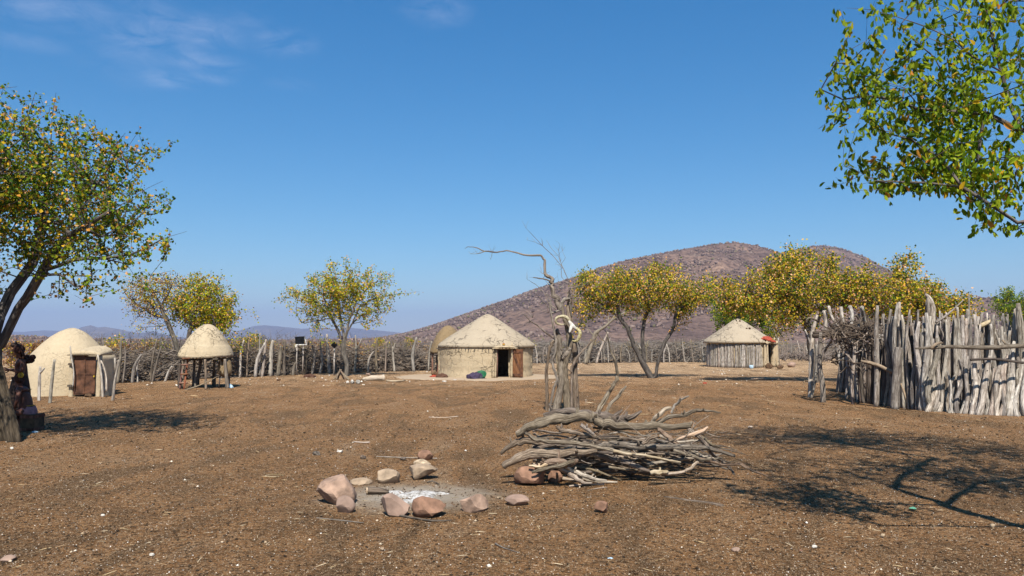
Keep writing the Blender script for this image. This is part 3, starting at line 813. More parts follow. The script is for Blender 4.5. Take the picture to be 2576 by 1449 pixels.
    # door leaf, hinged right, swung outwards
    h = Q(.43, .08, 0.04)
    fd = (s * .50 + d * .86 * 0).normalized()
    e = Vector((.42, -.22, 0)).normalized()
    n_ = Vector((-e.y, e.x, 0)) * -1
    def D(u, z, v=0.0): return h + e * u + Vector((0, 0, z)) + n_ * v
    leafw = .52
    mb = MB(); rot = math.atan2(e.y, e.x)
    for k in range(4):
        u = .065 + k * .13; mb.box(D(u, .66 + rnd.uniform(-.01, .01)), (.122, .025, 1.26 + rnd.uniform(-.03, .02)), rot)
    door = mb.build('door', M['red_wood'], root, smooth=False)
    mb = MB()
    for z in (.14, 1.18): mb.box(D(.26, z, .026), (.50, .025, .10), rot)
    mb.box(D(.25, .66, .028), (1.06, .022, .09), rot, ('Y', math.radians(64)))
    mb.box(D(.46, .66, .03), (.07, .02, 1.2), rot)
    mb.build('door_brace', M['rust'], door, smooth=False)
    # low swept platform of earth
    mb = MB()
    seg = 72; V = [(cx - .2, Y - 1.0, .05)]; F = []
    rr = [(R + .1, .05), (R + .75, .045), (R + 1.25, .015), (R + 1.7, -.04)]
    for r_, z in rr:
        for k in range(seg):
            t = 6.28318 * k / seg; q = 1 + .10 * mnoise.noise(Vector((math.cos(t) * 2, math.sin(t) * 2, 3)))
            V.append((cx - .25 + r_ * 1.12 * q * math.cos(t), Y + r_ * q * math.sin(t), z + .008 * mnoise.noise(Vector((t * 9, r_ * 3, 0)))))
    F += [(0, 1 + k, 1 + (k + 1) % seg) for k in range(seg)]
    for j in range(3):
        for k in range(seg):
            a = 1 + j * seg; F.append((a + k, a + seg + k, a + seg + (k + 1) % seg, a + (k + 1) % seg))
    mb.add(V, F); o = mb.build('earth_platform', M['platform']); tag(o, kind='structure')
    # things on and by the hut
    q = Q(-.05, .16, 1.50)
    mb = MB(); mb.tube([q, q + Vector((0, 0, .10))], .055, 14); t = thing('tin_can', q, 'small red tin can standing on the lintel of the big hut', 'can')
    mb.build('can_body', M['cloth_red'], t)
    mb = MB(); mb.tube([q + Vector((0, 0, .025)), q + Vector((0, 0, .075))], .0565, 14); mb.build('paper_label', M['gold'], t)
    p = P(1184, 850, 36.0)
    mb = MB(); rock(mb, p + Vector((0, -.05, -.02)), (.17, .14, .09), 5, cuts=4); tag(mb.build('mud_lump', M['dry_dark']), 'dark lump stuck on the left slope of the big cone roof', 'lump')
M['platform'] = mud_mat('swept pale earth', L(.44, .34, .24), L(.36, .27, .185), 2, .0)
big_hut()

def bundle(name, mat, px, py, Y, w, h, d, seed, label, cat, folds=9):
    """crumpled cloth: a low mound with folds"""
    c = P(px, py, Y); c.z = 0.0 if Y < 34 else .045
    mb = MB(); seg, rg = 56, 18; V = []; F = []
    rnd = random.Random(seed)
    for j in range(rg + 1):
        f = j / rg
        for k in range(seg):
            t = 6.28318 * k / seg
            n = mnoise.noise(Vector((math.cos(t) * 2 + seed, math.sin(t) * 2, f * 2.4)))
            fold = .09 * math.sin(t * folds + 5 * n + f * 7)
            r_ = math.sin(f * math.pi / 2) * (1 + .30 * n + fold)
            z = max(0, math.cos(f * math.pi / 2) ** .8 * (1 + .35 * mnoise.noise(Vector((math.cos(t), math.sin(t), seed + f * 3)))) + fold * .8)
            V.append((c.x + r_ * w / 2 * math.cos(t), c.y + r_ * d / 2 * math.sin(t), c.z - .005 + z * h))
    for j in range(rg):
        for k in range(seg):
            k2 = (k + 1) % seg; F.append((j * seg + k, (j + 1) * seg + k, (j + 1) * seg + k2, j * seg + k2))
    mb.add(V, F)
    return tag(mb.build(name, mat), label, cat)
bundle('cloth_bundle', M['cloth_purple'], 1195, 952, 34.2, .72, .26, .5, 3, 'crumpled purple cloth heaped in front of the big hut wall', 'cloth')
def bowl():
    c = P(1211, 952, 34.35); c.z = .045
    mb = MB(); pr = [(.10, 0), (.18, .06), (.225, .16), (.235, .22), (.222, .22), (.17, .07), (.01, .02)]
    lathe(mb, (0, 0, 0), pr, 36, close_top=False)
    R = Matrix.Rotation(math.radians(38), 3, 'X'); mb.v = [tuple(c + Vector((0, 0, .04)) + R @ Vector(v)) for v in mb.v]
    tag(mb.build('plastic_bowl', M['cloth_green']), 'dark green bowl tipped over beside the purple cloth', 'bowl')
bowl()
bundle('cloth_bundle', M['cloth_brown'], 1112, 951, 35.2, .55, .17, .4, 8, 'dark brown hide heap left of the big hut', 'cloth')
bundle('cloth_bundle', M['cloth_red'], 1094, 950, 35.6, .46, .09, .25, 12, 'small flat red cloth left of the brown hide heap', 'cloth')
def bottle():
    c = P(1128, 945, 37.3); c.z = 0; c.x = P(1127.5, 945, 36.4).x; c.y = 36.4
    t = thing('yellow_canister', c, 'yellow plastic canister between the big hut and the stilt granary behind it', 'canister')
    mb = MB(); lathe(mb, c, [(.09, 0), (.10, .03), (.10, .22), (.06, .28), (.03, .30), (.03, .33)], 20); mb.build('canister_body', M['yellow'], t)
    mb = MB(); mb.tube([c + Vector((0, 0, .33)), c + Vector((0, 0, .36))], .034, 12); mb.build('cap', M['cloth_red'], t)
bottle()

# ------------------------------------------------------------------ granaries: mud cap on stilts
def granary(px, Y, R, zev, zap, prof, cap_mat, label, legs, seed, platform=.08, lean=(0, 0), sag=0.0, ladder=False, wob=.03, group=None, folds=None):
    c = P(px, 900, Y); C = Vector((c.x, Y, 0)); rnd = random.Random(seed)
    root = thing('stilt_granary', C, label, 'granary', group)
    mb = MB(); pr = []
    for i in range(len(prof) - 1):
        for j in range(4):
            f = j / 4; pr.append((prof[i][0] * (1 - f) + prof[i + 1][0] * f, prof[i][1] * (1 - f) + prof[i + 1][1] * f))
    pr.append(prof[-1])
    lathe(mb, C, pr, 110, wob, None, seed, lean)
    for i, v in enumerate(mb.v):
        v = Vector(v); d = v - C; t = math.atan2(d.y, d.x); f = max(0, (zap - v.z) / (zap - zev))
        s_ = 1.0; dz = 0.0
        if folds:
            for ft, fw, fa in folds:
                q = (t - ft + math.pi) % (2 * math.pi) - math.pi
                s_ += fa * math.exp(-(q / fw) ** 2) * f ** 1.5
        if sag and v.z < zev + .12: dz = -sag * math.exp(-((d.x) / (.5 * R)) ** 2) * (1 if d.y < 0 else 0)
        mb.v[i] = (C.x + d.x * s_, C.y + d.y * s_, v.z + dz)
    mb.build('mud_cap', cap_mat, root)
    # platform of sticks
    mb = MB()
    for k in range(15):
        u = -1 + 2 * (k + .5) / 15; l = math.sqrt(max(.05, 1 - u * u)) * R * .97
        mb.tube([C + Vector((u * R * .95, -l, zev - .05 + rnd.uniform(-.01, .01))), C + Vector((u * R * .95 + rnd.uniform(-.05, .05), l, zev - .05))], .026, 6, .2, rng=rnd)
    for yy in (-.75, 0, .75):
        l = math.sqrt(1 - yy * yy * .9) * R * 1.02
        mb.tube([C + Vector((-l, yy * R, zev - .105)), C + Vector((0, yy * R, zev - .115)), C + Vector((l, yy * R, zev - .10))], .036, 7, .2, sub=3, rng=rnd)
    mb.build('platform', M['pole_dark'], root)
    for (x0, y0, x1, y1, r_, m) in legs:
        mb = MB(); a = C + Vector((x0, y0, -.03)); b = C + Vector((x1, y1, zev - .10))
        mb.tube([a, a.lerp(b, .35) + Vector((rnd.uniform(-.04, .04), 0, 0)), a.lerp(b, .7) + Vector((rnd.uniform(-.04, .04), 0, 0)), b], [r_ * 1.1, r_, r_ * .95, r_ * .9], 8, .2, sub=4, rng=rnd)
        mb.build('leg', m, root)
    if ladder:
        lad = thing('ladder', C + Vector((-R * 1.02, -R * .35, 0)), 'red brown stick ladder leaning on the left end of the pale stilt granary', 'ladder')
        pa = [P(452, 977, 27.5), P(459, 925, 27.75), P(466, 893, 28.0)]; pb = [P(463, 976, 27.4), P(470, 925, 27.65), P(474, 893, 27.9)]
        for pp in (pa, pb):
            pp[0].z = -.02; mb = MB(); mb.tube(pp, .032, 7, .2, sub=4, rng=rnd); mb.build('rail', M['red_wood'], lad)
        for y_ in (964, 942, 918, 902):
            a = P(449 + (977 - y_) * .12, y_, 27.5); b = P(470 + (977 - y_) * .1, y_ - 1, 27.5)
            mb = MB(); mb.tube([a, b], .03, 7, .2, rng=rnd); mb.build('rung', M['red_wood'], lad)
    return root, C
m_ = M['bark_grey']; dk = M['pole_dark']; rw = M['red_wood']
gy = 28.4; gz = 1.15; ga = 2.32
granary(520, gy, .96, gz, ga, [(.76, gz - .02), (.90, gz - .03), (.93, gz + .03), (.90, gz + .14), (.80, gz + .36), (.765, gz + .40), (.655, gz + .62), (.53, gz + .81), (.36, gz + 1.01), (.21, gz + 1.12), (.10, gz + 1.165), (.01, gz + 1.175)],
    M['mud_pale'], 'pale cream mud granary raised on wooden stilts over bare ground', 
    [(-.88, -.25, -.84, -.2, .045, dk), (-.56, -.74, -.60, -.7, .04, m_), (-.42, .3, -.30, .2, .06, dk), (-.30, -.2, -.42, -.1, .035, m_), (.34, -.84, .28, -.85, .042, m_), (.18, .35, .16, .3, .045, m_),
     (.92, -.35, .80, -.35, .06, m_), (.72, .25, .70, .2, .06, dk), (-.05, .85, -.05, .8, .05, dk), (-.68, .5, -.66, .5, .045, dk)], 5, sag=.05, ladder=True,
    folds=((-2.75, .09, .08), (-2.28, .07, .13), (-2.0, .12, .07), (-2.50, .08, -.17), (-2.14, .05, -.11)))
def storage():
    c = P(566, 925, 28.3); z0 = .40; C = Vector((c.x, 28.3, z0))
    t = thing('storage_basket', C, 'brown dung plastered storage basket under the pale granary', 'basket')
    mb = MB(); lathe(mb, C, [(.02, 0), (.16, .02), (.245, .12), (.26, .25), (.24, .42), (.19, .58), (.14, .68)], 40, .05, None, 8); mb.build('basket_body', M['mud_brown'], t)
    mb = MB(); mb.tube([C + Vector((-.10, -.19, .70)), C + Vector((-.05, -.275, .40)), C + Vector((.03, -.24, .08))], .012, 6, sub=3); mb.build('binding_stick', M['dry_pale'], t)
    for x, y in ((-.14, -.1), (.14, -.1), (0, .15)):
        mb = MB(); mb.tube([Vector((C.x + x * 1.2, C.y + y, -.02)), Vector((C.x + x, C.y + y, z0 + .03))], .03, 7, .2); mb.build('leg', M['pole_dark'], t)
    p = P(580, 968, 28.1)
    bundle('cloth_bundle', M['blue_white'], 578, 974, 28.3, .24, .12, .2, 33, 'pale blue cloth lying in shade under the granary', 'cloth')
    rnd = random.Random(2)
    mb = MB(); mb.tube([P(455, 985, 27.0), P(490, 974, 27.15), P(515, 964, 27.2), P(545, 948, 27.4)], [.03, .025, .02, .012], 6, .2, sub=4)
    o = mb.build('fallen_branch', M['dry']); tag(o, 'long crooked branch leaning across the foot of the pale granary', 'branch')
storage()
gy2 = 40.3; gz2 = 1.12
granary(1127, gy2, .93, gz2, 2.52, [(.74, gz2), (.86, gz2 - .06), (.92, gz2), (.90, gz2 + .18), (.80, gz2 + .5), (.64, gz2 + .84), (.46, gz2 + 1.1), (.26, gz2 + 1.3), (.11, gz2 + 1.38), (.01, gz2 + 1.395)],
    M['mud_brown'], 'brown dung plastered granary half hidden behind the big hut', [(-.80, -.3, -.76, -.3, .045, rw), (-.45, -.7, -.42, -.7, .05, rw), (-.62, .2, -.6, .2, .05, dk), (0, .6, 0, .6, .05, dk), (.5, -.5, .5, -.5, .05, dk), (.7, .2, .7, .2, .05, dk), (-.28, -.1, -.3, -.1, .05, dk)], 9, wob=.06)
mb = MB(); mb.box(P(1147, 862, 39.38) , (.34, .02, .26), .05, ('X', -.5)); tag(mb.build('paper_sheet', M['white'], smooth=False), 'white sheet lying on the brown granary roof behind the big hut', 'sheet')
mb = MB(); rock(mb, Vector((P(1094, 950, 37.6).x, 37.6, .1)), (.5, .35, .26), 12); tag(mb.build('stone', M['box']), 'brown block at the feet of the brown granary', 'stone')

# ------------------------------------------------------------------ small beehive hut on the left
def beehive():
    Y = 25.3; cx = P(167, 900, Y).x; C = Vector((cx, Y, 0))
    root = thing('beehive_hut', C, 'beige beehive shaped mud hut with a closed brown door, at the left', 'hut')
    pr = [(1.44, -.05), (1.42, .2), (1.37, .5), (1.30, .8), (1.19, 1.08), (1.03, 1.36), (.83, 1.6), (.60, 1.83), (.38, 2.0), (.20, 2.09), (.08, 2.125), (.01, 2.13)]
    P2 = []
    for i in range(len(pr) - 1):
        for j in range(4):
            f = j / 4; P2.append((pr[i][0] * (1 - f) + pr[i + 1][0] * f, pr[i][1] * (1 - f) + pr[i + 1][1] * f))
    P2.append(pr[-1])
    mb = MB(); lathe(mb, C, P2, 110, .035, None, 13, lean=(.16, 0)); mb.build('mud_shell', M['mud_dome'], root)
    # porch with rounded hood
    DY = 23.75
    def Q(px, py, dy=0.0): return P(px, py, DY + dy)
    mb = MB()
    xl, xr = Q(181, 900).x, Q(245, 900).x; zt = Q(200, 893).z
    def slab(x0, x1, y0, y1, z0, z1, n=7, seed=0, r=.05):
        mb.box(((x0 + x1) / 2, (y0 + y1) / 2, (z0 + z1) / 2), (x1 - x0, y1 - y0, z1 - z0))
    # side walls as rounded, uneven piers
    def pier(x0, x1, y0, y1, h0, h1, seed):
        seg = 24; rows = 10; V = []; F = []
        for j in range(rows + 1):
            f = j / rows
            for k in range(seg):
                t = 6.28318 * k / seg; ct, st = math.cos(t), math.sin(t)
                u = abs(ct) ** .5 * (1 if ct > 0 else -1); v = abs(st) ** .5 * (1 if st > 0 else -1)
                n = 1 + .10 * mnoise.noise(Vector((ct * 2 + seed, st * 2, f * 3)))
                w = 1.08 - .08 * f
                x = (x0 + x1) / 2 + u * (x1 - x0) / 2 * n * w; y = (y0 + y1) / 2 + v * (y1 - y0) / 2 * n
                V.append((x, y, -.04 + f * (h0 + (h1 - h0) * (x - x0) / (x1 - x0))))
        for j in range(rows):
            for k in range(seg): F.append((j * seg + k, j * seg + (k + 1) % seg, (j + 1) * seg + (k + 1) % seg, (j + 1) * seg + k))
        F.append(tuple(rows * seg + k for k in range(seg))); mb.add(V, F)
    x1 = Q(187, 900).x; x2 = Q(241, 900).x
    pier(x1 - .17, x1 - .005, DY - .02, DY + .9, zt + .02, zt + .02, 3); mb.build('porch_wall', M['mud_dome'], root); mb = MB()
    pier(x2 + .005, x2 + .16, DY + .0, DY + .9, zt + .02, zt + .02, 5)
    mb.build('porch_wall', M['mud_dome'], root)
    mb = MB()   # hood: a mud slab rising from the lintel back into the dome
    seg = 22; V = []; F = []; rows = 9
    for j in range(rows):
        f = j / (rows - 1)
        for k in range(seg + 1):
            u = -1 + 2 * k / seg
            x = (x1 + x2) / 2 + u * ((x2 - x1) / 2 + .17 - .10 * f)
            y = DY - .10 + f * .95
            z = zt + .02 + (1 - abs(u) ** 3.0) * (.10 + .06 * math.sin(f * 1.5)) + .10 * f + .015 * mnoise.noise(Vector((u * 4, f * 4, 1)))
            V.append((x, y, z))
    w = seg + 1
    for j in range(rows - 1):
        for k in range(seg): F.append((j * w + k, j * w + k + 1, (j + 1) * w + k + 1, (j + 1) * w + k))
    b = len(V); V += [(x, y, zt - .015) for (x, y, z) in V[:]]
    for j in range(rows - 1):
        for k in range(seg): F.append((b + (j + 1) * w + k, b + (j + 1) * w + k + 1, b + j * w + k + 1, b + j * w + k))
    for k in range(seg): F.append((k + 1, k, b + k, b + k + 1))
    for j in range(rows - 1):
        F.append((j * w, (j + 1) * w, b + (j + 1) * w, b + j * w)); F.append(((j + 1) * w + seg, j * w + seg, b + j * w + seg, b + (j + 1) * w + seg))
    mb.add(V, F); mb.build('hood', M['mud_dome'], root)
    # door of two sheets on a frame
    zb = .06
    mb = MB(); wd = (x2 - x1)
    mb.box(((x1 + x2) / 2 - wd * .25, DY + .03, (zb + zt - .03) / 2), (wd * .49, .03, zt - .03 - zb)); mb.box(((x1 + x2) / 2 + wd * .245, DY + .036, (zb + zt - .03) / 2), (wd * .47, .03, zt - .05 - zb))
    door = mb.build('door', M['rust'], root, smooth=False)
    mb = MB()
    for z in (zt - .1, (zb + zt) * .52, zb + .06): mb.box(((x1 + x2) / 2, DY + .008, z), (wd * .94, .012, .05))
    mb.box(((x1 + x2) / 2, DY + .006, (zb + zt) / 2), (.04, .014, zt - zb - .06))
    mb.build('door_batten', M['rust'], door, smooth=False)
    mb = MB(); mb.box((x2 - .03, DY - .005, .62), (.035, .03, .05)); mb.build('latch', M['gold'], door, smooth=False)
    for z in (.99, .33):
        mb = MB(); mb.box((x1 - .055, DY - .05, z), (.16, .07, .065), 0, ('Y', .05)); mb.build('hinge_block', M['pole_dark'], root, smooth=False)
    mb = MB(); mb.tube([P(183, 975, DY - .12), P(186, 935, DY - .1), P(180, 900, DY - .1), P(176.5, 870, DY - .12)], [.02, .026, .03, .018], 7, .2, sub=4); mb.build('corner_stick', M['pole'], root)
    for q in (((262, 990), (256, 930), (245, 893)), ((268, 985), (266, 940), (250, 897))):
        mb = MB(); mb.tube([P(q[0][0], q[0][1], DY - .05), P(q[1][0], q[1][1], DY), P(q[2][0], q[2][1], DY + .05)], [.03, .028, .02], 7, .2, sub=4); mb.build('corner_stick', M['pole'], root)
    mb = MB(); rock(mb, (P(222, 990, DY - .3).x, DY - .3, .05), (.22, .16, .13), 4); tag(mb.build('stone', M['box']), 'small dark stone against the foot of the brown door', 'stone')
beehive()

# ------------------------------------------------------------------ pole walled hut on the right
def pole_hut():
    Y = 51.3; cx = P(1860, 900, Y).x; C = Vector((cx, Y, 0)); R = 2.10; He = 1.66; Ha = 3.22
    root = thing('pole_hut', C, 'round hut with a bare pole wall and smooth pale cone roof, far right', 'hut')
    da = -math.pi / 2 + .80; rnd = random.Random(12)
    def skip(t, z):
        d = (t - da + math.pi) % (2 * math.pi) - math.pi
        return abs(d) < .20 and z < 1.5
    mb = MB(); pr = [(R - .06, -.05 + k * .145) for k in range(13)]
    lathe(mb, C, pr, 120, .01, skip, 5, close_top=False); lathe(mb, C, [(p[0] - .13, p[1]) for p in pr][::-1], 120, .01, skip, 5, close_top=False)
    mb.build('wall', M['mud_wall'], root)
    rp = [(R - .2, He - .1), (R + .05, He - .12), (R + .17, He - .06), (R + .16, He + .04), (R + .0, He + .18), (R - .5, He + .52), (R - 1.0, He + .87), (R - 1.45, He + 1.19), (R - 1.75, He + 1.4), (R - 1.95, He + 1.5), (R - 2.05, He + 1.53), (.01, He + 1.54)]
    P2 = []
    for i in range(len(rp) - 1):
        for j in range(3):
            f = j / 3; P2.append((rp[i][0] * (1 - f) + rp[i + 1][0] * f, rp[i][1] * (1 - f) + rp[i + 1][1] * f))
    P2.append(rp[-1])
    mb = MB(); lathe(mb, C, P2, 100, .018, None, 17, lean=(-.08, 0)); mb.build('roof', M['mud_roof'], root)
    mb = MB(); lathe(mb, C, [(R - .2, .012), (.01, .013)], 40, 0); mb.build('hut_floor', M['mud_brown'], root)
    n = 44
    for k in range(n):
        t = math.pi * 1.0 + (k + .5) / n * (math.pi * .68) - .12
        r_ = rnd.uniform(.038, .06); d = Vector((math.cos(t), math.sin(t), 0)); s = Vector((-d.y, d.x, 0))
        a = C + d * (R + r_ * .3); b = C + d * (R - .02 + r_ * .3) + s * rnd.uniform(-.04, .04); b.z = He - .10 - rnd.uniform(0, .2) * (rnd.random() < .5); a.z = -.03
        mid = a.lerp(b, .5) + s * rnd.uniform(-.04, .04)
        mb = MB(); mb.tube([a, mid, b], [r_ * 1.1, r_, r_ * .85], 7, .2, sub=3, rng=rnd); mb.build('wall_pole', M['pole'], root)
    d = Vector((math.cos(da), math.sin(da), 0)); s = Vector((-d.y, d.x, 0))
    def Q(u, v, z): return C + d * (R + v) + s * u + Vector((0, 0, z))
    mb = MB()
    for u, th in ((-.56, .15), (.60, .16)):
        mb.tube([Q(u, -.05, 0), Q(u, .02, .8), Q(u * .9, .04, 1.5)], [th * 1.1, th, th * .9], 9, .25, sub=3, rng=rnd)
    for u in (-.62, .66, .80):
        mb.tube([Q(u, .2, 0), Q(u, .18, .8), Q(u, .16, 1.72)], .055, 7, .25, sub=3, rng=rnd)
    mb.build('door_jamb', M['mud_wall'], root)
    mb = MB()
    mb.tube([Q(-.75, .2, 1.55), Q(0, .24, 1.56), Q(.8, .2, 1.56)], .05, 8, .3, sub=3, rng=rnd)
    rock(mb, Q(0, .1, 1.62), (1.5, .55, .16), 6, cuts=2, rot=math.atan2(s.y, s.x))
    mb.tube([Q(.30, .2, 1.6), Q(.31, .22, 1.95)], .035, 6, .2, rng=rnd); mb.tube([Q(.30, .2, 1.8), Q(.85, .1, 1.95)], .02, 6, .2, rng=rnd)
    mb.build('lintel', M['mud_wall'], root)
    # red cloth thrown over the lintel
    q = Q(-.35, .12, 1.70); mb = MB(); seg = 40; V = []; F = []
    for j in range(13):
        f = j / 12
        for k in range(seg):
            t = 6.28318 * k / seg; n_ = mnoise.noise(Vector((math.cos(t) * 2, math.sin(t) * 2, f * 3))); r_ = math.sin(f * 1.57) * (1 + .3 * n_ + .1 * math.sin(6 * t))
            V.append((q.x + r_ * .42 * math.cos(t) , q.y + r_ * .25 * math.sin(t), q.z + .26 * math.cos(f * 1.57) * (1 + .4 * n_) - .10 * math.cos(t) * r_))
    for j in range(12):
        for k in range(seg): F.append((j * seg + k, (j + 1) * seg + k, (j + 1) * seg + (k + 1) % seg, j * seg + (k + 1) % seg))
    mb.add(V, F); tag(mb.build('red_blanket', M['cloth_red']), 'red blanket thrown over the lintel of the pole walled hut', 'blanket')
    # hide hanging inside the doorway
    mb = MB(); mb.box(Q(-.30, -.25, .62), (.36, .04, 1.2), math.atan2(s.y, s.x) + .7); mb.build('door', M['red_wood'], root, smooth=False)
    for px, py, w, h, mt, lb in ((1962, 922, .42, .3, 'box', 'leftmost brown stone right of the pole walled hut'), (1991, 915, .55, .42, 'rock_pink', 'rounded pinkish boulder farthest right beside the pole walled hut'), (1936, 928, .5, .4, 'box', 'dark pot-like stone before the pole hut doorway'), (1890, 925, .28, .25, 'blue_white', None)):
        g = P(px, py, 47.6 if py > 918 else 50); g.z = h * .38
        mb = MB()
        if lb: rock(mb, g, (w, w * .8, h), int(px)); tag(mb.build('stone', M[mt]), lb, 'stone')
        else: lathe(mb, (g.x, g.y, 0), [(.09, 0), (.13, .05), (.13, .2), (.11, .22)], 20); tag(mb.build('plastic_tub', M[mt]), 'small pale blue tub at the foot of the pole walled hut', 'tub')
    for k, (px, py) in enumerate(((1886, 825.5), (1878, 826.5))):
        mb = MB(); rock(mb, P(px, py, 50.2), (.17, .14, .12), 40 + k); tag(mb.build('roof_stone', M['box']), ('larger right one' if k == 0 else 'smaller left one') + ' of two dark stones on the pole hut roof', 'stone', 'stones on the pole hut roof')
M['rock_pink'] = flat_mat('pinkish sandstone', L(.34, .235, .185), 0.9, 0.22, 7)
pole_hut()

# ------------------------------------------------------------------ brushwood fence with upright posts
def brush(mb, path, n, hmax, depth, rnd, rad=(.010, .032), lean=0.35, back=0.3):
    """tangle of cut branches piled along path"""
    segs = [(Vector(a), Vector(b)) for a, b in zip(path, path[1:])]
    ls = [(b - a).length for a, b in segs]; tot = sum(ls)
    for _ in range(n):
        t = rnd.random() * tot; i = 0
        while t > ls[i] and i < len(ls) - 1: t -= ls[i]; i += 1
        a, b = segs[i]; d = (b - a).normalized(); p = a + d * t; nrm = Vector((-d.y, d.x, 0)); 
        if nrm.y < 0: nrm = -nrm
        z = (rnd.random() ** 1.5) * hmax
        p = p + nrm * (back - .45 * (rnd.random() < .22) + abs(rnd.gauss(0, .45)) * depth); p.z = z + .03
        l = rnd.uniform(.45, 1.6); dr = (d * rnd.choice((-1, 1)) + nrm * rnd.gauss(0, .35) + Vector((0, 0, rnd.gauss(0.02, lean)))).normalized()
        q1 = p - dr * l * .5; q2 = p + dr * l * .5; m = p + Vector((rnd.gauss(0, .1), rnd.gauss(0, .06), rnd.gauss(.03, .1))) * l
        for q in (q1, q2, m): q.z = max(q.z, .02)
        r_ = rnd.uniform(*rad) * (1.6 if rnd.random() < .12 else 1)
        mb.tube([q1, q1.lerp(m, .5) + Vector((rnd.gauss(0, .04), 0, rnd.gauss(0, .04))), m, m.lerp(q2, .5), q2], [r_, r_ * .9, r_ * .8, r_ * .6, r_ * .3], 4, .1, cap=False, rng=rnd)
        if rnd.random() < .5:
            e = m + (dr + Vector((rnd.gauss(0, .6), rnd.gauss(0, .5), rnd.gauss(.3, .5)))) * l * .3; e.z = max(e.z, .02)
            mb.tube([m, e], [r_ * .5, r_ * .2], 3, 0, cap=False, rng=rnd)
def post_part(pix, Yb, r0, mat, parent, rnd, name='post', fork=None):
    g = P(pix[0][0], pix[0][1], Yb); g.z = -.05
    pts = [g] + [P(x, y, Yb + rnd.uniform(-.05, .05)) for x, y in pix[1:]]
    mb = MB(); mb.tube(pts, [r0 * 1.1, r0, r0 * .62], 8, .28, sub=4, rng=rnd)
    if fork:
        b = P(fork[0][0], fork[0][1], Yb); e = P(fork[1][0], fork[1][1], Yb)
        mb.tube([b, b.lerp(e, .5), e], [r0 * .6, r0 * .5, r0 * .35], 6, .2, rng=rnd)
    return mb.build(name, mat, parent)
LEFT_POSTS = [  # x,y pixels from the foot up, thickness
    ([(262, 966), (262, 900), (260, 855)], .05, None), ([(295, 963), (303, 899), (305, 848)], .055, None), ([(308, 960), (315, 910), (314, 872)], .04, None),
    ([(333, 965), (338, 924), (356, 891)], .07, None), ([(382, 963), (390, 929), (406, 871)], .06, None), ([(379, 945), (384, 905), (395, 852)], .045, None),
    ([(415, 951), (424, 935), (433, 921)], .06, None), ([(347, 958), (345, 925), (352, 905)], .035, None),
    ([(604, 949), (606, 886), (614, 855)], .06, None), ([(621, 949), (622, 905), (627, 853)], .045, None), ([(642, 949), (647, 906), (667, 862)], .085, None), ([(659, 948), (664, 905), (669, 853)], .08, None),
    ([(680, 948), (682, 885), (687, 856)], .11, None), ([(699, 947), (704, 895), (707, 870)], .10, None), ([(715, 946), (714, 895), (718, 854)], .08, ((714, 880), (711, 852))),
    ([(737, 944), (739, 926), (744, 912)], .08, None), ([(767, 944), (771, 898), (777, 859)], .07, None), ([(785, 942), (791, 893), (785, 868)], .06, None), ([(803, 942), (810, 912), (805, 862)], .07, None),
    ([(828, 939), (825, 890), (822, 840)], .09, None), ([(843, 938), (842, 905), (841, 874)], .055, ((845, 905), (851, 880))), ([(891, 938), (896, 885), (894, 843)], .065, ((897, 880), (910, 852))),
    ([(926, 936), (928, 906), (940, 884)], .07, None), ([(948, 936), (946, 895), (949, 850)], .075, None), ([(969, 934), (971, 895), (972, 859)], .055, ((971, 870), (976, 856))), ([(993, 933), (989, 900), (988, 872)], .06, ((989, 885), (994, 862))),
    ([(1041, 933), (1038, 893), (1048, 848)], .10, None), ([(1078, 928), (1080, 890), (1086, 858)], .06, None), ([(655, 905), (653, 870), (655, 838)], .045, None)]
def fence_line(name, label, posts, path, nb, hmax, seed, dens=1.0, Yfun=None, depth=1.0):
    rnd = random.Random(seed)
    root = thing(name, path[0], label, 'fence')
    for pix, r0, fk in posts:
        Yb = Yfun(pix[0][0], pix[0][1]); post_part(pix, Yb, r0 * .88, M[rnd.choice(('post', 'post', 'bark_grey', 'twig'))], root, rnd, 'post', fk)
    mb = MB(); brush(mb, path, nb, hmax, depth, rnd)
    o = mb.build('brushwood', M['twig'], root, smooth=False); o['kind'] = 'stuff'
    return root
def yleft(x, y): return float(np.interp(x, [260, 450, 620, 830, 1090], [30.5, 33.5, 36.2, 40.5, 44.0]))
LEFT_PATH = [G(x, 858 + EYE * FPX / yleft(x, 0)) for x in (225, 300, 380, 450, 530, 620, 720, 830, 950, 1090, 1180)]
fence_line('brush_fence', 'long fence of crooked posts and piled brushwood left of the big hut', LEFT_POSTS, LEFT_PATH, 1900, 1.25, 5, Yfun=yleft, depth=1.1)
RP = []; r_ = random.Random(9)
for x in list(range(1352, 1790, 14)):
    x = x + r_.uniform(-10, 10); h = r_.choice((850, 862, 872, 880, 868)) + r_.uniform(-8, 8); b = 914 - (x - 1350) * .012; k = r_.uniform(-9, 9)
    RP.append(([(x, b), (x + k * .3 + r_.uniform(-3, 3), (b + h) / 2), (x + k, h)], r_.uniform(.03, .075), ((x + k * .5, h + 22), (x + k + r_.choice((-9, 9)), h + 2)) if r_.random() < .4 else None))
RP += [([(1474, 913), (1492, 859), (1506, 833)], .16, ((1493, 850), (1520, 820))), ([(1500, 913), (1510, 880), (1530, 835)], .10, None)]
def yright(x, y): return float(np.interp(x, [1340, 1780, 1950, 2100], [58, 62, 68, 72]))
RIGHT_PATH = [G(x, 858 + EYE * FPX / yright(x, 0)) for x in (1325, 1450, 1600, 1700, 1790)]
fence_line('brush_fence', 'fence of grey posts and tangled brushwood between the big hut and the pole walled hut', RP, RIGHT_PATH, 1500, 1.6, 6, Yfun=yright, depth=1.4)
RP2 = []
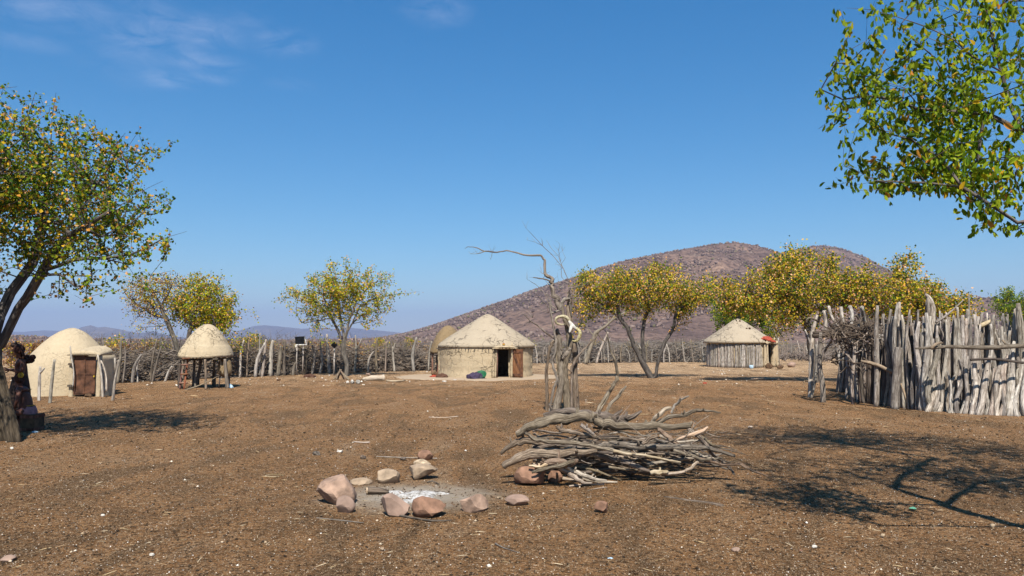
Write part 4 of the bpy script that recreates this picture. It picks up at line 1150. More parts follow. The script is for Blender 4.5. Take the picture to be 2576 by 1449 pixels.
for x in (1948, 1957, 1968, 1978, 1993, 2002, 2010, 2024, 2031, 2046, 2060, 2076, 2092, 2110):
    h = r_.uniform(850, 872); RP2.append(([(x, 903), (x + r_.uniform(-3, 3), 885), (x + r_.uniform(-5, 5), h)], r_.uniform(.05, .09), None))
fence_line('brush_fence', 'short stretch of brushwood fence right of the pole walled hut, seen behind the gate posts', RP2, [G(x, 903) for x in (1945, 2000, 2060, 2130)], 420, 1.3, 8, Yfun=lambda x, y: 70, depth=1.4)
# a big bare bough leaning out of the right fence
def bough():
    rnd = random.Random(3); Y = 56
    t = thing('bare_bough', P(1473, 913, Y), 'large bare grey bough arching right from the fence towards the yellow tree', 'branch')
    mb = MB(); g = P(1473, 916, Y)
    mb.tube([g, P(1480, 890, Y), P(1491, 859, Y), P(1497, 838, Y), P(1521, 822, Y), P(1551, 798, Y), P(1600, 776, Y), P(1650, 771, Y)], [.17, .15, .13, .12, .09, .07, .05, .02], 7, .2, sub=3, rng=rnd)
    for a, b, c in (((1521, 822), (1548, 790), (1560, 733)), ((1551, 798), (1600, 790), (1650, 772)), ((1545, 803), (1590, 770), (1610, 745)), ((1500, 836), (1520, 858), (1535, 850)), ((1570, 788), (1625, 765), (1660, 745)), ((1530, 815), (1530, 780), (1522, 740)), ((1600, 776), (1615, 755), (1612, 720)), ((1590, 780), (1640, 785), (1690, 776)), ((1494, 845), (1475, 820), (1470, 790))):
        mb.tube([P(a[0], a[1], Y), P(b[0], b[1], Y + .3), P(c[0], c[1], Y + .2)], [.05, .035, .012], 5, .15, sub=4, rng=rnd)
        for _ in range(3):
            f = rnd.uniform(.3, .9); x = b[0] * (1 - f) + c[0] * f; y = b[1] * (1 - f) + c[1] * f
            mb.tube([P(x, y, Y + .25), P(x + rnd.uniform(-20, 20), y - rnd.uniform(4, 24), Y)], [.018, .007], 3, 0, rng=rnd)
    mb.build('limb', M['twig'], t)
bough()

# loose stakes standing in the ground on the left
STK = [([(98, 1008), (99, 960), (101, 922)], .042, ((100, 940), (112, 926)), 'short forked stake in front of the beehive hut'), ([(125, 1015), (131, 955), (137, 904)], .044, None, 'taller straight stake in front of the beehive hut, right of the forked one'),
    ([(259, 999), (255, 945), (246, 892)], .035, None, 'thin pale stake leaning at the right corner of the beehive hut'), ([(283, 1008), (289, 958), (299, 905)], .045, ((291, 940), (289, 900)), 'bent stake standing alone between the beehive hut and the brush fence')]
rnd = random.Random(17)
for pix, r0, fk, lb in STK:
    g = G(*pix[0]); pts = [g + Vector((0, 0, -.06))] + [P(x, y, g.y) for x, y in pix[1:]]
    mb = MB(); mb.tube(pts, [r0, r0 * .95, r0 * .7], 8, .2, sub=5, rng=rnd)
    if fk: mb.tube([P(*fk[0], g.y), P(*fk[1], g.y)], [r0 * .8, r0 * .6], 7, .2, rng=rnd)
    tag(mb.build('wooden_stake', M['post']), lb, 'stake', 'stakes by the beehive hut')
# black solar panel and its twin, black bag in the tree fork
def panels():
    Y = 38.6
    t = thing('solar_panel', P(754, 866, Y), 'large black panel propped upright on the brush fence posts', 'solar panel')
    a, b, c_, d_ = P(742, 847, Y), P(764.5, 846, Y), P(766, 866, Y), P(743, 866.5, Y)
    mb = MB(); k = Vector((0, .03, 0)); V = [a, b, c_, d_, a + k, b + k, c_ + k, d_ + k]
    mb.add(V, [(0, 3, 2, 1), (4, 5, 6, 7), (0, 1, 5, 4), (1, 2, 6, 5), (2, 3, 7, 6), (3, 0, 4, 7)]); mb.build('panel', M['ink'], t, smooth=False)
    mb = MB(); mb.tube([b + Vector((.02, .02, 0)), P(771, 866, Y) + Vector((0, .0, 0))], .035, 4); mb.tube([P(742, 867.5, Y), P(772, 867, Y)], .03, 5); mb.build('frame', M['white'], t, smooth=False)
    mb = MB(); rock(mb, P(744.5, 871, Y), (.12, .12, .17), 3); mb.build('counterweight', M['bone'], t)
    for dx in (747, 763):
        mb = MB(); q = P(dx, 866, Y + .02); mb.tube([Vector((q.x, q.y, -.04)), q], .03, 6, .2); mb.build('support_pole', M['post'], t)
    q = P(841, 868, 38.0); t = thing('black_sign', q, 'small black square plate turned on its corner on a fork of the fence', 'plate')
    mb = MB(); mb.box(q, (.25, .03, .25), .1, ('Y', math.radians(43))); mb.build('plate', M['ink'], t, smooth=False)
    mb = MB(); mb.tube([Vector((q.x, q.y + .02, -.05)), q + Vector((0, .02, -.15))], .035, 6, .3, sub=1); mb.build('support_pole', M['post'], t)
    q = P(860, 852, 37.7); mb = MB(); rock(mb, q, (.26, .2, .3), 9, cuts=3); mb.tube([q, P(864, 866, 37.6), P(866, 874, 37.6)], [.06, .04, .03], 6, .3); tag(mb.build('black_bag', M['cloth_purple']), 'dark bag stuffed in the fork of the lone tree', 'bag')
panels()
# tripod of split wood in front of the lone tree
t = thing('wood_stack', G(856, 957), 'small tepee of split wood leaning together below the lone tree', 'wood stack')
g = G(856, 955); Yt = g.y; ap = P(856, 931, Yt); rnd = random.Random(5)
for x, dy in ((838, -.1), (842, .2), (846, -.25), (849, .3), (866, .35), (871, -.2), (876, 0), (879, -.3)):
    q = P(x, 955, Yt + dy); q.z = 0; top = ap + (ap - q) * rnd.uniform(.02, .10) + Vector((rnd.uniform(-.04, .04), rnd.uniform(-.04, .04), 0))
    mb = MB(); mb.tube([q, q.lerp(top, .5) + Vector((rnd.gauss(0, .02), 0, 0)), top], [.045, .045, .03], 6, .3, sub=3, rng=rnd); mb.build('split_log', M['dry'], t)
# logs, stones and scraps near the lone tree
def ground_stone(px, py, w, h, seed, mat, lb, name='stone', cat='stone', grp=None, d=None, **kw):
    g = G(px, py); mb = MB(); k = g.y / FPX
    W, H = w * k, h * k * 1.12
    Dp = d or W * .8
    rock(mb, (g.x, g.y + Dp * .35, H * .40), (W, Dp, H * 1.12), seed, **kw)
    return tag(mb.build(name, M[mat], sharp=.42), lb, cat, grp)
lg = MB(); a = G(912, 958); b = G(966, 957); lg.tube([a + Vector((0, 0, .07)), a.lerp(b, .4) + Vector((0, 0, .11)), a.lerp(b, .8) + Vector((0, 0, .12)), b + Vector((0, 0, .12))], [.05, .12, .11, .15], 10, .25, sub=3)
tag(lg.build('log', M['dry_pale']), 'thick reddish log lying between the lone tree and the big hut', 'log')
for px, py, w, h, sd, mt, lb in ((874, 964, 8, 6, 1, 'bone', 'leftmost pale stone beside the reddish log'), (886, 965, 11, 7, 2, 'rock_grey', 'grey stone just left of the reddish log'), (900, 965, 13, 9, 3, 'rock_grey', 'largest grey stone left of the reddish log'),
        (925, 944, 12, 5, 4, 'rock_pink', 'flat pink stone right of the lone tree trunk'), (700, 958, 11, 5, 5, 'box', 'small dark block on bare ground before the brush fence')):
    M.setdefault('rock_grey', flat_mat('grey stone', L(.36, .34, .31), .9, .2, 8))
    ground_stone(px, py, w, h, sd, mt, lb)
def stick(pts, r, mat, lb, name='dry_stick', grp=None, sub=4, cat='stick', sides=6):
    mb = MB(); q = []
    for i, (x, y) in enumerate(pts):
        g = G(x, y); g.z = r[0] * .8 + .004; q.append(g)
    mb.tube(q, r, sides, .2, sub=sub); o = mb.build(name, M[mat]); tag(o, lb, cat, grp); return o
stick([(973, 960), (995, 961), (1018, 959)], [.04, .03], 'dry_pale', 'straight barkless stick on the ground before the big hut')
stick([(2020 - 130, 939 + 18), (1935, 955), (1960, 957)], [.05, .02], 'dry_pale', 'long pale stick lying in tree shade before the pole walled hut')
bundle('scrap_heap', M['cloth_brown'], 779, 950, 35.5, .55, .14, .4, 4, 'small brown scrap heap in front of the brush fence', 'scraps', 7)

# ------------------------------------------------------------------ stones of the fire place
M['rock_big'] = flat_mat('pink grey boulder', L(.40, .27, .20), .9, .3, 9, bump_s=.9)
M['rock_tan'] = flat_mat('tan river stone', L(.38, .285, .20), .9, .25, 9, bump_s=.9)
M['rock_brown'] = flat_mat('reddish brown sandstone', L(.29, .165, .11), .9, .3, 9, bump_s=.9)
M['rock_pale'] = flat_mat('pale crusted stone', L(.54, .42, .29), .9, .35, 14, bump_s=1)
FS = [(842, 1272, 108, 70, 101, 'rock_big', 'largest pinkish boulder at the left end of the fire ring', dict(cuts=6)), (863, 1292, 52, 37, 12, 'rock_pink', 'small round stone in front of the largest boulder of the fire ring', dict(cuts=3)),
    (906, 1221, 57, 15, 23, 'rock_tan', 'low flat stone at the back left of the fire ring', dict(cuts=4)), (972, 1217, 72, 31, 24, 'rock_tan', 'grey tan block in the middle of the back row of the fire ring', dict(cuts=7)),
    (1056, 1207, 94, 32, 35, 'rock_tan', 'wide flat slab at the back right of the fire ring', dict(cuts=6, sharp=1)), (1060, 1175, 46, 16, 46, 'rock_pale', 'pale crusted flat stone behind the wide slab of the fire ring', dict(cuts=5)),
    (1068, 1157, 40, 22, 57, 'rock_brown', 'small reddish brown stone farthest behind the fire ring', dict(cuts=4)), (987, 1303, 82, 54, 68, 'rock_pink', 'angular pinkish block broken on its right face, front of the fire ring', dict(cuts=8, sharp=1)),
    (1081, 1303, 106, 50, 79, 'rock_brown', 'reddish stone with a broken front face, in the middle of the front row', dict(cuts=8, sharp=1, rot=.2)), (1192, 1289, 78, 42, 80, 'rock_big', 'pale crusted pinkish stone at the right end of the fire ring', dict(cuts=7, sharp=.6, rot=.5)),
    (1302, 1273, 59, 23, 91, 'rock_pink', 'rounded oblong stone lying apart to the right of the fire ring', dict(cuts=3)), (1517, 1294, 44, 28, 104, 'rock_brown', 'small tilted reddish stone alone in front of the wood pile', dict(cuts=8, sharp=1)),
    (1340, 1222, 92, 50, 113, 'rock_brown', 'reddish angular rock under the left end of the wood pile', dict(cuts=8, sharp=1)), (1395, 1214, 40, 28, 114, 'rock_brown', 'dark rock in shadow under the wood pile, right of the reddish angular rock', dict(cuts=6))]
for px, py, w, h, sd, mt, lb, kw in FS: ground_stone(px, py, w, h, sd, mt, lb, grp='stones of the fire ring' if 'fire ring' in lb or 'front row' in lb else None, **kw)
# white ash and a charred log end
def ash():
    t = NT('white wood ash'); pos = t.coords(); n = t.noise(pos, 20, 6, .75); col = t.ramp(n, [(.38, L(.16, .145, .13)), (.47, L(.34, .32, .30)), (.60, L(.60, .60, .61))]); t.bump(n, .6, .02)
    M['ash'] = t.done(col, .98)
    mb = MB()
    for (px, py, rx, ry, h, sd) in ((1058, 1247, .24, .19, .045, 1), (990, 1241, .14, .10, .03, 2), (1008, 1252, .17, .07, .03, 3), (1110, 1244, .11, .06, .02, 4), (1030, 1262, .16, .10, .02, 6)):
        c = G(px, py); seg, rg = 60, 12; V = []; F = []
        for j in range(rg + 1):
            f = j / rg
            for k in range(seg):
                a = 6.28318 * k / seg; q = 1 + .45 * mnoise.noise(Vector((math.cos(a) * 1.6 + sd * 5, math.sin(a) * 1.6, 0))) + .25 * mnoise.noise(Vector((math.cos(a) * 5 + sd, math.sin(a) * 5, 2)))
                x = c.x + math.cos(a) * rx * f * q; y = c.y + math.sin(a) * ry * f * q * 1.3
                V.append((x, y, h * (1 - f ** 2) - .012 * f * 1.2 + gheight(x, y) + .012 * mnoise.noise(Vector((x * 22, y * 22, sd))) * (1 - f)))
        for j in range(rg):
            for k in range(seg): F.append((j * seg + k, (j + 1) * seg + k, (j + 1) * seg + (k + 1) % seg, j * seg + (k + 1) % seg))
        mb.add(V, F)
    tag(mb.build('ash', M['ash']), kind='stuff')
ash()
mb = MB(); a = G(925, 1245); b = G(978, 1244); mb.tube([a + Vector((0, 0, .045)), a.lerp(b, .5) + Vector((0, 0, .04)), b + Vector((0, 0, .03))], [.04, .036, .02], 9, .25, sub=3)
o = mb.build('burnt_log', M['dry_dark']); tag(o, 'half burnt log with a pale cut end lying in the white ash', 'log')
mb = MB(); mb.tube([a + Vector((-.015, -.004, .045)), a + Vector((.0, -.0, .045))], .038, 9); c_ = mb.build('cut_end', M['dry_pale'], o)
for k, (pts, r0) in enumerate((([(1085, 1243), (1110, 1240), (1140, 1245)], .012), ([(985, 1244), (1005, 1239), (1022, 1243)], .012), ([(1000, 1300), (1085, 1313), (1138, 1312)], .012), ([(796, 1306), (850, 1311), (915, 1318)], .008), ([(1075, 1215), (1090, 1213), (1105, 1221)], .01))):
    stick(pts, [r0, r0 * .5], ('dry', 'dry_dark', 'dry_dark', 'twig', 'dry')[k], ('thin charred stick on the right of the white ash', 'charred stick at the top of the white ash', 'dark splinter in front of the reddish front stone of the fire ring', 'thin grey twig below the largest fire ring boulder', 'small forked twig before the wide slab of the fire ring')[k], 'twig', cat='twig')

# ------------------------------------------------------------------ wood pile
def W(cx, cy, Y): return P(1207.4 + cx * .28645, 939.1 + cy * .28645, Y)
PILE = [  # points in a close-up of the pile, radii, distance, material, label
    ([(318, 538), (430, 468), (560, 432), (700, 402), (850, 385), (1000, 400), (1080, 450), (1250, 462), (1450, 466), (1650, 476), (1850, 458)], (24, 36, 42, 42, 40, 38, 38, 36, 33, 30, 26), 9.55, 'dry', 'thickest long log lying right across the top of the wood pile'),
    ([(560, 368), (640, 340), (760, 332), (900, 352), (1050, 372), (1200, 400), (1320, 392)], (20, 26, 30, 32, 32, 30, 22), 9.95, 'dry', 'short thick log on the top back of the wood pile'),
    ([(400, 530), (470, 572), (560, 594), (700, 604), (850, 612), (1000, 640), (1150, 672), (1300, 702), (1500, 732), (1760, 790)], (14, 18, 19, 19, 18, 18, 17, 15, 12, 7), 9.28, 'dry', 'slim curved branch sagging across the front of the wood pile'),
    ([(205, 822), (330, 745), (450, 706), (650, 705), (850, 698), (1030, 676)], (22, 38, 46, 42, 32, 14), 9.32, 'dry', 'thick log with a pale axe cut face at the left front of the wood pile'),
    ([(182, 704), (280, 625), (380, 588), (480, 602), (640, 640), (800, 690)], (14, 24, 30, 28, 24, 20), 9.6, 'dry', 'pale pointed log end sticking out at the far left of the wood pile'),
    ([(1030, 645), (1100, 630), (1200, 625), (1400, 645), (1600, 650), (1850, 650), (2050, 672), (2240, 728)], (14, 26, 29, 28, 25, 23, 20, 10), 9.38, 'dry', 'long straight branch reaching from the middle to the right end of the pile'),
    ([(480, 830), (560, 800), (700, 782), (800, 790), (860, 775)], (10, 26, 34, 30, 20), 9.14, 'dry', 'stump of a forked branch on the reddish rock'),
    ([(700, 820), (780, 870), (850, 930), (900, 958), (985, 965)], (26, 24, 20, 15, 6), 9.1, 'dry_mid', 'pale lower prong splaying to the ground at the front of the pile'),
    ([(760, 815), (830, 862), (920, 900), (1010, 930), (1115, 942)], (22, 20, 18, 15, 7), 9.12, 'dry_mid', 'pale upper prong splaying to the ground at the front of the pile'),
    ([(455, 870), (560, 842), (680, 820), (830, 772)], (10, 17, 20, 16), 9.08, 'dry', 'thin log resting on top of the reddish rock'),
    ([(680, 472), (720, 500), (800, 515), (900, 532), (1040, 565), (1200, 562), (1450, 592)], (16, 19, 19, 18, 17, 15, 12), 9.5, 'dry', 'bent branch just under the top log of the pile'),
    ([(885, 455), (940, 490), (1000, 537)], (17, 16, 12), 9.45, 'dry_mid', 'short stub under the middle of the top log'),
    ([(1030, 358), (1080, 260), (1130, 175), (1165, 120), (1195, 65), (1208, 20), (1185, -118), (1150, -190), (1125, -300), (1112, -375)], (20, 19, 17, 16, 14, 15, 9, 7, 6, 3), 10.1, 'dry', 'tall branch standing up out of the wood pile, higher than all others'),
    ([(1100, 352), (1150, 262), (1230, 182), (1285, 110)], (14, 14, 13, 9), 9.95, 'dry', 'short upright branch with a pale tip right of the tall one on the pile'),
    ([(1510, 432), (1560, 370), (1620, 322), (1682, 300)], (16, 19, 17, 12), 9.62, 'dry_pale', 'barkless yellowish branch end rising from the top right of the pile'),
    ([(1550, 440), (1650, 385), (1780, 370), (1900, 327), (1960, 322), (2040, 332), (2115, 345)], (17, 20, 18, 16, 13, 8, 5), 9.72, 'dry', 'curved branch reaching far right above the pile top'),
    ([(1680, 350), (1710, 280), (1760, 232), (1835, 200)], (11, 12, 11, 7), 9.85, 'dry_mid', 'thin branch with pale tip rising highest at the right of the pile'),
    ([(1560, 495), (1640, 550), (1700, 600), (1800, 680), (1900, 740), (2000, 765), (2130, 800), (2290, 796), (2400, 860), (2530, 905)], (20, 19, 18, 17, 16, 15, 13, 11, 9, 5), 9.42, 'dry', 'longest thin branch trailing to the ground at the right end of the pile'),
    ([(1830, 490), (1920, 550), (1970, 610), (2030, 700), (2120, 762), (2200, 842), (2235, 890)], (18, 20, 18, 16, 14, 12, 8), 9.5, 'dry', 'branch slanting steeply down at the right end of the pile'),
    ([(1850, 492), (1960, 570), (2050, 632), (2115, 655)], (11, 12, 10, 5), 9.6, 'dry', 'thin branch parallel above the steep right hand branch'),
    ([(2000, 475), (1940, 512), (1850, 540), (1720, 582)], (9, 14, 15, 12), 9.45, 'dry_pale', 'pale barkless piece crossing at the right of the pile'),
    ([(1430, 622), (1480, 577), (1560, 545)], (16, 17, 15), 9.3, 'dry', 'short elbow piece on the straight right hand branch'),
    ([(960, 705), (1100, 730), (1200, 762), (1350, 810), (1490, 860)], (18, 28, 27, 24, 16), 9.4, 'dry', 'thick branch in the lower middle of the pile sloping down right'),
    ([(1700, 675), (1850, 722), (1950, 762), (2130, 738)], (13, 14, 12, 7), 9.35, 'dry', 'thin branch with an upturned end at the lower right of the pile'),
    ([(1170, 682), (1300, 710), (1450, 720), (1600, 750), (1765, 782)], (14, 14, 12, 10, 5), 9.22, 'dry_pale', 'peeled thin branch in the centre front of the pile'),
    ([(1500, 872), (1650, 882), (1800, 862), (1860, 830), (1920, 772)], (16, 15, 14, 13, 12), 9.3, 'dry_mid', 'bent pale branch low at the right of the pile'),
    ([(1500, 880), (1580, 872), (1645, 865)], (22, 24, 14), 9.2, 'dry_pale', 'short split piece lying low in the front right of the pile'),
    ([(430, 812), (520, 822), (600, 795)], (10, 14, 14), 9.15, 'dry_pale', 'pale splintered end above the reddish rock')]
M['dry_mid'] = wood_mat('half barked firewood', L(.12, .085, .06), L(.31, .245, .185), L(.50, .41, .33), 26, .2, .25, .8)
rnd = random.Random(31)
for pts, rr, Y, mt, lb in PILE:
    k = .28645 / FPX * Y
    q = [W(x, y, Y + .05 * math.sin(i * 1.3 + x)) for i, (x, y) in enumerate(pts)]
    for v in q: v.z = max(v.z, .015)
    kq, kr = kink(q, [rr[min(i, len(rr) - 1)] * k for i in range(len(q))], .20, rnd)
    for v in kq: v.z = max(v.z, .015)
    mb = MB(); mb.tube(kq, kr, 13 if max(rr) > 25 else 9, .34, sub=3, rng=rnd)
    if lb.startswith('thickest'):
        for (x, y, x2, y2) in ((990, 400, 990, 335), (1130, 445, 1140, 380), (1840, 460, 1862, 425)): mb.tube([W(x, y, Y), W(x2, y2, Y + .02)], [.022, .014], 7, .3, rng=rnd)
    if lb.startswith('short thick log'):
        for (x, y, x2, y2) in ((1150, 390, 1250, 320), (1270, 395, 1290, 335), (1290, 400, 1420, 330), (1200, 400, 1300, 420)): mb.tube([W(x, y, Y), W((x + x2) / 2, (y + y2) / 2 + 8, Y + .02), W(x2, y2, Y + .02)], [.035, .03, .012], 7, .4, rng=rnd)
    for _ in range(1 if len(q) < 5 else 3):
        i_ = rnd.randrange(1, len(q) - 1) if len(q) > 2 else 0; rr_ = rr[min(i_, len(rr) - 1)] * k; an = rnd.uniform(0, 6.28); l_ = rr_ * rnd.uniform(1.6, 3.5)
        mb.tube([q[i_], q[i_] + Vector((rnd.gauss(0, .3), math.cos(an), abs(math.sin(an)) + .3)).normalized() * l_], [rr_ * .55, rr_ * .28], 7, .3, rng=rnd)
    o = mb.build('dry_branch', M[mt]); tag(o, lb, 'branch', 'branches of the wood pile')
    if 'axe cut' in lb:
        mb = MB(); mb.tube([W(x, y, Y - .012) for x, y in ((200, 826), (265, 790), (335, 748), (400, 722), (440, 712))], [r * k for r in (6, 23, 34, 33, 20)], 9, .2, sub=3, rng=rnd)
        mb.build('cut_face', M['dry_pale'], o)
    if lb.startswith('thickest') or 'pointed log end' in lb:
        pp = ((322, 536), (385, 500), (450, 462), (520, 442)) if lb.startswith('thickest') else ((180, 706), (230, 664), (290, 622), (360, 597))
        mb = MB(); mb.tube([W(x, y, Y - .008) for x, y in pp], [r * k for r in ((24, 30, 36, 24) if lb.startswith('thickest') else (6, 16, 24, 16))], 9, .25, sub=3, rng=rnd); mb.build('cut_face', M['dry_mid'], o)
# the many smaller sticks that fill the pile
for k in range(92):
    low = rnd.random(); cx0 = rnd.uniform(560, 1900); z = low ** 1.2 * .42 + .02
    L_ = rnd.uniform(.5, 1.5); Y = rnd.uniform(9.4, 10.5); x0 = W(cx0, 800, Y).x
    ang = rnd.gauss(0.0, .28); rise = rnd.gauss(-.05, .12)
    d = Vector((math.cos(ang), math.sin(ang), rise)); c = Vector((x0, Y, z + .04)); r0 = rnd.uniform(.009, .027)
    q = [c - d * L_ / 2, c - d * L_ / 6 + Vector((0, rnd.gauss(0, .03), rnd.gauss(0, .035))), c + d * L_ / 6 + Vector((0, rnd.gauss(0, .03), rnd.gauss(0, .035))), c + d * L_ / 2 + Vector((0, 0, rnd.gauss(0, .04)))]
    xr = W(2180, 800, Y).x; xl = W(470, 800, Y).x
    for v in q: v.z = max(v.z, r0); v.x = max(xl, min(v.x, xr))
    mb = MB(); mb.tube(q, [r0, r0 * .95, r0 * .8, r0 * .35], 7, .2, sub=3, rng=rnd)
    if rnd.random() < .4: mb.tube([q[2], q[2] + Vector((rnd.uniform(.05, .2), rnd.gauss(0, .1), rnd.uniform(.02, .15)))], [r0 * .6, r0 * .3], 5, .1, rng=rnd)
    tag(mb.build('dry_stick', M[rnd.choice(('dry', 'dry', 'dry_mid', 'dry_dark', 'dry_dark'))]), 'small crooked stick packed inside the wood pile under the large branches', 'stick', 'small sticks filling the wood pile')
for k in range(60):   # whippy side twigs poking out of the pile
    cx = rnd.uniform(620, 2150); a = W(cx, rnd.uniform(480, 800), rnd.uniform(9.25, 9.9)); a.z = max(a.z, .02)
    d = Vector((rnd.choice((1, 1, -1)) * rnd.uniform(.3, 1), rnd.gauss(-.1, .4), rnd.gauss(.12, .4))).normalized() * rnd.uniform(.12, .45)
    e = a + d; e.z = max(e.z, .01); r0 = rnd.uniform(.003, .007)
    mb = MB(); mb.tube([a, a.lerp(e, .5) + Vector((0, 0, rnd.gauss(0, .03))), e], [r0, r0 * .8, r0 * .3], 5, .1, sub=2, rng=rnd)
    tag(mb.build('dry_twig', M[rnd.choice(('dry', 'dry_mid', 'dry_dark'))]), 'thin bare twig poking out between the branches of the wood pile', 'twig', 'thin twigs poking out of the wood pile')
# thin twigs behind the pile
mb = MB()
for k in range(46):
    x = rnd.uniform(880, 1900); y = rnd.uniform(245, 330) ; Y = rnd.uniform(10.6, 11.6)
    a = W(x, y, Y); a.z = rnd.uniform(.02, .38 - abs(x - 1350) * .0004); l = rnd.uniform(.3, 1.0); an = rnd.gauss(0, .5)
    mb.tube([a, a + Vector((l * .5, math.sin(an) * l * .5, rnd.gauss(.02, .06))), a + Vector((l, math.sin(an) * l, rnd.gauss(-.08, .1)))], [.009, .007, .003], 4, .1, sub=3, rng=rnd)
for i, v in enumerate(mb.v):
    if v[2] < .006: mb.v[i] = (v[0], v[1], .006)
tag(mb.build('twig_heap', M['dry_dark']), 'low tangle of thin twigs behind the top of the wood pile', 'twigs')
stick([(1432, 1226), (1470, 1222), (1520, 1221)], [.012, .010], 'dry_pale', 'orange peeled stick on the ground just in front of the wood pile')
stick([(1672, 1252), (1735, 1262), (1780, 1268), (1818, 1276)], [.008, .022], 'dry', 'long brown stick alone on the ground to the right in front of the pile')
stick([(1080, 1051), (1120, 1052), (1153, 1049)], [.012, .012], 'dry_pale', 'straight pale stick on the open ground left of the dead tree')
stick([(890, 1113), (915, 1115), (930, 1114)], [.01, .012], 'dry_pale', 'short pale stick on open ground left behind the fire ring')
stick([(1480, 1236), (1500, 1231), (1527, 1228)], [.006, .005], 'dry_mid', 'thin curved twig below the wood pile', 'twig', cat='twig')
stick([(1246, 1370), (1265, 1380), (1305, 1393)], [.007, .004], 'dry_dark', 'dark crooked twig in the foreground below the fire ring', 'twig', cat='twig')
stick([(1100, 1155), (1000, 1152), (948, 1150)], [.007, .007], 'dry_mid', 'thin brown straw left of the reddish stone behind the fire ring', 'twig', cat='twig')
# pale horn shaped curl
mb = MB(); g = G(690, 1199); mb.tube([g + Vector((.11 * math.cos(t) * 1.0, .05 * math.sin(t) * 1.6, .012)) for t in [i * .5 for i in range(12)]], [.008] * 12, 6, .1); tag(mb.build('bark_curl', M['dry_pale']), 'pale oval curl of bark lying left of the fire ring', 'bark')

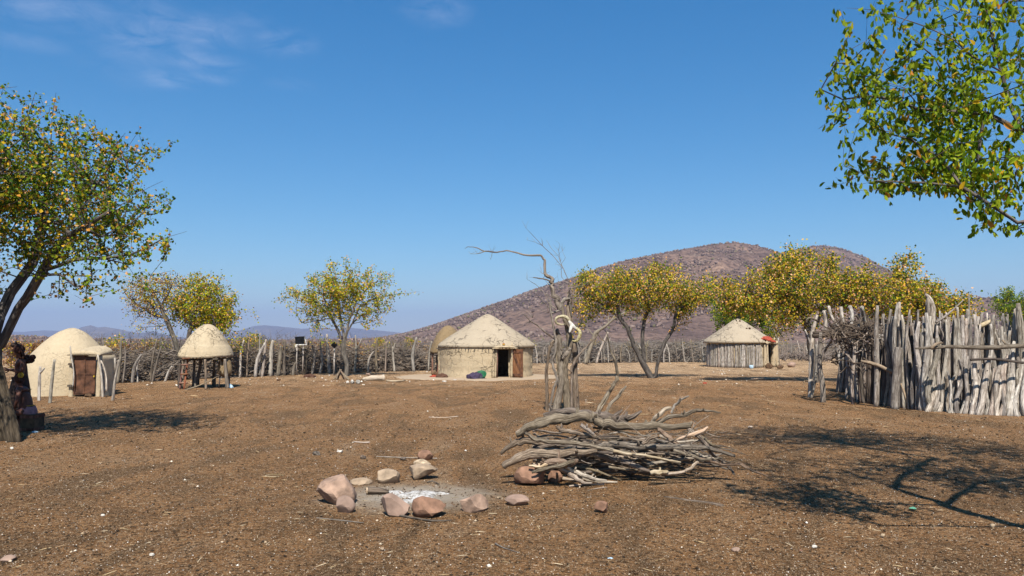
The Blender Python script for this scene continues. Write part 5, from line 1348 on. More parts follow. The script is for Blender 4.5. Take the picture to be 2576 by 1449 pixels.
# ------------------------------------------------------------------ dead shrine tree with ox skull
DY = 19.1
def S(cx, cy, dy=0.0): return P(1308 + cx * .18986, 771.4 + cy * .18986, DY + dy)
def U(cx, cy, dy=0.0): return P(1039.7 + cx * .30097, 570.2 + cy * .30097, DY + dy)
M['bark_dead'] = wood_mat('dead tree bark', L(.06, .04, .028), L(.20, .15, .11), L(.38, .31, .24), 34, .14, .22, 1.0)
def dead_tree():
    rnd = random.Random(77); k = .18986 / FPX * DY
    root = thing('dead_tree', G(1412, 1030), 'dead leafless tree of several twisted grey stems standing behind the wood pile', 'tree')
    root_o = ORIG[root.name]
    stems = [([(352, 1350), (356, 1100), (350, 900), (375, 650), (395, 540), (440, 465), (485, 432)], (24, 22, 21, 20, 22, 22, 16), -.05, 'stem'),
        ([(485, 440), (400, 382), (340, 340), (250, 262), (140, 190), (55, 105)], (15, 13, 12, 10, 8, 4), -.08, 'branch'), ([(150, 196), (125, 205), (98, 212)], (8, 7, 5), -.08, 'branch'),
        ([(480, 1355), (520, 1150), (552, 950), (540, 800), (530, 600), (520, 450), (500, 350), (492, 300)], (56, 44, 40, 42, 40, 36, 30, 20), 0.0, 'stem'),
        ([(640, 1355), (618, 1150), (600, 950), (592, 800), (640, 620), (655, 450), (640, 300), (606, 200), (575, 100), (560, 0)], (50, 46, 42, 42, 38, 38, 36, 26, 20, 17), .02, 'stem'),
        ([(560, 690), (600, 640), (650, 590), (670, 540)], (24, 26, 26, 24), -.05, 'branch'), ([(545, 640), (560, 590), (540, 560)], (10, 9, 6), -.12, 'branch'),
        ([(745, 1350), (735, 1100), (728, 900), (735, 700), (722, 520), (715, 430)], (46, 40, 36, 38, 36, 30), .10, 'stem'),
        ([(640, 330), (655, 200), (640, 60), (648, -110), (640, -200)], (34, 32, 30, 28, 22), .16, 'stem'),
        ([(690, 330), (688, 180), (680, 40), (690, -90), (684, -160)], (13, 11, 10, 9, 5), .1, 'branch'),
        ([(684, 1340), (682, 1000), (684, 800), (742, 705), (822, 590), (900, 512), (975, 430), (1010, 395)], (17, 15, 14, 14, 12, 11, 10, 5), -.1, 'stem'),
        ([(825, 580), (795, 530), (770, 470)], (10, 9, 6), -.1, 'branch'), ([(690, 740), (660, 700)], (10, 6), -.12, 'branch'), ([(684, 870), (636, 828)], (9, 6), -.14, 'branch'),
        ([(385, 1260), (450, 1080), (492, 980), (478, 900), (440, 800), (428, 720), (470, 600), (478, 450), (440, 250), (410, 100), (392, -60)], (17, 18, 18, 18, 17, 16, 15, 15, 14, 13, 10), -.12, 'stem'),
        ([(500, 900), (500, 760), (480, 640), (490, 520)], (14, 13, 12, 10), -.10, 'branch'),
        ([(765, 1200), (758, 1060), (765, 935)], (9, 8, 4), .02, 'branch')]
    for pts, rr, dy, nm_ in stems:
        q = [S(x, y, dy + .03 * math.sin(y * .01 + x)) for x, y in pts]
        if nm_ == 'stem' and pts[0][1] > 1240: q[0].z = min(q[0].z, -.05)
        kq, kr = kink(q, [r * k * 1.02 for r in rr], .13, rnd)
        mb = MB(); mb.tube(kq, kr, 14 if max(rr) > 25 else 8, .26, sub=3, rng=rnd)
        mb.build(nm_, M['bark_dead'], root)
    ku = .30097 / FPX * DY
    ups = [([(1228, 690), (1200, 620), (1170, 580), (1150, 500), (1165, 440), (1105, 400), (1100, 280), (1065, 240), (920, 235), (780, 200), (700, 215), (590, 205), (520, 175), (460, 168), (430, 182)], (26, 24, 21, 17, 17, 13, 10, 9, 7.5, 6, 5.5, 5, 4, 3, 1.5)),
        ([(1168, 455), (1080, 436), (1003, 425)], (7, 6, 4)), ([(600, 206), (540, 225), (478, 228)], (3.5, 2.5, 1)), ([(660, 212), (655, 245), (648, 275)], (2, 2, 1)), ([(1100, 398), (1070, 385)], (4, 2)), ([(1155, 500), (1120, 470)], (6, 4)),
        ([(1215, 690), (1240, 635), (1268, 606), (1310, 604)], (12, 15, 14, 10)), ([(1240, 690), (1160, 720), (1150, 640), (1120, 560)], (10, 8, 6, 3)), ([(1322, 760), (1300, 600), (1312, 520)], (6, 6, 5)), ([(1325, 700), (1325, 560)], (4, 3)),
        ([(1190, 690), (1130, 640), (1100, 560), (1020, 480), (950, 440)], (6, 4, 3, 2.5, 1.2)), ([(1310, 520), (1300, 460), (1250, 340), (1150, 225), (1080, 160), (1010, 85), (940, 10)], (5, 4, 3.4, 3, 2.6, 2, .9)),
        ([(1250, 345), (1210, 240), (1160, 190), (1110, 110)], (3, 2.4, 2, 1)), ([(1230, 290), (1215, 200), (1225, 150)], (2, 1.6, .8)), ([(1080, 160), (1020, 130), (950, 110)], (1.8, 1.3, .7)), ([(1300, 520), (1370, 500), (1440, 480)], (3, 2, 1)),
        ([(1150, 700), (1100, 640), (1030, 570), (1000, 540)], (4, 3, 2, 1)), ([(1310, 500), (1240, 420), (1235, 320), (1270, 260), (1245, 200)], (3, 2.4, 2, 1.5, .8))]
    for pts, rr in ups:
        dy = rnd.uniform(-.1, .12); mb = MB(); kq, kr = kink([U(x, y, dy) for x, y in pts], [r * ku for r in rr], .38, rnd); mb.tube(kq, kr, 8 if max(rr) > 6 else 4, .28, sub=2, rng=rnd)
        if max(rr) < 8:
            for _ in range(5):
                i = rnd.randrange(len(pts)); x, y = pts[i]; a = rnd.gauss(-1.57, 1.0); l = rnd.uniform(25, 75)
                mb.tube([U(x, y, dy), U(x + math.cos(a) * l * .5 + rnd.gauss(0, 4), y + math.sin(a) * l * .5, dy + .03), U(x + math.cos(a) * l, y + math.sin(a) * l, dy + rnd.uniform(-.2, .2))], [1.4 * ku, 1.0 * ku, .5 * ku], 3, 0, sub=2, rng=rnd)
        mb.build('branch', M['twig'], root)
    for _ in range(26):   # fine twigs round the upper stems
        x, y = rnd.choice(((1180, 600), (1250, 640), (1130, 720), (1300, 560), (1220, 520), (1120, 840), (1000, 760), (1330, 600))); a = rnd.uniform(-2.9, -.2); l = rnd.uniform(50, 150)
        mb = MB(); mb.tube([U(x, y), U(x + math.cos(a) * l * .5, y + math.sin(a) * l * .5 + rnd.gauss(0, 8), rnd.uniform(-.15, .15)), U(x + math.cos(a) * l, y + math.sin(a) * l, rnd.uniform(-.3, .3))], [2.2 * ku, 1.5 * ku, .5 * ku], 4, 0, sub=3, rng=rnd)
        mb.build('twig', M['twig'], root)
    # skull and horns
    sk = thing('ox_skull', S(690, 245, -.16), 'bleached ox skull with two large curled horns hung high on the dead tree', 'skull')
    mb = MB(); a = S(645, 190, -.20); b = S(745, 292, -.20); kk = k
    pts = [S(x, y, -.22) for x, y in ((640, 185), (668, 215), (690, 250), (720, 275), (748, 296))]
    mb.tube(pts, [13 * k, 22 * k, 29 * k, 24 * k, 15 * k], 12, .22, sub=4, rng=rnd)
    mb.tube([S(690, 255, -.24), S(668, 300, -.30), S(655, 345, -.33)], [24 * k, 18 * k, 10 * k], 10, .15, sub=3, rng=rnd)
    mb.build('skull_bone', M['bone'], sk)
    for hp, rr in (([(650, 195), (630, 155), (592, 132), (545, 130), (500, 142), (474, 175), (480, 210), (510, 232), (555, 238), (595, 230)], (22, 23, 22, 20, 19, 18, 16, 14, 10, 4)),
                   ([(742, 290), (770, 305), (790, 335), (794, 375), (780, 420), (755, 450), (720, 458), (692, 445)], (22, 24, 25, 24, 21, 18, 14, 5))):
        mb = MB(); mb.tube([S(x, y, -.20 - .06 * math.sin(i * .45)) for i, (x, y) in enumerate(hp)], [r * k for r in rr], 12, .05, sub=4, rng=rnd); mb.build('horn', M['horn'], sk)
dead_tree()

# ------------------------------------------------------------------ trees
def m_(px, Y): return px * Y / FPX
def blob(px, py, Y, wx, wy, d, w=1.0):
    return (tuple(P(px, py, Y)), (m_(wx, Y) / 2, d / 2, m_(wy, Y) / 2), w)
# big tree at the left edge
Y0 = 13.2
tree('mopane_tree', 'large green and gold leafy tree leaning in from the left edge of the picture', 'tree',
    [[P(-12, 1108, 13.3) * 1 - Vector((0, 0, .05)), P(-10, 1020, 13.4), P(-20, 940, 13.5), P(-18, 880, 13.5), P(2, 868, 13.5), P(20, 830, 13.5), P(46, 775, 13.5), P(69, 745, 13.4), P(106, 682, 13.3), P(153, 608, 13.2), P(205, 530, 13.2), P(260, 440, 13.3), P(300, 370, 13.4)],
     [P(-18, 880, 13.5), P(0, 796, 13.7), P(28, 736, 13.9), P(83, 662, 14.2), P(110, 560, 14.4), P(120, 450, 14.3), P(130, 330, 14.1)],
     [P(-20, 900, 13.5), P(-90, 800, 13.8), P(-180, 640, 13.7), P(-260, 480, 13.6), P(-300, 360, 13.6)], [P(-18, 880, 13.5), P(-50, 760, 12.9), P(-60, 600, 12.5), P(-30, 450, 12.3)],
     [P(106, 682, 13.3), P(180, 655, 13.0), P(260, 650, 12.9), P(330, 640, 12.8), P(410, 600, 12.8), P(470, 582, 12.8)], [P(153, 608, 13.2), P(230, 560, 12.8), P(330, 500, 12.7), P(410, 455, 12.7)],
     [P(106, 682, 13.3), P(150, 690, 12.8), P(190, 720, 12.6), P(230, 745, 12.5)]],
    [((-9.0, 10.8, 4.9), (1.9, 1.6, 1.1), 2.4), ((-9.3, 12.9, 4.6), (1.7, 1.3, .9), 2.8), blob(-50, 400, 12.0, 260, 330, 2.2, 1.6), blob(60, 400, 13.6, 400, 380, 4.4, 4.2), blob(170, 460, 13.5, 400, 330, 4.2, 4.2), blob(280, 500, 13.2, 260, 300, 3.0, 2.0), blob(30, 270, 13.5, 120, 140, 1.6, .35), blob(300, 370, 13.4, 200, 110, 2, .55), blob(210, 655, 12.8, 330, 110, 2.2, 1.1),
     blob(-150, 450, 13.8, 520, 420, 5, 3.6), blob(-60, 640, 13.4, 360, 190, 4, .5), blob(120, 590, 13.0, 280, 110, 2.4, .7), blob(70, 800, 12.9, 70, 40, .6, .05), blob(215, 740, 12.6, 110, 50, .6, .2), blob(375, 600, 12.9, 150, 90, 1.2, .45)],
    4500, M['leaf_left'], M['bark_dark'], .064, 6, seed=3, trunk_r=.155, big=False, droop=.9, rt=.0042, spread=.09, spray=.88, kill=lambda t: (lambda q: q[0] > 440 or (q[1] > 765 and q[0] > 110) or q[1] > 805 or (q[1] > 650 and q[0] > 30 and (t[0] * 7919.3) % 1 < .72) or (q[0] > 260 and q[1] < 250) or q[1] < 180 or (q[0] > 80 and q[1] < 225))(seen(t)))
# buttress bark roots at its foot
def buttress():
    rt_ = [o for o in COL.objects if o.name.startswith('mopane_tree')][0]; rnd = random.Random(6)
    mb = MB()
    for x0, x1, r1 in ((-66, -36, .10), (-28, -22, .14), (4, -12, .12), (28, -12, .085), (46, -6, .05)):
        a = P(x0, 1112, 13.25); a.z = -.05; b = P((x0 + x1) / 2, 1000, 13.35); c = P(x1, 890, 13.5)
        mb.tube([a, b, c], [r1 * 1.1, r1 * .8, r1 * .6], 9, .3, sub=5, rng=rnd)
    for x0, y1 in ((20, 1010), (30, 1000), (42, 1020)):
        a = P(x0 + 6, 1108, 13.05); a.z = -.03; mb.tube([a, P(x0 - 4, (1108 + y1) / 2, 13.1), P(x0 - 16, y1, 13.2)], [.05, .045, .03], 7, .3, sub=4, rng=rnd)
    mb.build('root_flare', M['bark_foot_shade'], rt_)
buttress()
# big tree at the right edge, its trunk outside the picture
tree('mopane_tree', 'large fresh green tree hanging into the upper right corner', 'tree',
    [[Vector((5.35, 4.7, -.05)), Vector((5.2, 4.75, 1.0)), Vector((5.0, 4.9, 2.0)), Vector((4.75, 5.1, 2.7)), Vector((4.6, 5.3, 3.6)), Vector((4.55, 5.5, 4.6)), Vector((4.5, 5.8, 5.6))],
     [Vector((4.75, 5.1, 2.7)), P(2560, 560, 5.3), P(2500, 520, 5.4), P(2420, 470, 5.6), P(2330, 460, 5.7), P(2200, 455, 5.8), P(2130, 415, 5.8)],
     [Vector((4.6, 5.3, 3.6)), P(2570, 330, 5.7), P(2480, 285, 5.8), P(2380, 280, 5.9), P(2250, 250, 6.0), P(2120, 250, 6.0), P(2065, 225, 6.0)],
     [P(2570, 330, 5.7), P(2520, 180, 5.8), P(2490, 60, 5.9), P(2460, -60, 6.0)], [P(2520, 180, 5.8), P(2400, 100, 5.7), P(2250, 40, 5.8), P(2130, 20, 5.8)],
     [P(2480, 285, 5.8), P(2460, 400, 5.6), P(2440, 440, 5.6), P(2480, 540, 5.5)], [P(2420, 470, 5.6), P(2370, 400, 5.7), P(2290, 350, 5.9), P(2210, 330, 5.9)],
     [Vector((4.55, 5.5, 4.6)), Vector((5.4, 6.2, 5.2)), Vector((6.3, 6.8, 5.8))], [Vector((4.6, 5.3, 3.6)), Vector((5.6, 5.9, 4.3)), Vector((6.8, 6.3, 4.6))], [Vector((4.5, 5.8, 5.6)), Vector((3.9, 6.6, 6.2))]],
    [blob(2380, 150, 5.9, 420, 330, 1.9, 3.2), blob(2330, 330, 5.8, 330, 190, 1.5, 1.3), blob(2420, 430, 5.7, 300, 120, 1.3, 1.0), blob(2190, 140, 6.0, 200, 300, 1.2, .62), blob(2115, 190, 6.0, 130, 150, .7, .16), blob(2130, 40, 6.0, 100, 90, .6, .12), blob(2200, 350, 5.9, 120, 140, .8, .2), blob(2250, 450, 5.75, 200, 50, .6, .16), blob(2500, 545, 5.45, 90, 50, .4, .10), blob(2150, 415, 5.8, 60, 60, .4, .05),
     blob(2540, 300, 5.8, 240, 480, 1.6, 1.6), blob(2500, -200, 6.1, 700, 420, 3.0, 2.2), ((5.9, 6.4, 4.9), (1.7, 1.6, 1.3), 16), ((5.7, 8.2, 7.2), (2.3, 1.9, .9), 26.0), ((7.4, 7.6, 6.0), (1.8, 1.8, 1.0), 8)],
    8200, M['leaf_right'], M['bark_dark'], .052, 4, seed=8, trunk_r=.075, big=True, droop=1.6, rt=.0016, step=.18, spread=.055, spray=.9, leafy=7,
    kill=lambda t: t[1] < 4.9 or t[1] > 10 or (t[1] > 7.6 and seen(t)[1] > -5) or (lambda q: q[0] < 2040 or (q[1] > 480 and q[0] < 2430) or q[1] > 590)(seen(t)))
# lone tree left of the big hut
Yt = 37.6
tree('small_tree', 'slender round crowned tree standing alone by the brush fence left of the big hut', 'tree',
    [[P(871, 945, Yt) - Vector((0, 0, .3)), P(872, 915, Yt), P(864, 890, Yt), P(862, 872, Yt), P(855, 842, Yt), P(842, 815, Yt), P(825, 790, Yt), P(790, 760, Yt), P(755, 740, Yt)], [P(864, 882, Yt), P(866, 855, Yt), P(872, 838, Yt), P(885, 815, Yt), P(905, 795, Yt), P(950, 780, Yt), P(975, 775, Yt)],
     [P(868, 850, Yt), P(860, 820, Yt), P(852, 780, Yt), P(850, 730, Yt), P(845, 690, Yt)], [P(872, 838, Yt), P(880, 800, Yt), P(895, 760, Yt), P(930, 720, Yt), P(970, 690, Yt)], [P(885, 815, Yt), P(905, 770, Yt), P(945, 750, Yt), P(1005, 738, Yt)], [P(842, 815, Yt), P(820, 760, Yt), P(800, 720, Yt), P(770, 690, Yt)], [P(825, 790, Yt), P(780, 745, Yt), P(715, 725, Yt)]],
    [blob(850, 735, Yt, 210, 110, 3.6, 4), blob(870, 700, Yt, 190, 80, 2.6, 1.8), blob(765, 735, Yt, 90, 45, 1.8, .6), blob(800, 780, Yt, 130, 40, 2.2, .9), blob(940, 735, Yt, 120, 60, 2.2, .9), blob(920, 778, Yt, 110, 30, 2, .6), blob(833, 662, Yt, 40, 24, .6, .16), blob(870, 655, Yt, 20, 20, .4, .1), blob(890, 668, Yt, 50, 20, .5, .12), blob(965, 692, Yt, 60, 20, .8, .22), blob(990, 740, Yt, 50, 10, .5, .12), blob(725, 728, Yt, 40, 12, .5, .12), blob(785, 697, Yt, 90, 18, .9, .25)],
    1250, M['leaf_small'], M['bark_dark'], .088, 8, seed=5, trunk_r=.12, droop=.3, rt=.0055, spread=.2)
# two crowned tree behind the pale granary
Yt = 34.5
tree('twisted_tree', 'half bare pale gold tree leaning left behind the pale granary', 'tree',
    [[P(452, 960, Yt) - Vector((0, 0, .1)), P(450, 920, Yt), P(452, 890, Yt), P(442, 860, Yt), P(432, 835, Yt), P(418, 800, Yt), P(405, 770, Yt), P(385, 735, Yt), P(365, 700, Yt)], [P(418, 800, Yt), P(385, 790, Yt), P(350, 770, Yt), P(320, 745, Yt)], [P(405, 770, Yt), P(425, 735, Yt), P(440, 700, Yt)], [P(385, 735, Yt), P(350, 720, Yt), P(315, 705, Yt)]],
    [blob(385, 735, Yt, 150, 120, 2.6, 3), blob(340, 725, Yt, 80, 90, 2, .8), blob(415, 700, Yt, 80, 50, 1.5, .7), blob(350, 770, Yt, 70, 35, 1.2, .3)],
    800, M['leaf_pale'], M['bark_dark'], .07, 5, seed=11, trunk_r=.10, rt=.006, spread=.22)
tree('twisted_tree', 'bushy yellow green tree directly behind the pale granary', 'tree',
    [[P(462, 960, Yt + .4) - Vector((0, 0, .1)), P(458, 900, Yt + .4), P(472, 862, Yt + .4), P(478, 830, Yt + .4), P(486, 800, Yt + .4), P(500, 760, Yt + .4), P(512, 720, Yt + .4)], [P(478, 830, Yt + .4), P(510, 800, Yt + .6), P(545, 780, Yt + .8), P(575, 760, Yt + .8)], [P(486, 800, Yt + .4), P(465, 760, Yt + .4), P(455, 730, Yt + .4)]],
    [blob(515, 765, Yt + .6, 160, 120, 3.0, 4), blob(560, 790, Yt + .6, 80, 90, 2, 1.1), blob(510, 705, Yt + .4, 110, 50, 2, 1), blob(455, 750, Yt + .5, 60, 90, 1.8, .7), blob(590, 745, Yt + .7, 24, 10, .5, .1)],
    1150, M['leaf_small'], M['bark_dark'], .09, 9, seed=12, trunk_r=.11, rt=.0055, spread=.24)
# golden umbrella tree right of the dead tree
Yt = 35.6
tree('umbrella_tree', 'flat topped golden green tree with dark forked trunks right of the dead tree', 'tree',
    [[P(1640, 953, Yt) - Vector((0, 0, .05)), P(1630, 935, Yt), P(1619, 916, Yt), P(1595, 871, Yt), P(1580, 826, Yt), P(1559, 799, Yt), P(1520, 770, Yt), P(1480, 740, Yt), P(1455, 715, Yt)], [P(1622, 922, Yt), P(1619, 890, Yt), P(1616, 841, Yt), P(1622, 799, Yt), P(1633, 778, Yt), P(1620, 730, Yt), P(1600, 690, Yt)],
     [P(1645, 953, Yt), P(1650, 945, Yt - .1), P(1658, 901, Yt - .2), P(1673, 859, Yt - .2), P(1695, 826, Yt - .2), P(1700, 787, Yt - .2), P(1715, 745, Yt - .2), P(1740, 700, Yt - .2)], [P(1673, 859, Yt - .2), P(1645, 838, Yt - .3), P(1620, 832, Yt - .3)], [P(1606, 891, Yt), P(1590, 836, Yt + .1), P(1530, 836, Yt + .2)][1:], [P(1559, 799, Yt), P(1550, 750, Yt), P(1560, 700, Yt)], [P(1700, 787, Yt - .2), P(1750, 750, Yt), P(1780, 720, Yt)], [P(1622, 799, Yt), P(1650, 760, Yt + .8), P(1680, 720, Yt + 1)]],
    [blob(1525, 725, Yt, 190, 95, 3.6, 2.9), blob(1620, 715, Yt, 210, 105, 4.4, 3.6), blob(1715, 735, Yt, 190, 90, 4, 2.8), blob(1560, 690, Yt, 120, 40, 2.4, .8), blob(1660, 675, Yt, 140, 34, 2.4, .8), blob(1780, 715, Yt, 60, 60, 2, .5), blob(1470, 765, Yt, 90, 40, 2, .6), blob(1480, 690, Yt, 80, 30, 2, .4)],
    1750, M['leaf_gold'], M['bark_dark'], .092, 9, seed=21, trunk_r=.16, rt=.0055, spread=.26)
# the trees behind the pole hut and the stockade
def mtree(name, label, base, Yt, trunk_pts, blobs, nt, leaf, mat, seed, per=10, tr=.15, bark='bark_dark'):
    g = P(base, 900, Yt); g.z = -.05
    seeds = [[g] + [P(x, y, Yt) for x, y in trunk_pts[0]]] + [[P(x, y, Yt + (i * .37 % 1) - .3) if j else P(x, y, Yt) for j, (x, y) in enumerate(t)] for i, t in enumerate(trunk_pts[1:])]
    return tree(name, label, 'tree', seeds, [blob(b[0], b[1], Yt + (b[6] if len(b) > 6 else 0), b[2], b[3], b[4], b[5]) for b in blobs], nt, M[mat], M[bark], leaf, per, seed=seed, trunk_r=tr, rt=.0055, spread=.26)
mtree('umbrella_tree', 'tallest golden green tree rising between the pole walled hut and the stockade', 2048, 32.0,
    [[(2046, 900), (2040, 850), (2030, 810), (2010, 775), (1985, 740), (1975, 700)], [(2040, 850), (2060, 800), (2075, 760), (2100, 720), (2120, 690)], [(2010, 775), (1960, 760), (1900, 740), (1860, 720)], [(2030, 810), (2040, 760), (2020, 700), (2015, 640)], [(2075, 760), (2130, 770), (2170, 750)]],
    [(1900, 735, 220, 110, 3.6, 2.9), (2010, 705, 240, 150, 4.2, 4.6), (2110, 725, 190, 120, 4, 2.7), (2015, 640, 110, 60, 1.6, .7), (1955, 670, 130, 60, 2, .8), (2090, 660, 90, 50, 1.6, .5), (1995, 618, 40, 30, .7, .12), (1830, 725, 90, 60, 2.2, .7), (1990, 780, 190, 50, 3, 1.1)],
    2100, .092, 'leaf_gold', 31, 9, .17)
mtree('umbrella_tree', 'broad yellow green tree behind the tall poles of the stockade', 2225, 31.0,
    [[(2222, 880), (2212, 820), (2202, 775), (2225, 735), (2237, 718)], [(2202, 775), (2180, 740), (2170, 700)], [(2212, 820), (2270, 790), (2330, 770), (2400, 755)], [(2225, 735), (2262, 690), (2275, 660)]],
    [(2200, 730, 190, 110, 4, 2.6), (2290, 745, 210, 110, 4, 2.8), (2365, 765, 190, 70, 3, 1.5), (2275, 670, 90, 60, 1.6, .6), (2280, 640, 60, 30, .8, .2), (2420, 752, 80, 22, 1.4, .3), (2340, 720, 110, 40, 2, .6), (2160, 700, 100, 60, 2, .6)],
    1500, .092, 'leaf_gold', 33, 9, .16)
mtree('bushy_tree', 'greener bushy tree directly behind the pale roof of the pole walled hut', 1868, 58, [[(1868, 870), (1866, 830), (1862, 800), (1855, 775)], [(1866, 830), (1900, 800), (1930, 785)], [(1862, 800), (1830, 790), (1805, 780)]],
    [(1865, 775, 170, 80, 5, 4), (1820, 790, 80, 60, 3, 1), (1920, 790, 120, 60, 4, 1.4), (1940, 830, 60, 30, 2, .3), (1790, 745, 40, 20, 1, .1)], 800, .13, 'leaf_green', 35, 9, .2)
mtree('bushy_tree', 'dark green tree at the right edge beyond the stockade', 2568, 62, [[(2568, 880), (2565, 830), (2560, 790), (2562, 760)], [(2565, 830), (2540, 790)]],
    [(2565, 760, 130, 70, 5, 4), (2525, 765, 60, 50, 3, .9), (2555, 800, 80, 40, 3, .8), (2540, 728, 60, 20, 1.6, .4)], 620, .12, 'leaf_green', 36, 8, .2)
mtree('thorn_tree', 'thin grey branched tree with sparse gold leaves right behind the pole walled hut', 1957, 56, [[(1957, 880), (1952, 850), (1944, 820), (1920, 790)], [(1952, 850), (1975, 820), (2000, 805)], [(1944, 820), (1955, 790)]],
    [(1960, 820, 110, 60, 3, 2), (1930, 800, 60, 40, 2, .6)], 150, .09, 'leaf_gold', 37, 2, .12, 'bark_grey')
# dry shrubs standing just behind the brush fence
SH = [(285, 862, 70, 40, 'leaf_gold', 'golden shrub right behind the beehive hut', 37), (345, 872, 110, 46, 'leaf_rust', 'rust brown shrub left of the half bare tree', 38), (400, 868, 90, 44, 'leaf_gold', 'olive shrub below the half bare tree', 39), (310, 880, 120, 40, 'leaf_rust', 'low rust shrub behind the bent stake', 36),
    (620, 852, 90, 46, 'leaf_gold', 'yellow shrub right of the pale granary', 41), (655, 862, 80, 40, 'leaf_gold', 'flat topped yellow shrub behind the fence left of the black panel', 44), (690, 876, 110, 40, 'leaf_rust', 'rust shrub behind the thick fence posts', 43), (600, 885, 90, 46, 'leaf_rust', 'dark rust shrub at the right edge of the pale granary', 40),
    (790, 866, 110, 40, 'leaf_rust', 'pinkish brown shrub right of the large black panel', 46), (830, 875, 80, 34, 'leaf_rust', 'pinkish brown shrub left of the lone tree trunk', 45), (740, 875, 80, 30, 'leaf_gold', 'small olive shrub below the large black panel', 47),
    (955, 856, 30, 14, 'leaf_gold', 'small bright yellow shrub far beyond the fence, left one of two', 90), (1032, 857, 44, 20, 'leaf_gold', 'bright yellow green shrub far beyond the fence near the brown granary', 85), (900, 868, 60, 26, 'leaf_rust', 'sparse brown shrub right of the lone tree trunk', 52),
    (90, 872, 60, 30, 'leaf_rust', 'sparse brown shrub left behind the beehive hut', 40), (30, 868, 90, 40, 'leaf_rust', 'brown shrub beyond the big tree at the left edge', 44), (1600, 868, 70, 22, 'leaf_gold', 'faint yellow shrub beyond the right fence under the umbrella tree', 80), (1720, 866, 60, 20, 'leaf_gold', 'faint yellow shrub beyond the right fence, left of the pole walled hut', 84)]
for i, (px, py, w, h, mt, lb, Yt) in enumerate(SH):
    g = P(px, 880, Yt); g.z = -.03
    tree('dry_shrub', lb, 'shrub', [[g, P(px + 2, (py + 890) / 2, Yt), P(px, py, Yt)], [P(px + 2, (py + 895) / 2, Yt), P(px - w * .25, py + h * .1, Yt)], [P(px + 2, (py + 895) / 2, Yt), P(px + w * .25, py + h * .1, Yt)]],
        [blob(px, py, Yt, w, h, 1.6, 1), blob(px, py + h * .7, Yt, w * 1.1, h * .9, 1.8, .6)], 120, M[mt], M['scrub'], .09 if Yt < 60 else .13, 11 if Yt < 60 else 14, group='shrubs beyond the fences', seed=60 + i, rt=.005, spread=.2, trunk_r=.03)
# grey leafless bushes just behind the fence
def bare_bushes():
    rnd = random.Random(44); mb = MB()
    for k in range(95):
        px = rnd.choice((rnd.uniform(230, 450), rnd.uniform(580, 1090), rnd.uniform(580, 1090), rnd.uniform(1340, 1800))); base = yleft(px, 0) if px < 1100 else yright(px, 0)
        Y = base + rnd.uniform(1.5, 7); x = P(px, 900, Y).x
        for j in range(16):
            a = rnd.random() * 6.28; h = rnd.uniform(.8, 2.1); s = rnd.uniform(.2, 1.0)
            p0 = Vector((x, Y, 0)); p1 = p0 + Vector((math.cos(a) * s * .4, math.sin(a) * s * .4, h * .5)); p2 = p0 + Vector((math.cos(a) * s + rnd.gauss(0, .1), math.sin(a) * s, h))
            mb.tube([p0, p1, p2], [.016, .011, .005], 3, 0, cap=False, rng=rnd)
            for _ in range(3):
                q = p1.lerp(p2, rnd.random()); mb.tube([q, q + Vector((rnd.gauss(0, .25), rnd.gauss(0, .25), rnd.uniform(.05, .4)))], [.008, .003], 3, 0, cap=False, rng=rnd)
    tag(mb.build('bare_brush', M['twig'], smooth=False), kind='stuff')
bare_bushes()

# ------------------------------------------------------------------ stockade on the right
def K(cx, cy, Y): return P(1945.4 + cx * .37026, 570.2 + cy * .37026, Y)
def kx(cx): return 1945.4 + cx * .37026
def ky(cy): return 570.2 + cy * .37026
def pole(root, x0, y0, x1, y1, Y, r, rnd, bend=None, fork=False, name='pole', mat='pole', top_r=.5, lean=0.0):
    a = K(x0, y0, Y); a.z = -.05; b = K(x1, y1, Y + lean)
    r *= .74; n = 4; L_ = (b - a).length; s = Vector((1, 0, 0)); pts = []
    b1, b2 = (bend if bend is not None else (rnd.gauss(0, .05), rnd.gauss(0, .035)))
    for i in range(n + 1):
        f = i / n; off = (b1 * math.sin(f * math.pi) + b2 * math.sin(f * 2 * math.pi)) ; pts.append(a.lerp(b, f) + s * off + Vector((0, rnd.gauss(0, .01), 0)))
    mb = MB(); mb.tube(pts, [r * 1.12, r * 1.04, r, r * .9, r * top_r], 9, .26, sub=3, rng=rnd)
    if fork:
        f0 = pts[3]; dx = rnd.choice((-1, 1)); mb.tube([pts[3] - Vector((0, 0, .1)), f0 + Vector((dx * .07, 0, .12)), f0 + Vector((dx * rnd.uniform(.08, .16), 0, rnd.uniform(.25, .45)))], [r * .6, r * .5, r * .35], 7, .2, sub=2, rng=rnd)
    for _ in range(rnd.choice((0, 1, 1, 2))):   # knots
        q = pts[rnd.randrange(1, 4)]; an = rnd.uniform(3.4, 6.0); mb.tube([q, q + Vector((math.cos(an), math.sin(an) * .8, .3)) * r * 1.5], [r * .35, r * .2], 6, .2, rng=rnd)
    return mb.build(name, M[mat], root)
rnd = random.Random(1234)
T = thing('pole_stockade', K(1150, 1255, 19.3), 'tall stockade of upright grey poles at the right edge, behind the shorter leaning row', 'stockade')
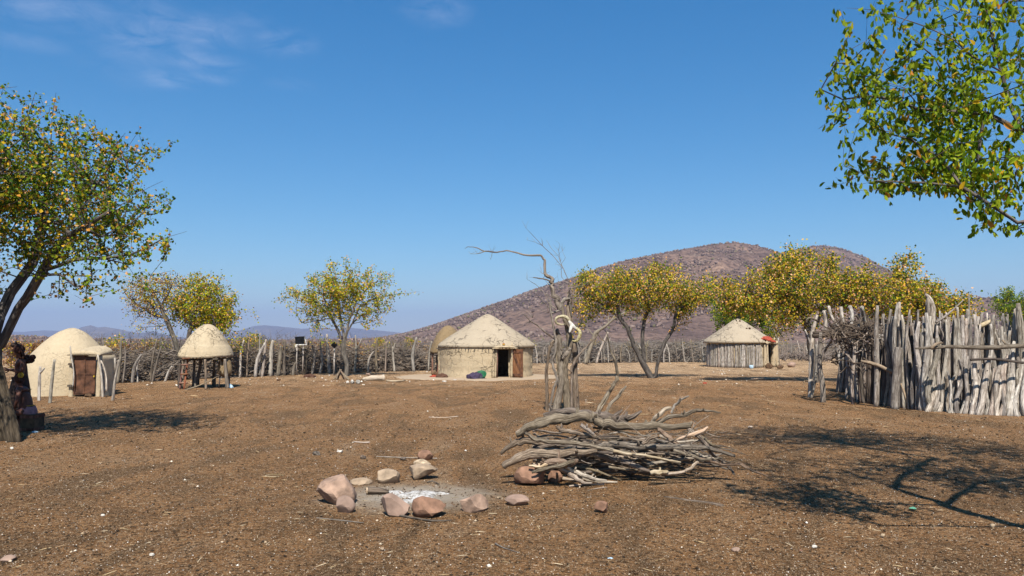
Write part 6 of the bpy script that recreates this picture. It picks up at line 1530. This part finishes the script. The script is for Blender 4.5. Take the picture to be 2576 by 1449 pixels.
# tall outer row: from the dark left corner round to the right
tall = []
for cx, top in ((590, 700), (612, 640), (640, 720), (662, 690), (700, 640), (735, 600), (760, 660), (790, 560), (818, 620), (846, 515), (872, 640), (893, 600), (918, 565), (950, 640), (975, 560), (1000, 655)):
    by = np.interp(cx, [590, 720, 740, 830, 1050], [1166, 1172, 1208, 1222, 1250]); Yb = EYE * FPX / (ky(by) - HORIZON)
    tall.append((cx, by, cx - rnd.uniform(-10, 22), top + rnd.uniform(-15, 15), Yb, rnd.uniform(.055, .095)))
for cx in np.arange(1015, 1765, 14.5):
    by = 1240; Yb = 18.9 + rnd.uniform(-.2, .2); top = rnd.choice((560, 610, 640, 660, 690, 700, 730, 620, 760, 590)); tall.append((cx + rnd.uniform(-7, 7), by, cx + rnd.uniform(-22, 30), top + rnd.uniform(-20, 20), Yb, rnd.uniform(.055, .095)))
for s in ((700, 1205, 706, 535, 20.2, .09), (840, 1225, 856, 512, 19.9, .075), (1066, 1235, 1050, 470, 19.2, .085), (1045, 1235, 1040, 500, 19.4, .055), (1325, 1240, 1330, 455, 19.3, .04), (1318, 1240, 1320, 560, 19.0, .09), (1690, 1240, 1660, 520, 18.6, .12), (1650, 1240, 1645, 560, 18.8, .08), (1225, 1240, 1225, 600, 19.1, .06), (1520, 1240, 1525, 640, 19.1, .05)): tall.append(s)
for x0, y0, x1, y1, Y, r in tall: pole(T, x0, y0, x1, y1, Y, r, rnd, fork=rnd.random() < .22)
T2 = thing('pole_stockade', K(1150, 1240, 19.6), 'added inner row of poles coloured dark as the shade in the gaps of the grey ones', 'stockade')
for cx in np.arange(600, 1770, 17):  # filler poles added in dark wood colour to stand for shade behind the gaps
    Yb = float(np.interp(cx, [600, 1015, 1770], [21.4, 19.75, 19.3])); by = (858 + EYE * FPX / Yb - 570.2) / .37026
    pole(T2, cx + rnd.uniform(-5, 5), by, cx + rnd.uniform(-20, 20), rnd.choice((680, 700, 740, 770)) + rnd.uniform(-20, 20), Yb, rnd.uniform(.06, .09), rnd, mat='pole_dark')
# gnarled pole with a hooked tip
mb = MB(); mb.tube([K(1090, 760, 19.2), K(1078, 640, 19.2), K(1082, 560, 19.2), K(1060, 490, 19.2), K(1032, 458, 19.2)], [.085, .08, .07, .06, .025], 9, .2, sub=4, rng=rnd); mb.build('pole', M['pole'], T)
mb = MB(); mb.tube([K(1105, 650, 18.8), K(1180, 600, 18.9), K(1290, 500, 19.0)], [.03, .025, .01], 6, .2, sub=4, rng=rnd); mb.build('pole', M['pole'], T)
mb = MB(); mb.tube([K(1400, 680, 18.9), K(1440, 660, 18.9), K(1480, 640, 18.9)], [.06, .055, .04], 8, .2, sub=2, rng=rnd); mb.build('pole', M['dry_pale'], T)
# far side of the ring, seen over and through the front
F2 = thing('pole_stockade', K(900, 1100, 26), 'far row of the stockade poles, showing over the tops of the near rows', 'stockade')
for cx in np.arange(430, 1760, 19):
    Yb = 25.5 + 1.5 * math.sin((cx - 430) / 1300 * math.pi); pole(F2, cx + rnd.uniform(-6, 6), 1080, cx + rnd.uniform(-22, 22), rnd.choice((590, 620, 650, 670, 690)) + rnd.uniform(-20, 20), Yb, rnd.uniform(.05, .09), rnd, fork=rnd.random() < .3)
# shadowed left side of the ring running back
F3 = thing('pole_stockade', K(560, 1150, 23), 'shaded row of close set poles forming the left side of the stockade', 'stockade')
for k in range(24):
    f = k / 23; x = 592 - 110 * f; Yb = 21.8 + 4.6 * f; by = (858 + EYE * FPX / Yb - 570.2) / .37026
    pole(F3, x + rnd.uniform(-5, 5), by, x + rnd.uniform(-15, 10) , rnd.choice((640, 690, 720, 750)) + rnd.uniform(-20, 20), Yb, rnd.uniform(.045, .08), rnd)
# shorter front row, leaning right, with a rail
F1 = thing('pole_fence', K(1400, 1275, 17.8), 'lower front row of leaning grey poles tied under a long horizontal rail', 'fence')
front = [(1340, 1268, 1400, 940, .05), (1460, 1272, 1420, 930, .05), (1530, 1276, 1590, 940, .06), (1622, 1280, 1600, 950, .05), (1705, 1282, 1670, 930, .06), (1215, 1262, 1180, 980, .05), (1270, 1264, 1340, 960, .055), (1130, 1252, 1150, 1010, .05), (1040, 1252, 1160, 900, .095), (1110, 1250, 1290, 860, .10), (1195, 1262, 1240, 1000, .06), (1245, 1262, 1265, 900, .075), (1300, 1265, 1320, 880, .08), (1285, 1225, 1330, 1075, .085), (1345, 1270, 1370, 870, .09), (1395, 1275, 1470, 880, .10),
    (1445, 1272, 1545, 930, .095), (1500, 1276, 1560, 900, .08), (1545, 1276, 1600, 870, .10), (1600, 1280, 1630, 840, .085), (1640, 1280, 1650, 850, .09), (1680, 1280, 1700, 850, .09), (1725, 1284, 1745, 860, .09), (1590, 1278, 1640, 780, .12),
    (1050, 1240, 1060, 980, .10), (1090, 1215, 1100, 860, .06), (1165, 1250, 1215, 880, .07), (1425, 1270, 1440, 900, .06), (1470, 1275, 1500, 960, .08), (1520, 1278, 1530, 1000, .07), (1375, 1272, 1385, 1000, .09), (1660, 1282, 1690, 900, .07), (1760, 1286, 1780, 800, .1), (1570, 1278, 1610, 980, .07), (1230, 1262, 1275, 960, .05)]
for x0, y0, x1, y1, r in front:
    Yb = EYE * FPX / (ky(y0) - HORIZON); pole(F1, x0, y0, x1, y1, Yb, r * .92, rnd, lean=.35)
mb = MB(); mb.tube([K(965, 828, 18.1), K(1080, 822, 18.1), K(1200, 815, 18.0), K(1330, 820, 18.0), K(1480, 822, 17.9), K(1600, 815, 17.8), K(1780, 808, 17.8)], [.022, .04, .045, .05, .055, .055, .06], 8, .2, sub=4, rng=rnd); mb.build('rail', M['dry'], F1)
mb = MB(); mb.tube([K(1070, 830, 18.0), K(1110, 795, 18.0), K(1150, 790, 18.1)], [.04, .035, .02], 7, .2, sub=3, rng=rnd); mb.tube([K(1555, 770, 17.9), K(1585, 805, 17.9)], [.02, .03], 6, .2, rng=rnd); mb.build('branch_stub', M['dry'], F1)
mb = MB(); mb.tube([K(1340, 905, 17.6), K(1500, 900, 17.6), K(1700, 925, 17.5)], [.03, .03, .03], 7, .2, sub=4, rng=rnd); mb.build('rail', M['pole_dark'], F1)
# front left: thick posts that stand before the tall row, with a crossing branch
for x0, y0, pts, r, lb in ((825, 1232, ((832, 1080), (842, 960), (840, 900), (848, 820)), .105, 'thick pale post in front of the stockade carrying a crossing branch'), (925, 1222, ((920, 1050), (905, 900), (895, 790), (880, 700)), .12, 'thickest knotty post right of the crossing branch, at the stockade front'),
        (540, 1198, ((535, 1050), (548, 900), (552, 780)), .045, 'slim forked post left of the crossing branch'), (575, 1185, ((570, 1050), (568, 900)), .05, 'short slim post between the forked post and the stockade')):
    g = P(kx(x0), ky(y0), EYE * FPX / (ky(y0) - HORIZON)); mb = MB(); mb.tube([g - Vector((0, 0, .05))] + [K(x, y, g.y) for x, y in pts], [r * 1.05, r, r, r * .9, r * .8][:len(pts) + 1], 9, .2, sub=4, rng=rnd)
    if 'slim forked' in lb:
        for q in (((548, 930), (500, 870), (440, 820), (400, 790)), ((550, 860), (590, 845), (620, 830)), ((552, 800), (500, 760), (465, 715)), ((550, 800), (600, 760), (640, 720)), ((555, 700), (600, 760), (665, 800))): mb.tube([K(x, y, g.y - .05) for x, y in q], [.028, .022, .018, .01][:len(q)], 6, .2, sub=3, rng=rnd)
    tag(mb.build('post', M['pole']), lb, 'post')
mb = MB(); mb.tube([K(595, 912, 20.3), K(650, 925, 20.2), K(720, 945, 20.1), K(780, 975, 20.0), (K(820, 985, 19.9)), K(860, 960, 19.9), K(925, 930, 19.8)], [.03, .05, .05, .05, .05, .055, .05], 8, .25, sub=4, rng=rnd); tag(mb.build('crossing_branch', M['dry']), 'crooked branch laid across two thick posts of the stockade', 'branch')
mb = MB(); mb.tube([K(868, 1065, 19.6), K(890, 1130, 19.55), K(915, 1200, 19.5), K(950, 1245, 19.45)], [.025, .03, .03, .02], 7, .2, sub=4, rng=rnd); tag(mb.build('leaning_stick', M['dry_pale']), 'peeled yellowish stick leaning against the thick stockade posts', 'stick')
# gateway: posts, beam and brush roof
GT = thing('gateway', K(290, 1160, 22.4), 'rough gateway of crooked posts carrying a dark beam, left of the stockade', 'gateway')
for pts, r, nm in (([(250, 1160), (255, 1000), (262, 850), (270, 700), (300, 600)], .075, 'post'), ([(338, 1185), (335, 1080), (315, 960), (318, 800), (322, 720)], .075, 'post'), ([(255, 1150), (290, 1000), (296, 880), (290, 800)], .05, 'post'), ([(475, 1080), (460, 960), (445, 880), (430, 790)], .07, 'post'), ([(495, 1165), (510, 1000), (515, 850), (500, 700)], .05, 'post'), ([(215, 700), (240, 760), (250, 800)], .02, 'twig')):
    Yb = EYE * FPX / (ky(pts[0][1]) - HORIZON) if pts[0][1] > 900 else 22.5
    q = [K(x, y, Yb) for x, y in pts]; 
    if pts[0][1] > 900: q[0].z = -.05
    mb = MB(); mb.tube(q, [r * 1.05, r, r * .95, r * .8, r * .5][:len(q)] , 8, .22, sub=4, rng=rnd); mb.build(nm, M['pole'], GT)
for pts, r in (([(268, 742), (330, 738), (430, 728), (520, 712), (610, 690)], .075), ([(270, 720), (350, 715), (440, 700), (560, 690), (640, 680)], .05), ([(330, 705), (440, 700), (520, 670), (600, 640)], .04)):
    mb = MB(); mb.tube([K(x, y, 21.9) for x, y in pts], [r * .8, r, r, r, r * .8], 8, .25, sub=3, rng=rnd); mb.build('beam', M['pole_dark'], GT)
for pts, r in (([(375, 540), (400, 620), (440, 680), (470, 720)], .045), ([(460, 545), (470, 640), (480, 700)], .05), ([(520, 540), (535, 600), (530, 690)], .055), ([(600, 545), (620, 640), (650, 720), (690, 760)], .055), ([(345, 570), (358, 640), (352, 720)], .06), ([(440, 700), (480, 620), (560, 640)], .03), ([(580, 590), (575, 700)], .03),
        ([(640, 720), (590, 640), (560, 600)], .03), ([(300, 640), (240, 620), (225, 660)], .03), ([(430, 720), (350, 850), (330, 900)], .025), ([(400, 760), (350, 840), (325, 930)], .02)):
    mb = MB(); mb.tube([K(x, y, 21.9 + rnd.uniform(-.3, .4)) for x, y in pts], [r, r * .95, r * .85, r * .6][:len(pts)], 7, .25, sub=3, rng=rnd); mb.build('branch', M['pole'] if r > .03 else M['dry'], GT)
mb = MB()
for k in range(420):
    a = K(rnd.uniform(390, 720), rnd.uniform(650, 760) if k % 4 else rnd.uniform(700, 960), rnd.uniform(20.6, 23.6)); d = Vector((rnd.gauss(0, 1), rnd.gauss(0, .7), rnd.gauss(.1, .8))).normalized() * rnd.uniform(.2, .6)
    mb.tube([a, a + d * .5 + Vector((rnd.gauss(0, .03), 0, rnd.gauss(0, .03))), a + d], [rnd.uniform(.012, .03), .014, .006], 4, 0, cap=False, rng=rnd)
mb.build('brushwood', M['dry_dark'], GT, smooth=False)['kind'] = 'stuff'

# ------------------------------------------------------------------ the two people by the left tree
PY = 14.9
def H(cx, cy, dy=0.0): return P(cx * .19905, 838.5 + cy * .19905, PY + dy)
def skin_mesh(name, chains, mat, parent, sub=2, smoothing=0):
    """one continuous body: joints as vertices with a radius each, grown with a skin modifier, then made a plain mesh"""
    me = bpy.data.meshes.new(name); verts = []; edges = []; rad = []
    for ch in chains:
        prev = None
        for key in ch:
            if isinstance(key, int): prev = key; continue
            p, r = key; verts.append(tuple(p)); rad.append(r); i = len(verts) - 1
            if prev is not None: edges.append((prev, i))
            prev = i
    off = ORIG.get(parent.name, Vector((0, 0, 0))) if parent else Vector((0, 0, 0))
    me.from_pydata([tuple(Vector(v) - off) for v in verts], edges, [])
    o = bpy.data.objects.new(name, me); link(o, parent); ORIG[o.name] = off
    mod = o.modifiers.new('skin', 'SKIN'); mod.use_smooth_shade = True
    for i, sv in enumerate(me.skin_vertices[0].data):
        r = rad[i]; sv.radius = (r, r) if not hasattr(r, '__len__') else r; sv.use_root = (i == 0)
    sm = o.modifiers.new('sub', 'SUBSURF'); sm.levels = sub; sm.render_levels = sub
    bpy.context.view_layer.update()
    dg = bpy.context.evaluated_depsgraph_get(); nm_ = bpy.data.meshes.new_from_object(o.evaluated_get(dg))
    o.modifiers.clear(); o.data = nm_; nm_.materials.clear(); nm_.materials.append(mat)
    nm_.polygons.foreach_set('use_smooth', [True] * len(nm_.polygons)); nm_.update()
    return o
def fingers(base_i, wrist, d, side, up, spread=.02, curl=0.3, s=1.0):
    """five finger chains rooted at the palm"""
    out = []
    for k, (o_, l) in enumerate(((-1.5, .065), (-.5, .078), (.5, .072), (1.5, .055))):
        b = wrist + d * .075 * s + side * o_ * .019 * s
        out.append([base_i, (b, .0095 * s), (b + d * l * .5 * s + side * o_ * .004, .0085 * s), (b + d * l * .9 * s - up * curl * l * s, .007 * s)])
    t = wrist + d * .03 * s + side * -1.9 * .02 * s
    out.append([base_i, (t, .011 * s), (t + d * .03 * s - side * .022 * s, .0095 * s), (t + d * .06 * s - side * .026 * s, .008 * s)])
    return out
def person_standing():
    root = thing('person', H(240, 1225), 'standing person in a leather skirt, one hand against the left tree', 'person')
    pel = H(240, 640); 
    ch = [[(pel, (.125, .10))], [0, (H(243, 590), (.105, .085)), (H(252, 520), (.098, .08)), (H(258, 440), (.115, .085)), (H(268, 370), (.12, .08)), (H(262, 335), (.055, .055)), (H(250, 310), (.042, .042)), (H(238, 262), (.070, .078)), (H(236, 222), (.078, .085)), (H(238, 190), (.055, .06))]]
    # indices: 0 pelvis,1..9 spine; 4 = shoulders
    ch.append([7, (H(215, 262, -.0), (.028, .03)), (H(206, 268), .014)])                # jaw and chin turned left
    sh1 = H(292, 352, -.15); el1 = H(272, 480, -.22); wr1 = H(130, 462, -.25)
    i0 = 12
    ch.append([4, (sh1, .052), (H(284, 415, -.19), .043), (el1, .036), (H(200, 475, -.24), .034), (wr1, .024), (H(112, 458, -.25), (.030, .018))])
    wrist_i = i0 + 5 - 0
    sh2 = H(300, 362, .15); 
    ch.append([4, (sh2, .05), (H(318, 440, .17), .042), (H(330, 530, .16), .036), (H(350, 620, .12), .032), (H(370, 700, .08), .023), (H(374, 722, .07), (.028, .018))])
    for s_, x, kx_ in ((-1, 225, 0), (1, 262, 8)):
        ch.append([0, (H(238 + s_ * 6, 700, -.06 * s_), .085), (H(x, 860, -.06 * s_), .065), (H(x + kx_ - 4, 940, -.07 * s_), .05), (H(x + 4, 1050, -.06 * s_), .052), (H(x + 6, 1190, -.06 * s_), .034), (H(x - 22, 1218, -.08 * s_), (.038, .024)), (H(x - 52, 1224, -.09 * s_), (.026, .016))])
    # count nodes to root the hands
    def idx(ci):
        n = 0
        for c in ch[:ci]: n += sum(1 for k in c if not isinstance(k, int))
        return n
    h1 = idx(3) + 5; h2 = idx(4) + 5
    d1 = (H(20, 455) - H(130, 462)).normalized()
    ch += fingers(h1, H(122, 460, -.25), d1, Vector((0, 0, 1)), Vector((0, -1, 0)))
    ch += fingers(h2, H(372, 712, .075), Vector((.05, 0, -1)), Vector((0, 1, 0)), Vector((1, 0, 0)), s=.95)
    skin_mesh('body', ch, M['skin'], root, 2)
    # face: nose, brow, ears are grown on the head as one small mesh each side
    mb = MB(); mb.tube([H(199, 225), H(190, 245), H(201, 252)], [.010, .016, .010], 8, 0, sub=3); mb.build('nose', M['skin'], root)
    for dy in (-.03, .03):
        mb = MB(); rock(mb, H(200, 225, dy), (.018, .022, .013), 3, cuts=0, lv=1); mb.build('eye', M['bone'], root)
    mb = MB(); mb.tube([H(201, 268, -.022), H(196, 267), H(201, 268, .022)], [.006, .009, .006], 8, 0, sub=3); mb.build('mouth', M['leather'], root)
    for dy in (-.078, .078):
        mb = MB(); rock(mb, H(244, 235, dy), (.035, .018, .055), 7, cuts=0, lv=1); mb.build('ear', M['skin'], root)
    # hair: cap, many thick ochre braids ending in puffs, leather crown
    mb = MB(); rock(mb, H(246, 205), (.20, .20, .21), 9, cuts=0); rn = random.Random(5)
    for k in range(18):
        a = -1.3 + 2.6 * k / 17; p0 = H(258, 190, .08 * math.sin(a)); p1 = H(292, 250, .10 * math.sin(a)); p2 = H(312 + rn.uniform(-8, 8), 305 + rn.uniform(-10, 14), .09 * math.sin(a))
        mb.tube([p0, p1, p2], [.016, .019, .018], 6, .15, sub=3, rng=rn)
    hair = mb.build('hair', M['hair'], root)
    mb = MB()
    for (x, y, r) in ((345, 300, .055), (385, 320, .065), (415, 300, .055), (395, 345, .055), (355, 350, .06), (335, 320, .05)): rock(mb, H(x, y, rn.uniform(-.05, .05)), (r * 2, r * 2, r * 1.8), int(x), cuts=0)
    mb.build('braid_puff', M['hair'], hair)
    mb = MB(); mb.tube([H(225, 165), H(190, 155), H(160, 148), H(140, 165)], [.05, .05, .045, .02], 9, .15, sub=3); mb.tube([H(195, 150), H(204, 120), H(198, 95)], [.022, .02, .008], 7, .2, sub=3); mb.build('leather_crown', M['leather'], root)
    # skirt of soft leather, apron, belt of beads
    mb = MB(); V = []; F = []; seg = 36
    rows = [(560, 246, .125, .10), (620, 242, .14, .115), (720, 236, .165, .14), (850, 228, .18, .155), (960, 222, .19, .165), (1010, 218, .195, .17)]
    for j, (cy, cx, rx, ry) in enumerate(rows):
        c = H(cx, cy)
        for k in range(seg):
            t = 6.28318 * k / seg; q = 1 + .07 * math.sin(t * 9 + j * .4) * j / 5
            V.append((c.x + rx * q * math.cos(t), c.y + ry * q * math.sin(t), c.z + .01 * math.sin(t * 5)))
    for j in range(len(rows) - 1):
        for k in range(seg): F.append((j * seg + k, (j + 1) * seg + k, (j + 1) * seg + (k + 1) % seg, j * seg + (k + 1) % seg))
    mb.add(V, F); mb.build('skirt', M['leather'], root)
    mb = MB(); c = H(246, 560); mb.tube([c + Vector((.128 * math.cos(t), .105 * math.sin(t), .006 * math.sin(3 * t))) for t in [i * .35 for i in range(19)]], .018, 7, .1); mb.build('bead_belt', M['leather'], root)
    mb = MB(); c = H(374, 706, .08); mb.tube([c + Vector((.03 * math.cos(t), .03 * math.sin(t), 0)) for t in [i * .7 for i in range(10)]], .008, 6, 0); mb.build('bracelet', M['gold'], root)
person_standing()
def person_seated():
    root = thing('person', H(345, 1215), 'seated bare backed person on the brown box, wrapped in a faded pink cloth', 'person')
    pel = H(348, 975, -.12)
    ch = [[(pel, (.135, .12))], [0, (H(330, 900, -.12), (.145, .12)), (H(308, 820, -.12), (.15, .12)), (H(286, 745, -.12), (.155, .11)), (H(268, 695, -.12), (.125, .09)), (H(255, 668, -.12), (.05, .05)), (H(248, 640, -.12), (.045, .045)), (H(242, 600, -.12), (.075, .08)), (H(240, 560, -.12), (.075, .08)), (H(242, 530, -.12), (.05, .055))]]
    ch.append([0, (H(300, 1000, -.22), .085), (H(240, 1005, -.27), .07), (H(185, 1010, -.28), .058), (H(192, 1090, -.27), .052), (H(206, 1190, -.26), .036), (H(186, 1215, -.28), (.036, .022)), (H(158, 1222, -.29), (.025, .015))])
    ch.append([0, (H(305, 1005, .0), .085), (H(250, 1010, .02), .07), (H(200, 1020, .03), .058), (H(206, 1100, .03), .052), (H(222, 1190, .03), .036), (H(200, 1213, .02), (.036, .022)), (H(172, 1220, .02), (.025, .015))])
    def idx(ci):
        n = 0
        for c in ch[:ci]: n += sum(1 for k in c if not isinstance(k, int))
        return n
    a1 = idx(len(ch)); ch.append([4, (H(250, 715, -.26), .05), (H(228, 790, -.33), .042), (H(212, 860, -.36), .036), (H(190, 915, -.33), .032), (H(178, 960, -.30), .023), (H(174, 978, -.29), (.028, .018))])
    a2 = idx(len(ch)); ch.append([4, (H(255, 715, .02), .05), (H(232, 800, .08), .042), (H(215, 870, .10), .036), (H(196, 930, .08), .032), (H(184, 975, .05), .023), (H(180, 992, .05), (.028, .018))])
    ch += fingers(a1 + 5, H(176, 970, -.29), Vector((-.35, 0, -.94)).normalized(), Vector((0, 1, 0)), Vector((-1, 0, 0)), s=.95); ch += fingers(a2 + 5, H(182, 984, .05), Vector((-.35, 0, -.94)).normalized(), Vector((0, 1, 0)), Vector((-1, 0, 0)), s=.95)
    skin_mesh('body', ch, M['skin'], root, 2)
    mb = MB(); rock(mb, H(250, 568, -.12), (.19, .19, .22), 9, cuts=0); rn = random.Random(8)
    for k in range(14):
        a = -1.4 + 2.8 * k / 13; mb.tube([H(255, 560, -.12 + .08 * math.sin(a)), H(280, 600, -.12 + .10 * math.sin(a)), H(285, 640, -.12 + .09 * math.sin(a))], [.016, .018, .016], 6, .15, sub=3, rng=rn)
    mb.build('hair', M['hair'], root)
    mb = MB(); mb.tube([H(203, 565, -.12), H(194, 585, -.12), H(204, 592, -.12)], [.009, .015, .009], 8, 0, sub=3); mb.build('nose', M['skin'], root)
    for dy in (-.03, .03):
        mb = MB(); rock(mb, H(206, 566, -.12 + dy), (.018, .02, .012), 3, cuts=0, lv=1); mb.build('eye', M['bone'], root)
    mb = MB(); mb.tube([H(206, 606, -.14), H(201, 606, -.12), H(206, 606, -.10)], [.006, .008, .006], 7, 0, sub=3); mb.build('mouth', M['leather'], root)
    for dy in (-.20, -.04):
        mb = MB(); rock(mb, H(248, 580, dy), (.035, .018, .055), 7, cuts=0, lv=1); mb.build('ear', M['skin'], root)
    mb = MB(); c = H(262, 528, -.20)
    for r_, z in ((.045, 0), (.025, -.01)): mb.tube([c + Vector((r_ * math.cos(t), z, r_ * math.sin(t))) for t in [i * .5 for i in range(14)]], .014, 7, .1)
    mb.build('hair_ornament', M['gold'], root)
    mb = MB(); seg = 36; V = []; F = []
    for j, (cy, cx, rx, ry) in enumerate(((918, 344, .13, .12), (935, 346, .145, .135), (970, 350, .155, .15), (1005, 350, .165, .165), (1018, 348, .16, .16))):
        c = H(cx, cy, -.12)
        for k in range(seg): t = 6.28318 * k / seg; V.append((c.x + rx * (1 + .03 * math.sin(8 * t + j)) * math.cos(t), c.y + ry * math.sin(t), c.z + .012 * math.sin(3 * t)))
    for j in range(4):
        for k in range(seg): F.append((j * seg + k, (j + 1) * seg + k, (j + 1) * seg + (k + 1) % seg, j * seg + (k + 1) % seg))
    mb.add(V, F)
    mb.build('wrap_cloth', M['cloth_pink'], root)
    mb = MB(); c = H(343, 914, -.12); mb.tube([c + Vector((.132 * math.cos(t), .122 * math.sin(t), .004)) for t in [i * .35 for i in range(19)]], .008, 6, 0); mb.build('waist_band', M['gold'], root)
    mb = MB(); seg = 30; V = []; F = []
    rws = [(350, 995, .15, .16), (300, 1000, .12, .17), (240, 1003, .10, .18), (200, 1008, .09, .175)]
    for j, (cx, cy, rz, ry) in enumerate(rws):
        c = H(cx, cy, -.12)
        for k in range(seg): t = 6.28318 * k / seg; V.append((c.x, c.y + ry * math.cos(t), c.z + rz * math.sin(t) * .95 - (.02 if math.sin(t) < 0 else 0)))
    for j in range(3):
        for k in range(seg): F.append((j * seg + k, j * seg + (k + 1) % seg, (j + 1) * seg + (k + 1) % seg, (j + 1) * seg + k))
    mb.add(V, F); mb.build('skirt', M['leather'], root)
    bx = thing('wooden_box', H(410, 1215, -.1), 'old brown box used as a seat at the foot of the left tree', 'box')
    a, b = H(328, 1018, -.12), H(490, 1215, -.12); w = b.x - a.x; h = a.z
    mb = MB(); mb.box(((a.x + b.x) / 2, PY - .12, h / 2), (w, .34, h), .06); mb.build('box_body', M['box'], bx, smooth=False)
    mb = MB()
    for z in (.04, h - .04): mb.box(((a.x + b.x) / 2, PY - .12, z), (w + .02, .36, .05), .06)
    mb.build('box_batten', M['red_wood'], bx, smooth=False)
person_seated()
bundle('cloth_bundle', M['blue_white'], 88, 1082, 14.45, .12, .035, .08, 21, 'scrap of pale blue plastic on the ground by the brown box', 'scrap')

# ------------------------------------------------------------------ gravel, chips, straw and scraps on the ground
def scatter(name, n, y0, y1, tv, tf, size, mat, seed, pw=1.6, zf=.3, flat=True, drop=None):
    r = np.random.default_rng(seed); y = y0 + (y1 - y0) * r.random(n) ** pw; x = (r.random(n) * 2 - 1) * (y * .70 + 1.2)
    s = size[0] + (size[1] - size[0]) * r.random(n) ** 2.5
    z = np.array([gheight(a, b) for a, b in zip(x, y)]) + s * zf
    V, F = stamp(tv, tf, np.stack([x, y, z], 1), s, r, flatz=flat)
    return tag(build_np(name, V, F, mat), kind='stuff')
OCT_V = [(1, 0, 0), (-.9, .1, 0), (0, .8, .05), (.1, -.75, 0), (.05, 0, .55), (0, 0, -.5)]; OCT_F = [(0, 2, 4), (2, 1, 4), (1, 3, 4), (3, 0, 4), (2, 0, 5), (1, 2, 5), (3, 1, 5), (0, 3, 5)]
M['chip'] = leaf_mat('pale chips', [(0, L(.30, .22, .14)), (.35, L(.44, .35, .25)), (.65, L(.58, .50, .40)), (.88, L(.70, .65, .58))], 0.0, .8)
M['pebble'] = leaf_mat('brown pebbles', [(0, L(.07, .043, .024)), (.35, L(.12, .075, .042)), (.6, L(.19, .12, .07)), (.85, L(.035, .024, .016))], 0.0, .9)
M['straw'] = leaf_mat('straw and bark chips', [(0, L(.42, .31, .17)), (.4, L(.52, .42, .28)), (.7, L(.30, .2, .11)), (.88, L(.14, .09, .05))], 0.0, .8)
scatter('gravel', 34000, 4.6, 17, OCT_V, OCT_F, (.003, .009), M['chip'], 1, 1.25)
scatter('gravel', 4000, 12, 40, OCT_V, OCT_F, (.006, .018), M['chip'], 2, 1.1)
scatter('gravel', 450, 5, 34, OCT_V, OCT_F, (.010, .030), M['chip'], 9, 1.2)
scatter('gravel', 34000, 4.6, 17, OCT_V, OCT_F, (.006, .020), M['pebble'], 3, 1.25)
scatter('gravel', 9000, 13, 40, OCT_V, OCT_F, (.01, .035), M['pebble'], 4, 1.1)
scatter('gravel', 2600, 29, 75, OCT_V, OCT_F, (.02, .07), M['chip'], 7, 1.0)
STR_V = [(1, .05, .02), (-1, .04, .02), (-1, -.04, .0), (1, -.05, .0), (0, 0, .09)]; STR_F = [(0, 1, 4), (1, 2, 4), (2, 3, 4), (3, 0, 4)]
scatter('straw_litter', 2600, 4.7, 20, STR_V, STR_F, (.015, .06), M['straw'], 5, 1.2, .08)
scatter('straw_litter', 800, 15, 40, STR_V, STR_F, (.04, .14), M['straw'], 6, 1.0, .08)
# individual stones and scraps one can point to
one = [(1443, 1210, 8, 8, 'bone', 'white angular pebble just under the front of the wood pile', 'stone'), (2050, 1379, 13, 7, 'bone', 'bright white stone in the right foreground', 'stone'), (1853, 1391, 22, 12, 'rock_pink', 'small pink stone left of the bright white stone in the right foreground', 'stone'),
    (2299, 1283, 22, 6, 'aqua', 'faded green scrap of plastic below the right tree shadow', 'scrap'), (1535, 1409, 16, 6, 'blue_white', 'pale blue scrap at the bottom of the picture', 'scrap'), (28, 1131, 9, 6, 'bone', 'white stone at the left edge near the tree foot', 'stone'),
    (14, 1414, 40, 13, 'rock_pink', 'pinkish stone at the lower left corner', 'stone'), (1889, 1078, 14, 6, 'dry_pale', 'short yellow wood chip right behind the wood pile', 'chip'), (795, 1147, 22, 11, 'dry_dark', 'dark clod on open ground left behind the fire ring', 'clod'), (1015, 1158, 20, 8, 'dry_dark', 'dark clod left of the small reddish stone behind the fire ring', 'clod'),
    (911, 1155, 20, 8, 'dry_dark', 'flat dark clod between the pale stick and the fire ring', 'clod'), (2500, 1328, 14, 9, 'rock_pale', 'pale stone near the right edge in the foreground', 'stone'), (855, 1139, 18, 6, 'bone', 'white splinter left behind the fire ring', 'chip'), (1252, 1155 + 100, 9, 5, 'rock_tan', 'small tan pebble between the fire ring and the oblong stone', 'stone'),
    (1775, 966, 12, 5, 'cloth_red', 'small red and white scrap on the ground under the umbrella tree', 'scrap'), (1144, 957, 10, 3, 'bone', 'small white stone on the swept earth before the big hut', 'stone'), (1118, 961, 12, 4, 'bone', 'pair of white pebbles at the edge of the swept earth', 'stone'), (2015, 1388, 10, 5, 'rock_brown', 'brown pebble left of the bright white stone', 'stone'),
    (2222, 1370 - 20, 12, 6, 'rock_pale', 'pale pebble in the foreground below the green scrap', 'stone'), (960, 1385, 12, 6, 'rock_tan', 'tan pebble in the foreground below the fire ring', 'stone'), (380, 1400, 14, 7, 'bone', 'white pebble in the lower left foreground', 'stone'), (257, 1050 + 250, 11, 6, 'bone', 'white pebble left of the fire ring in open ground', 'stone')]
for i, (px, py, w, h, mt, lb, cat) in enumerate(one): ground_stone(px, py, w, h, 300 + i, mt, lb, cat if cat != 'scrap' else 'plastic_scrap', cat, cuts=5, sharp=.6)
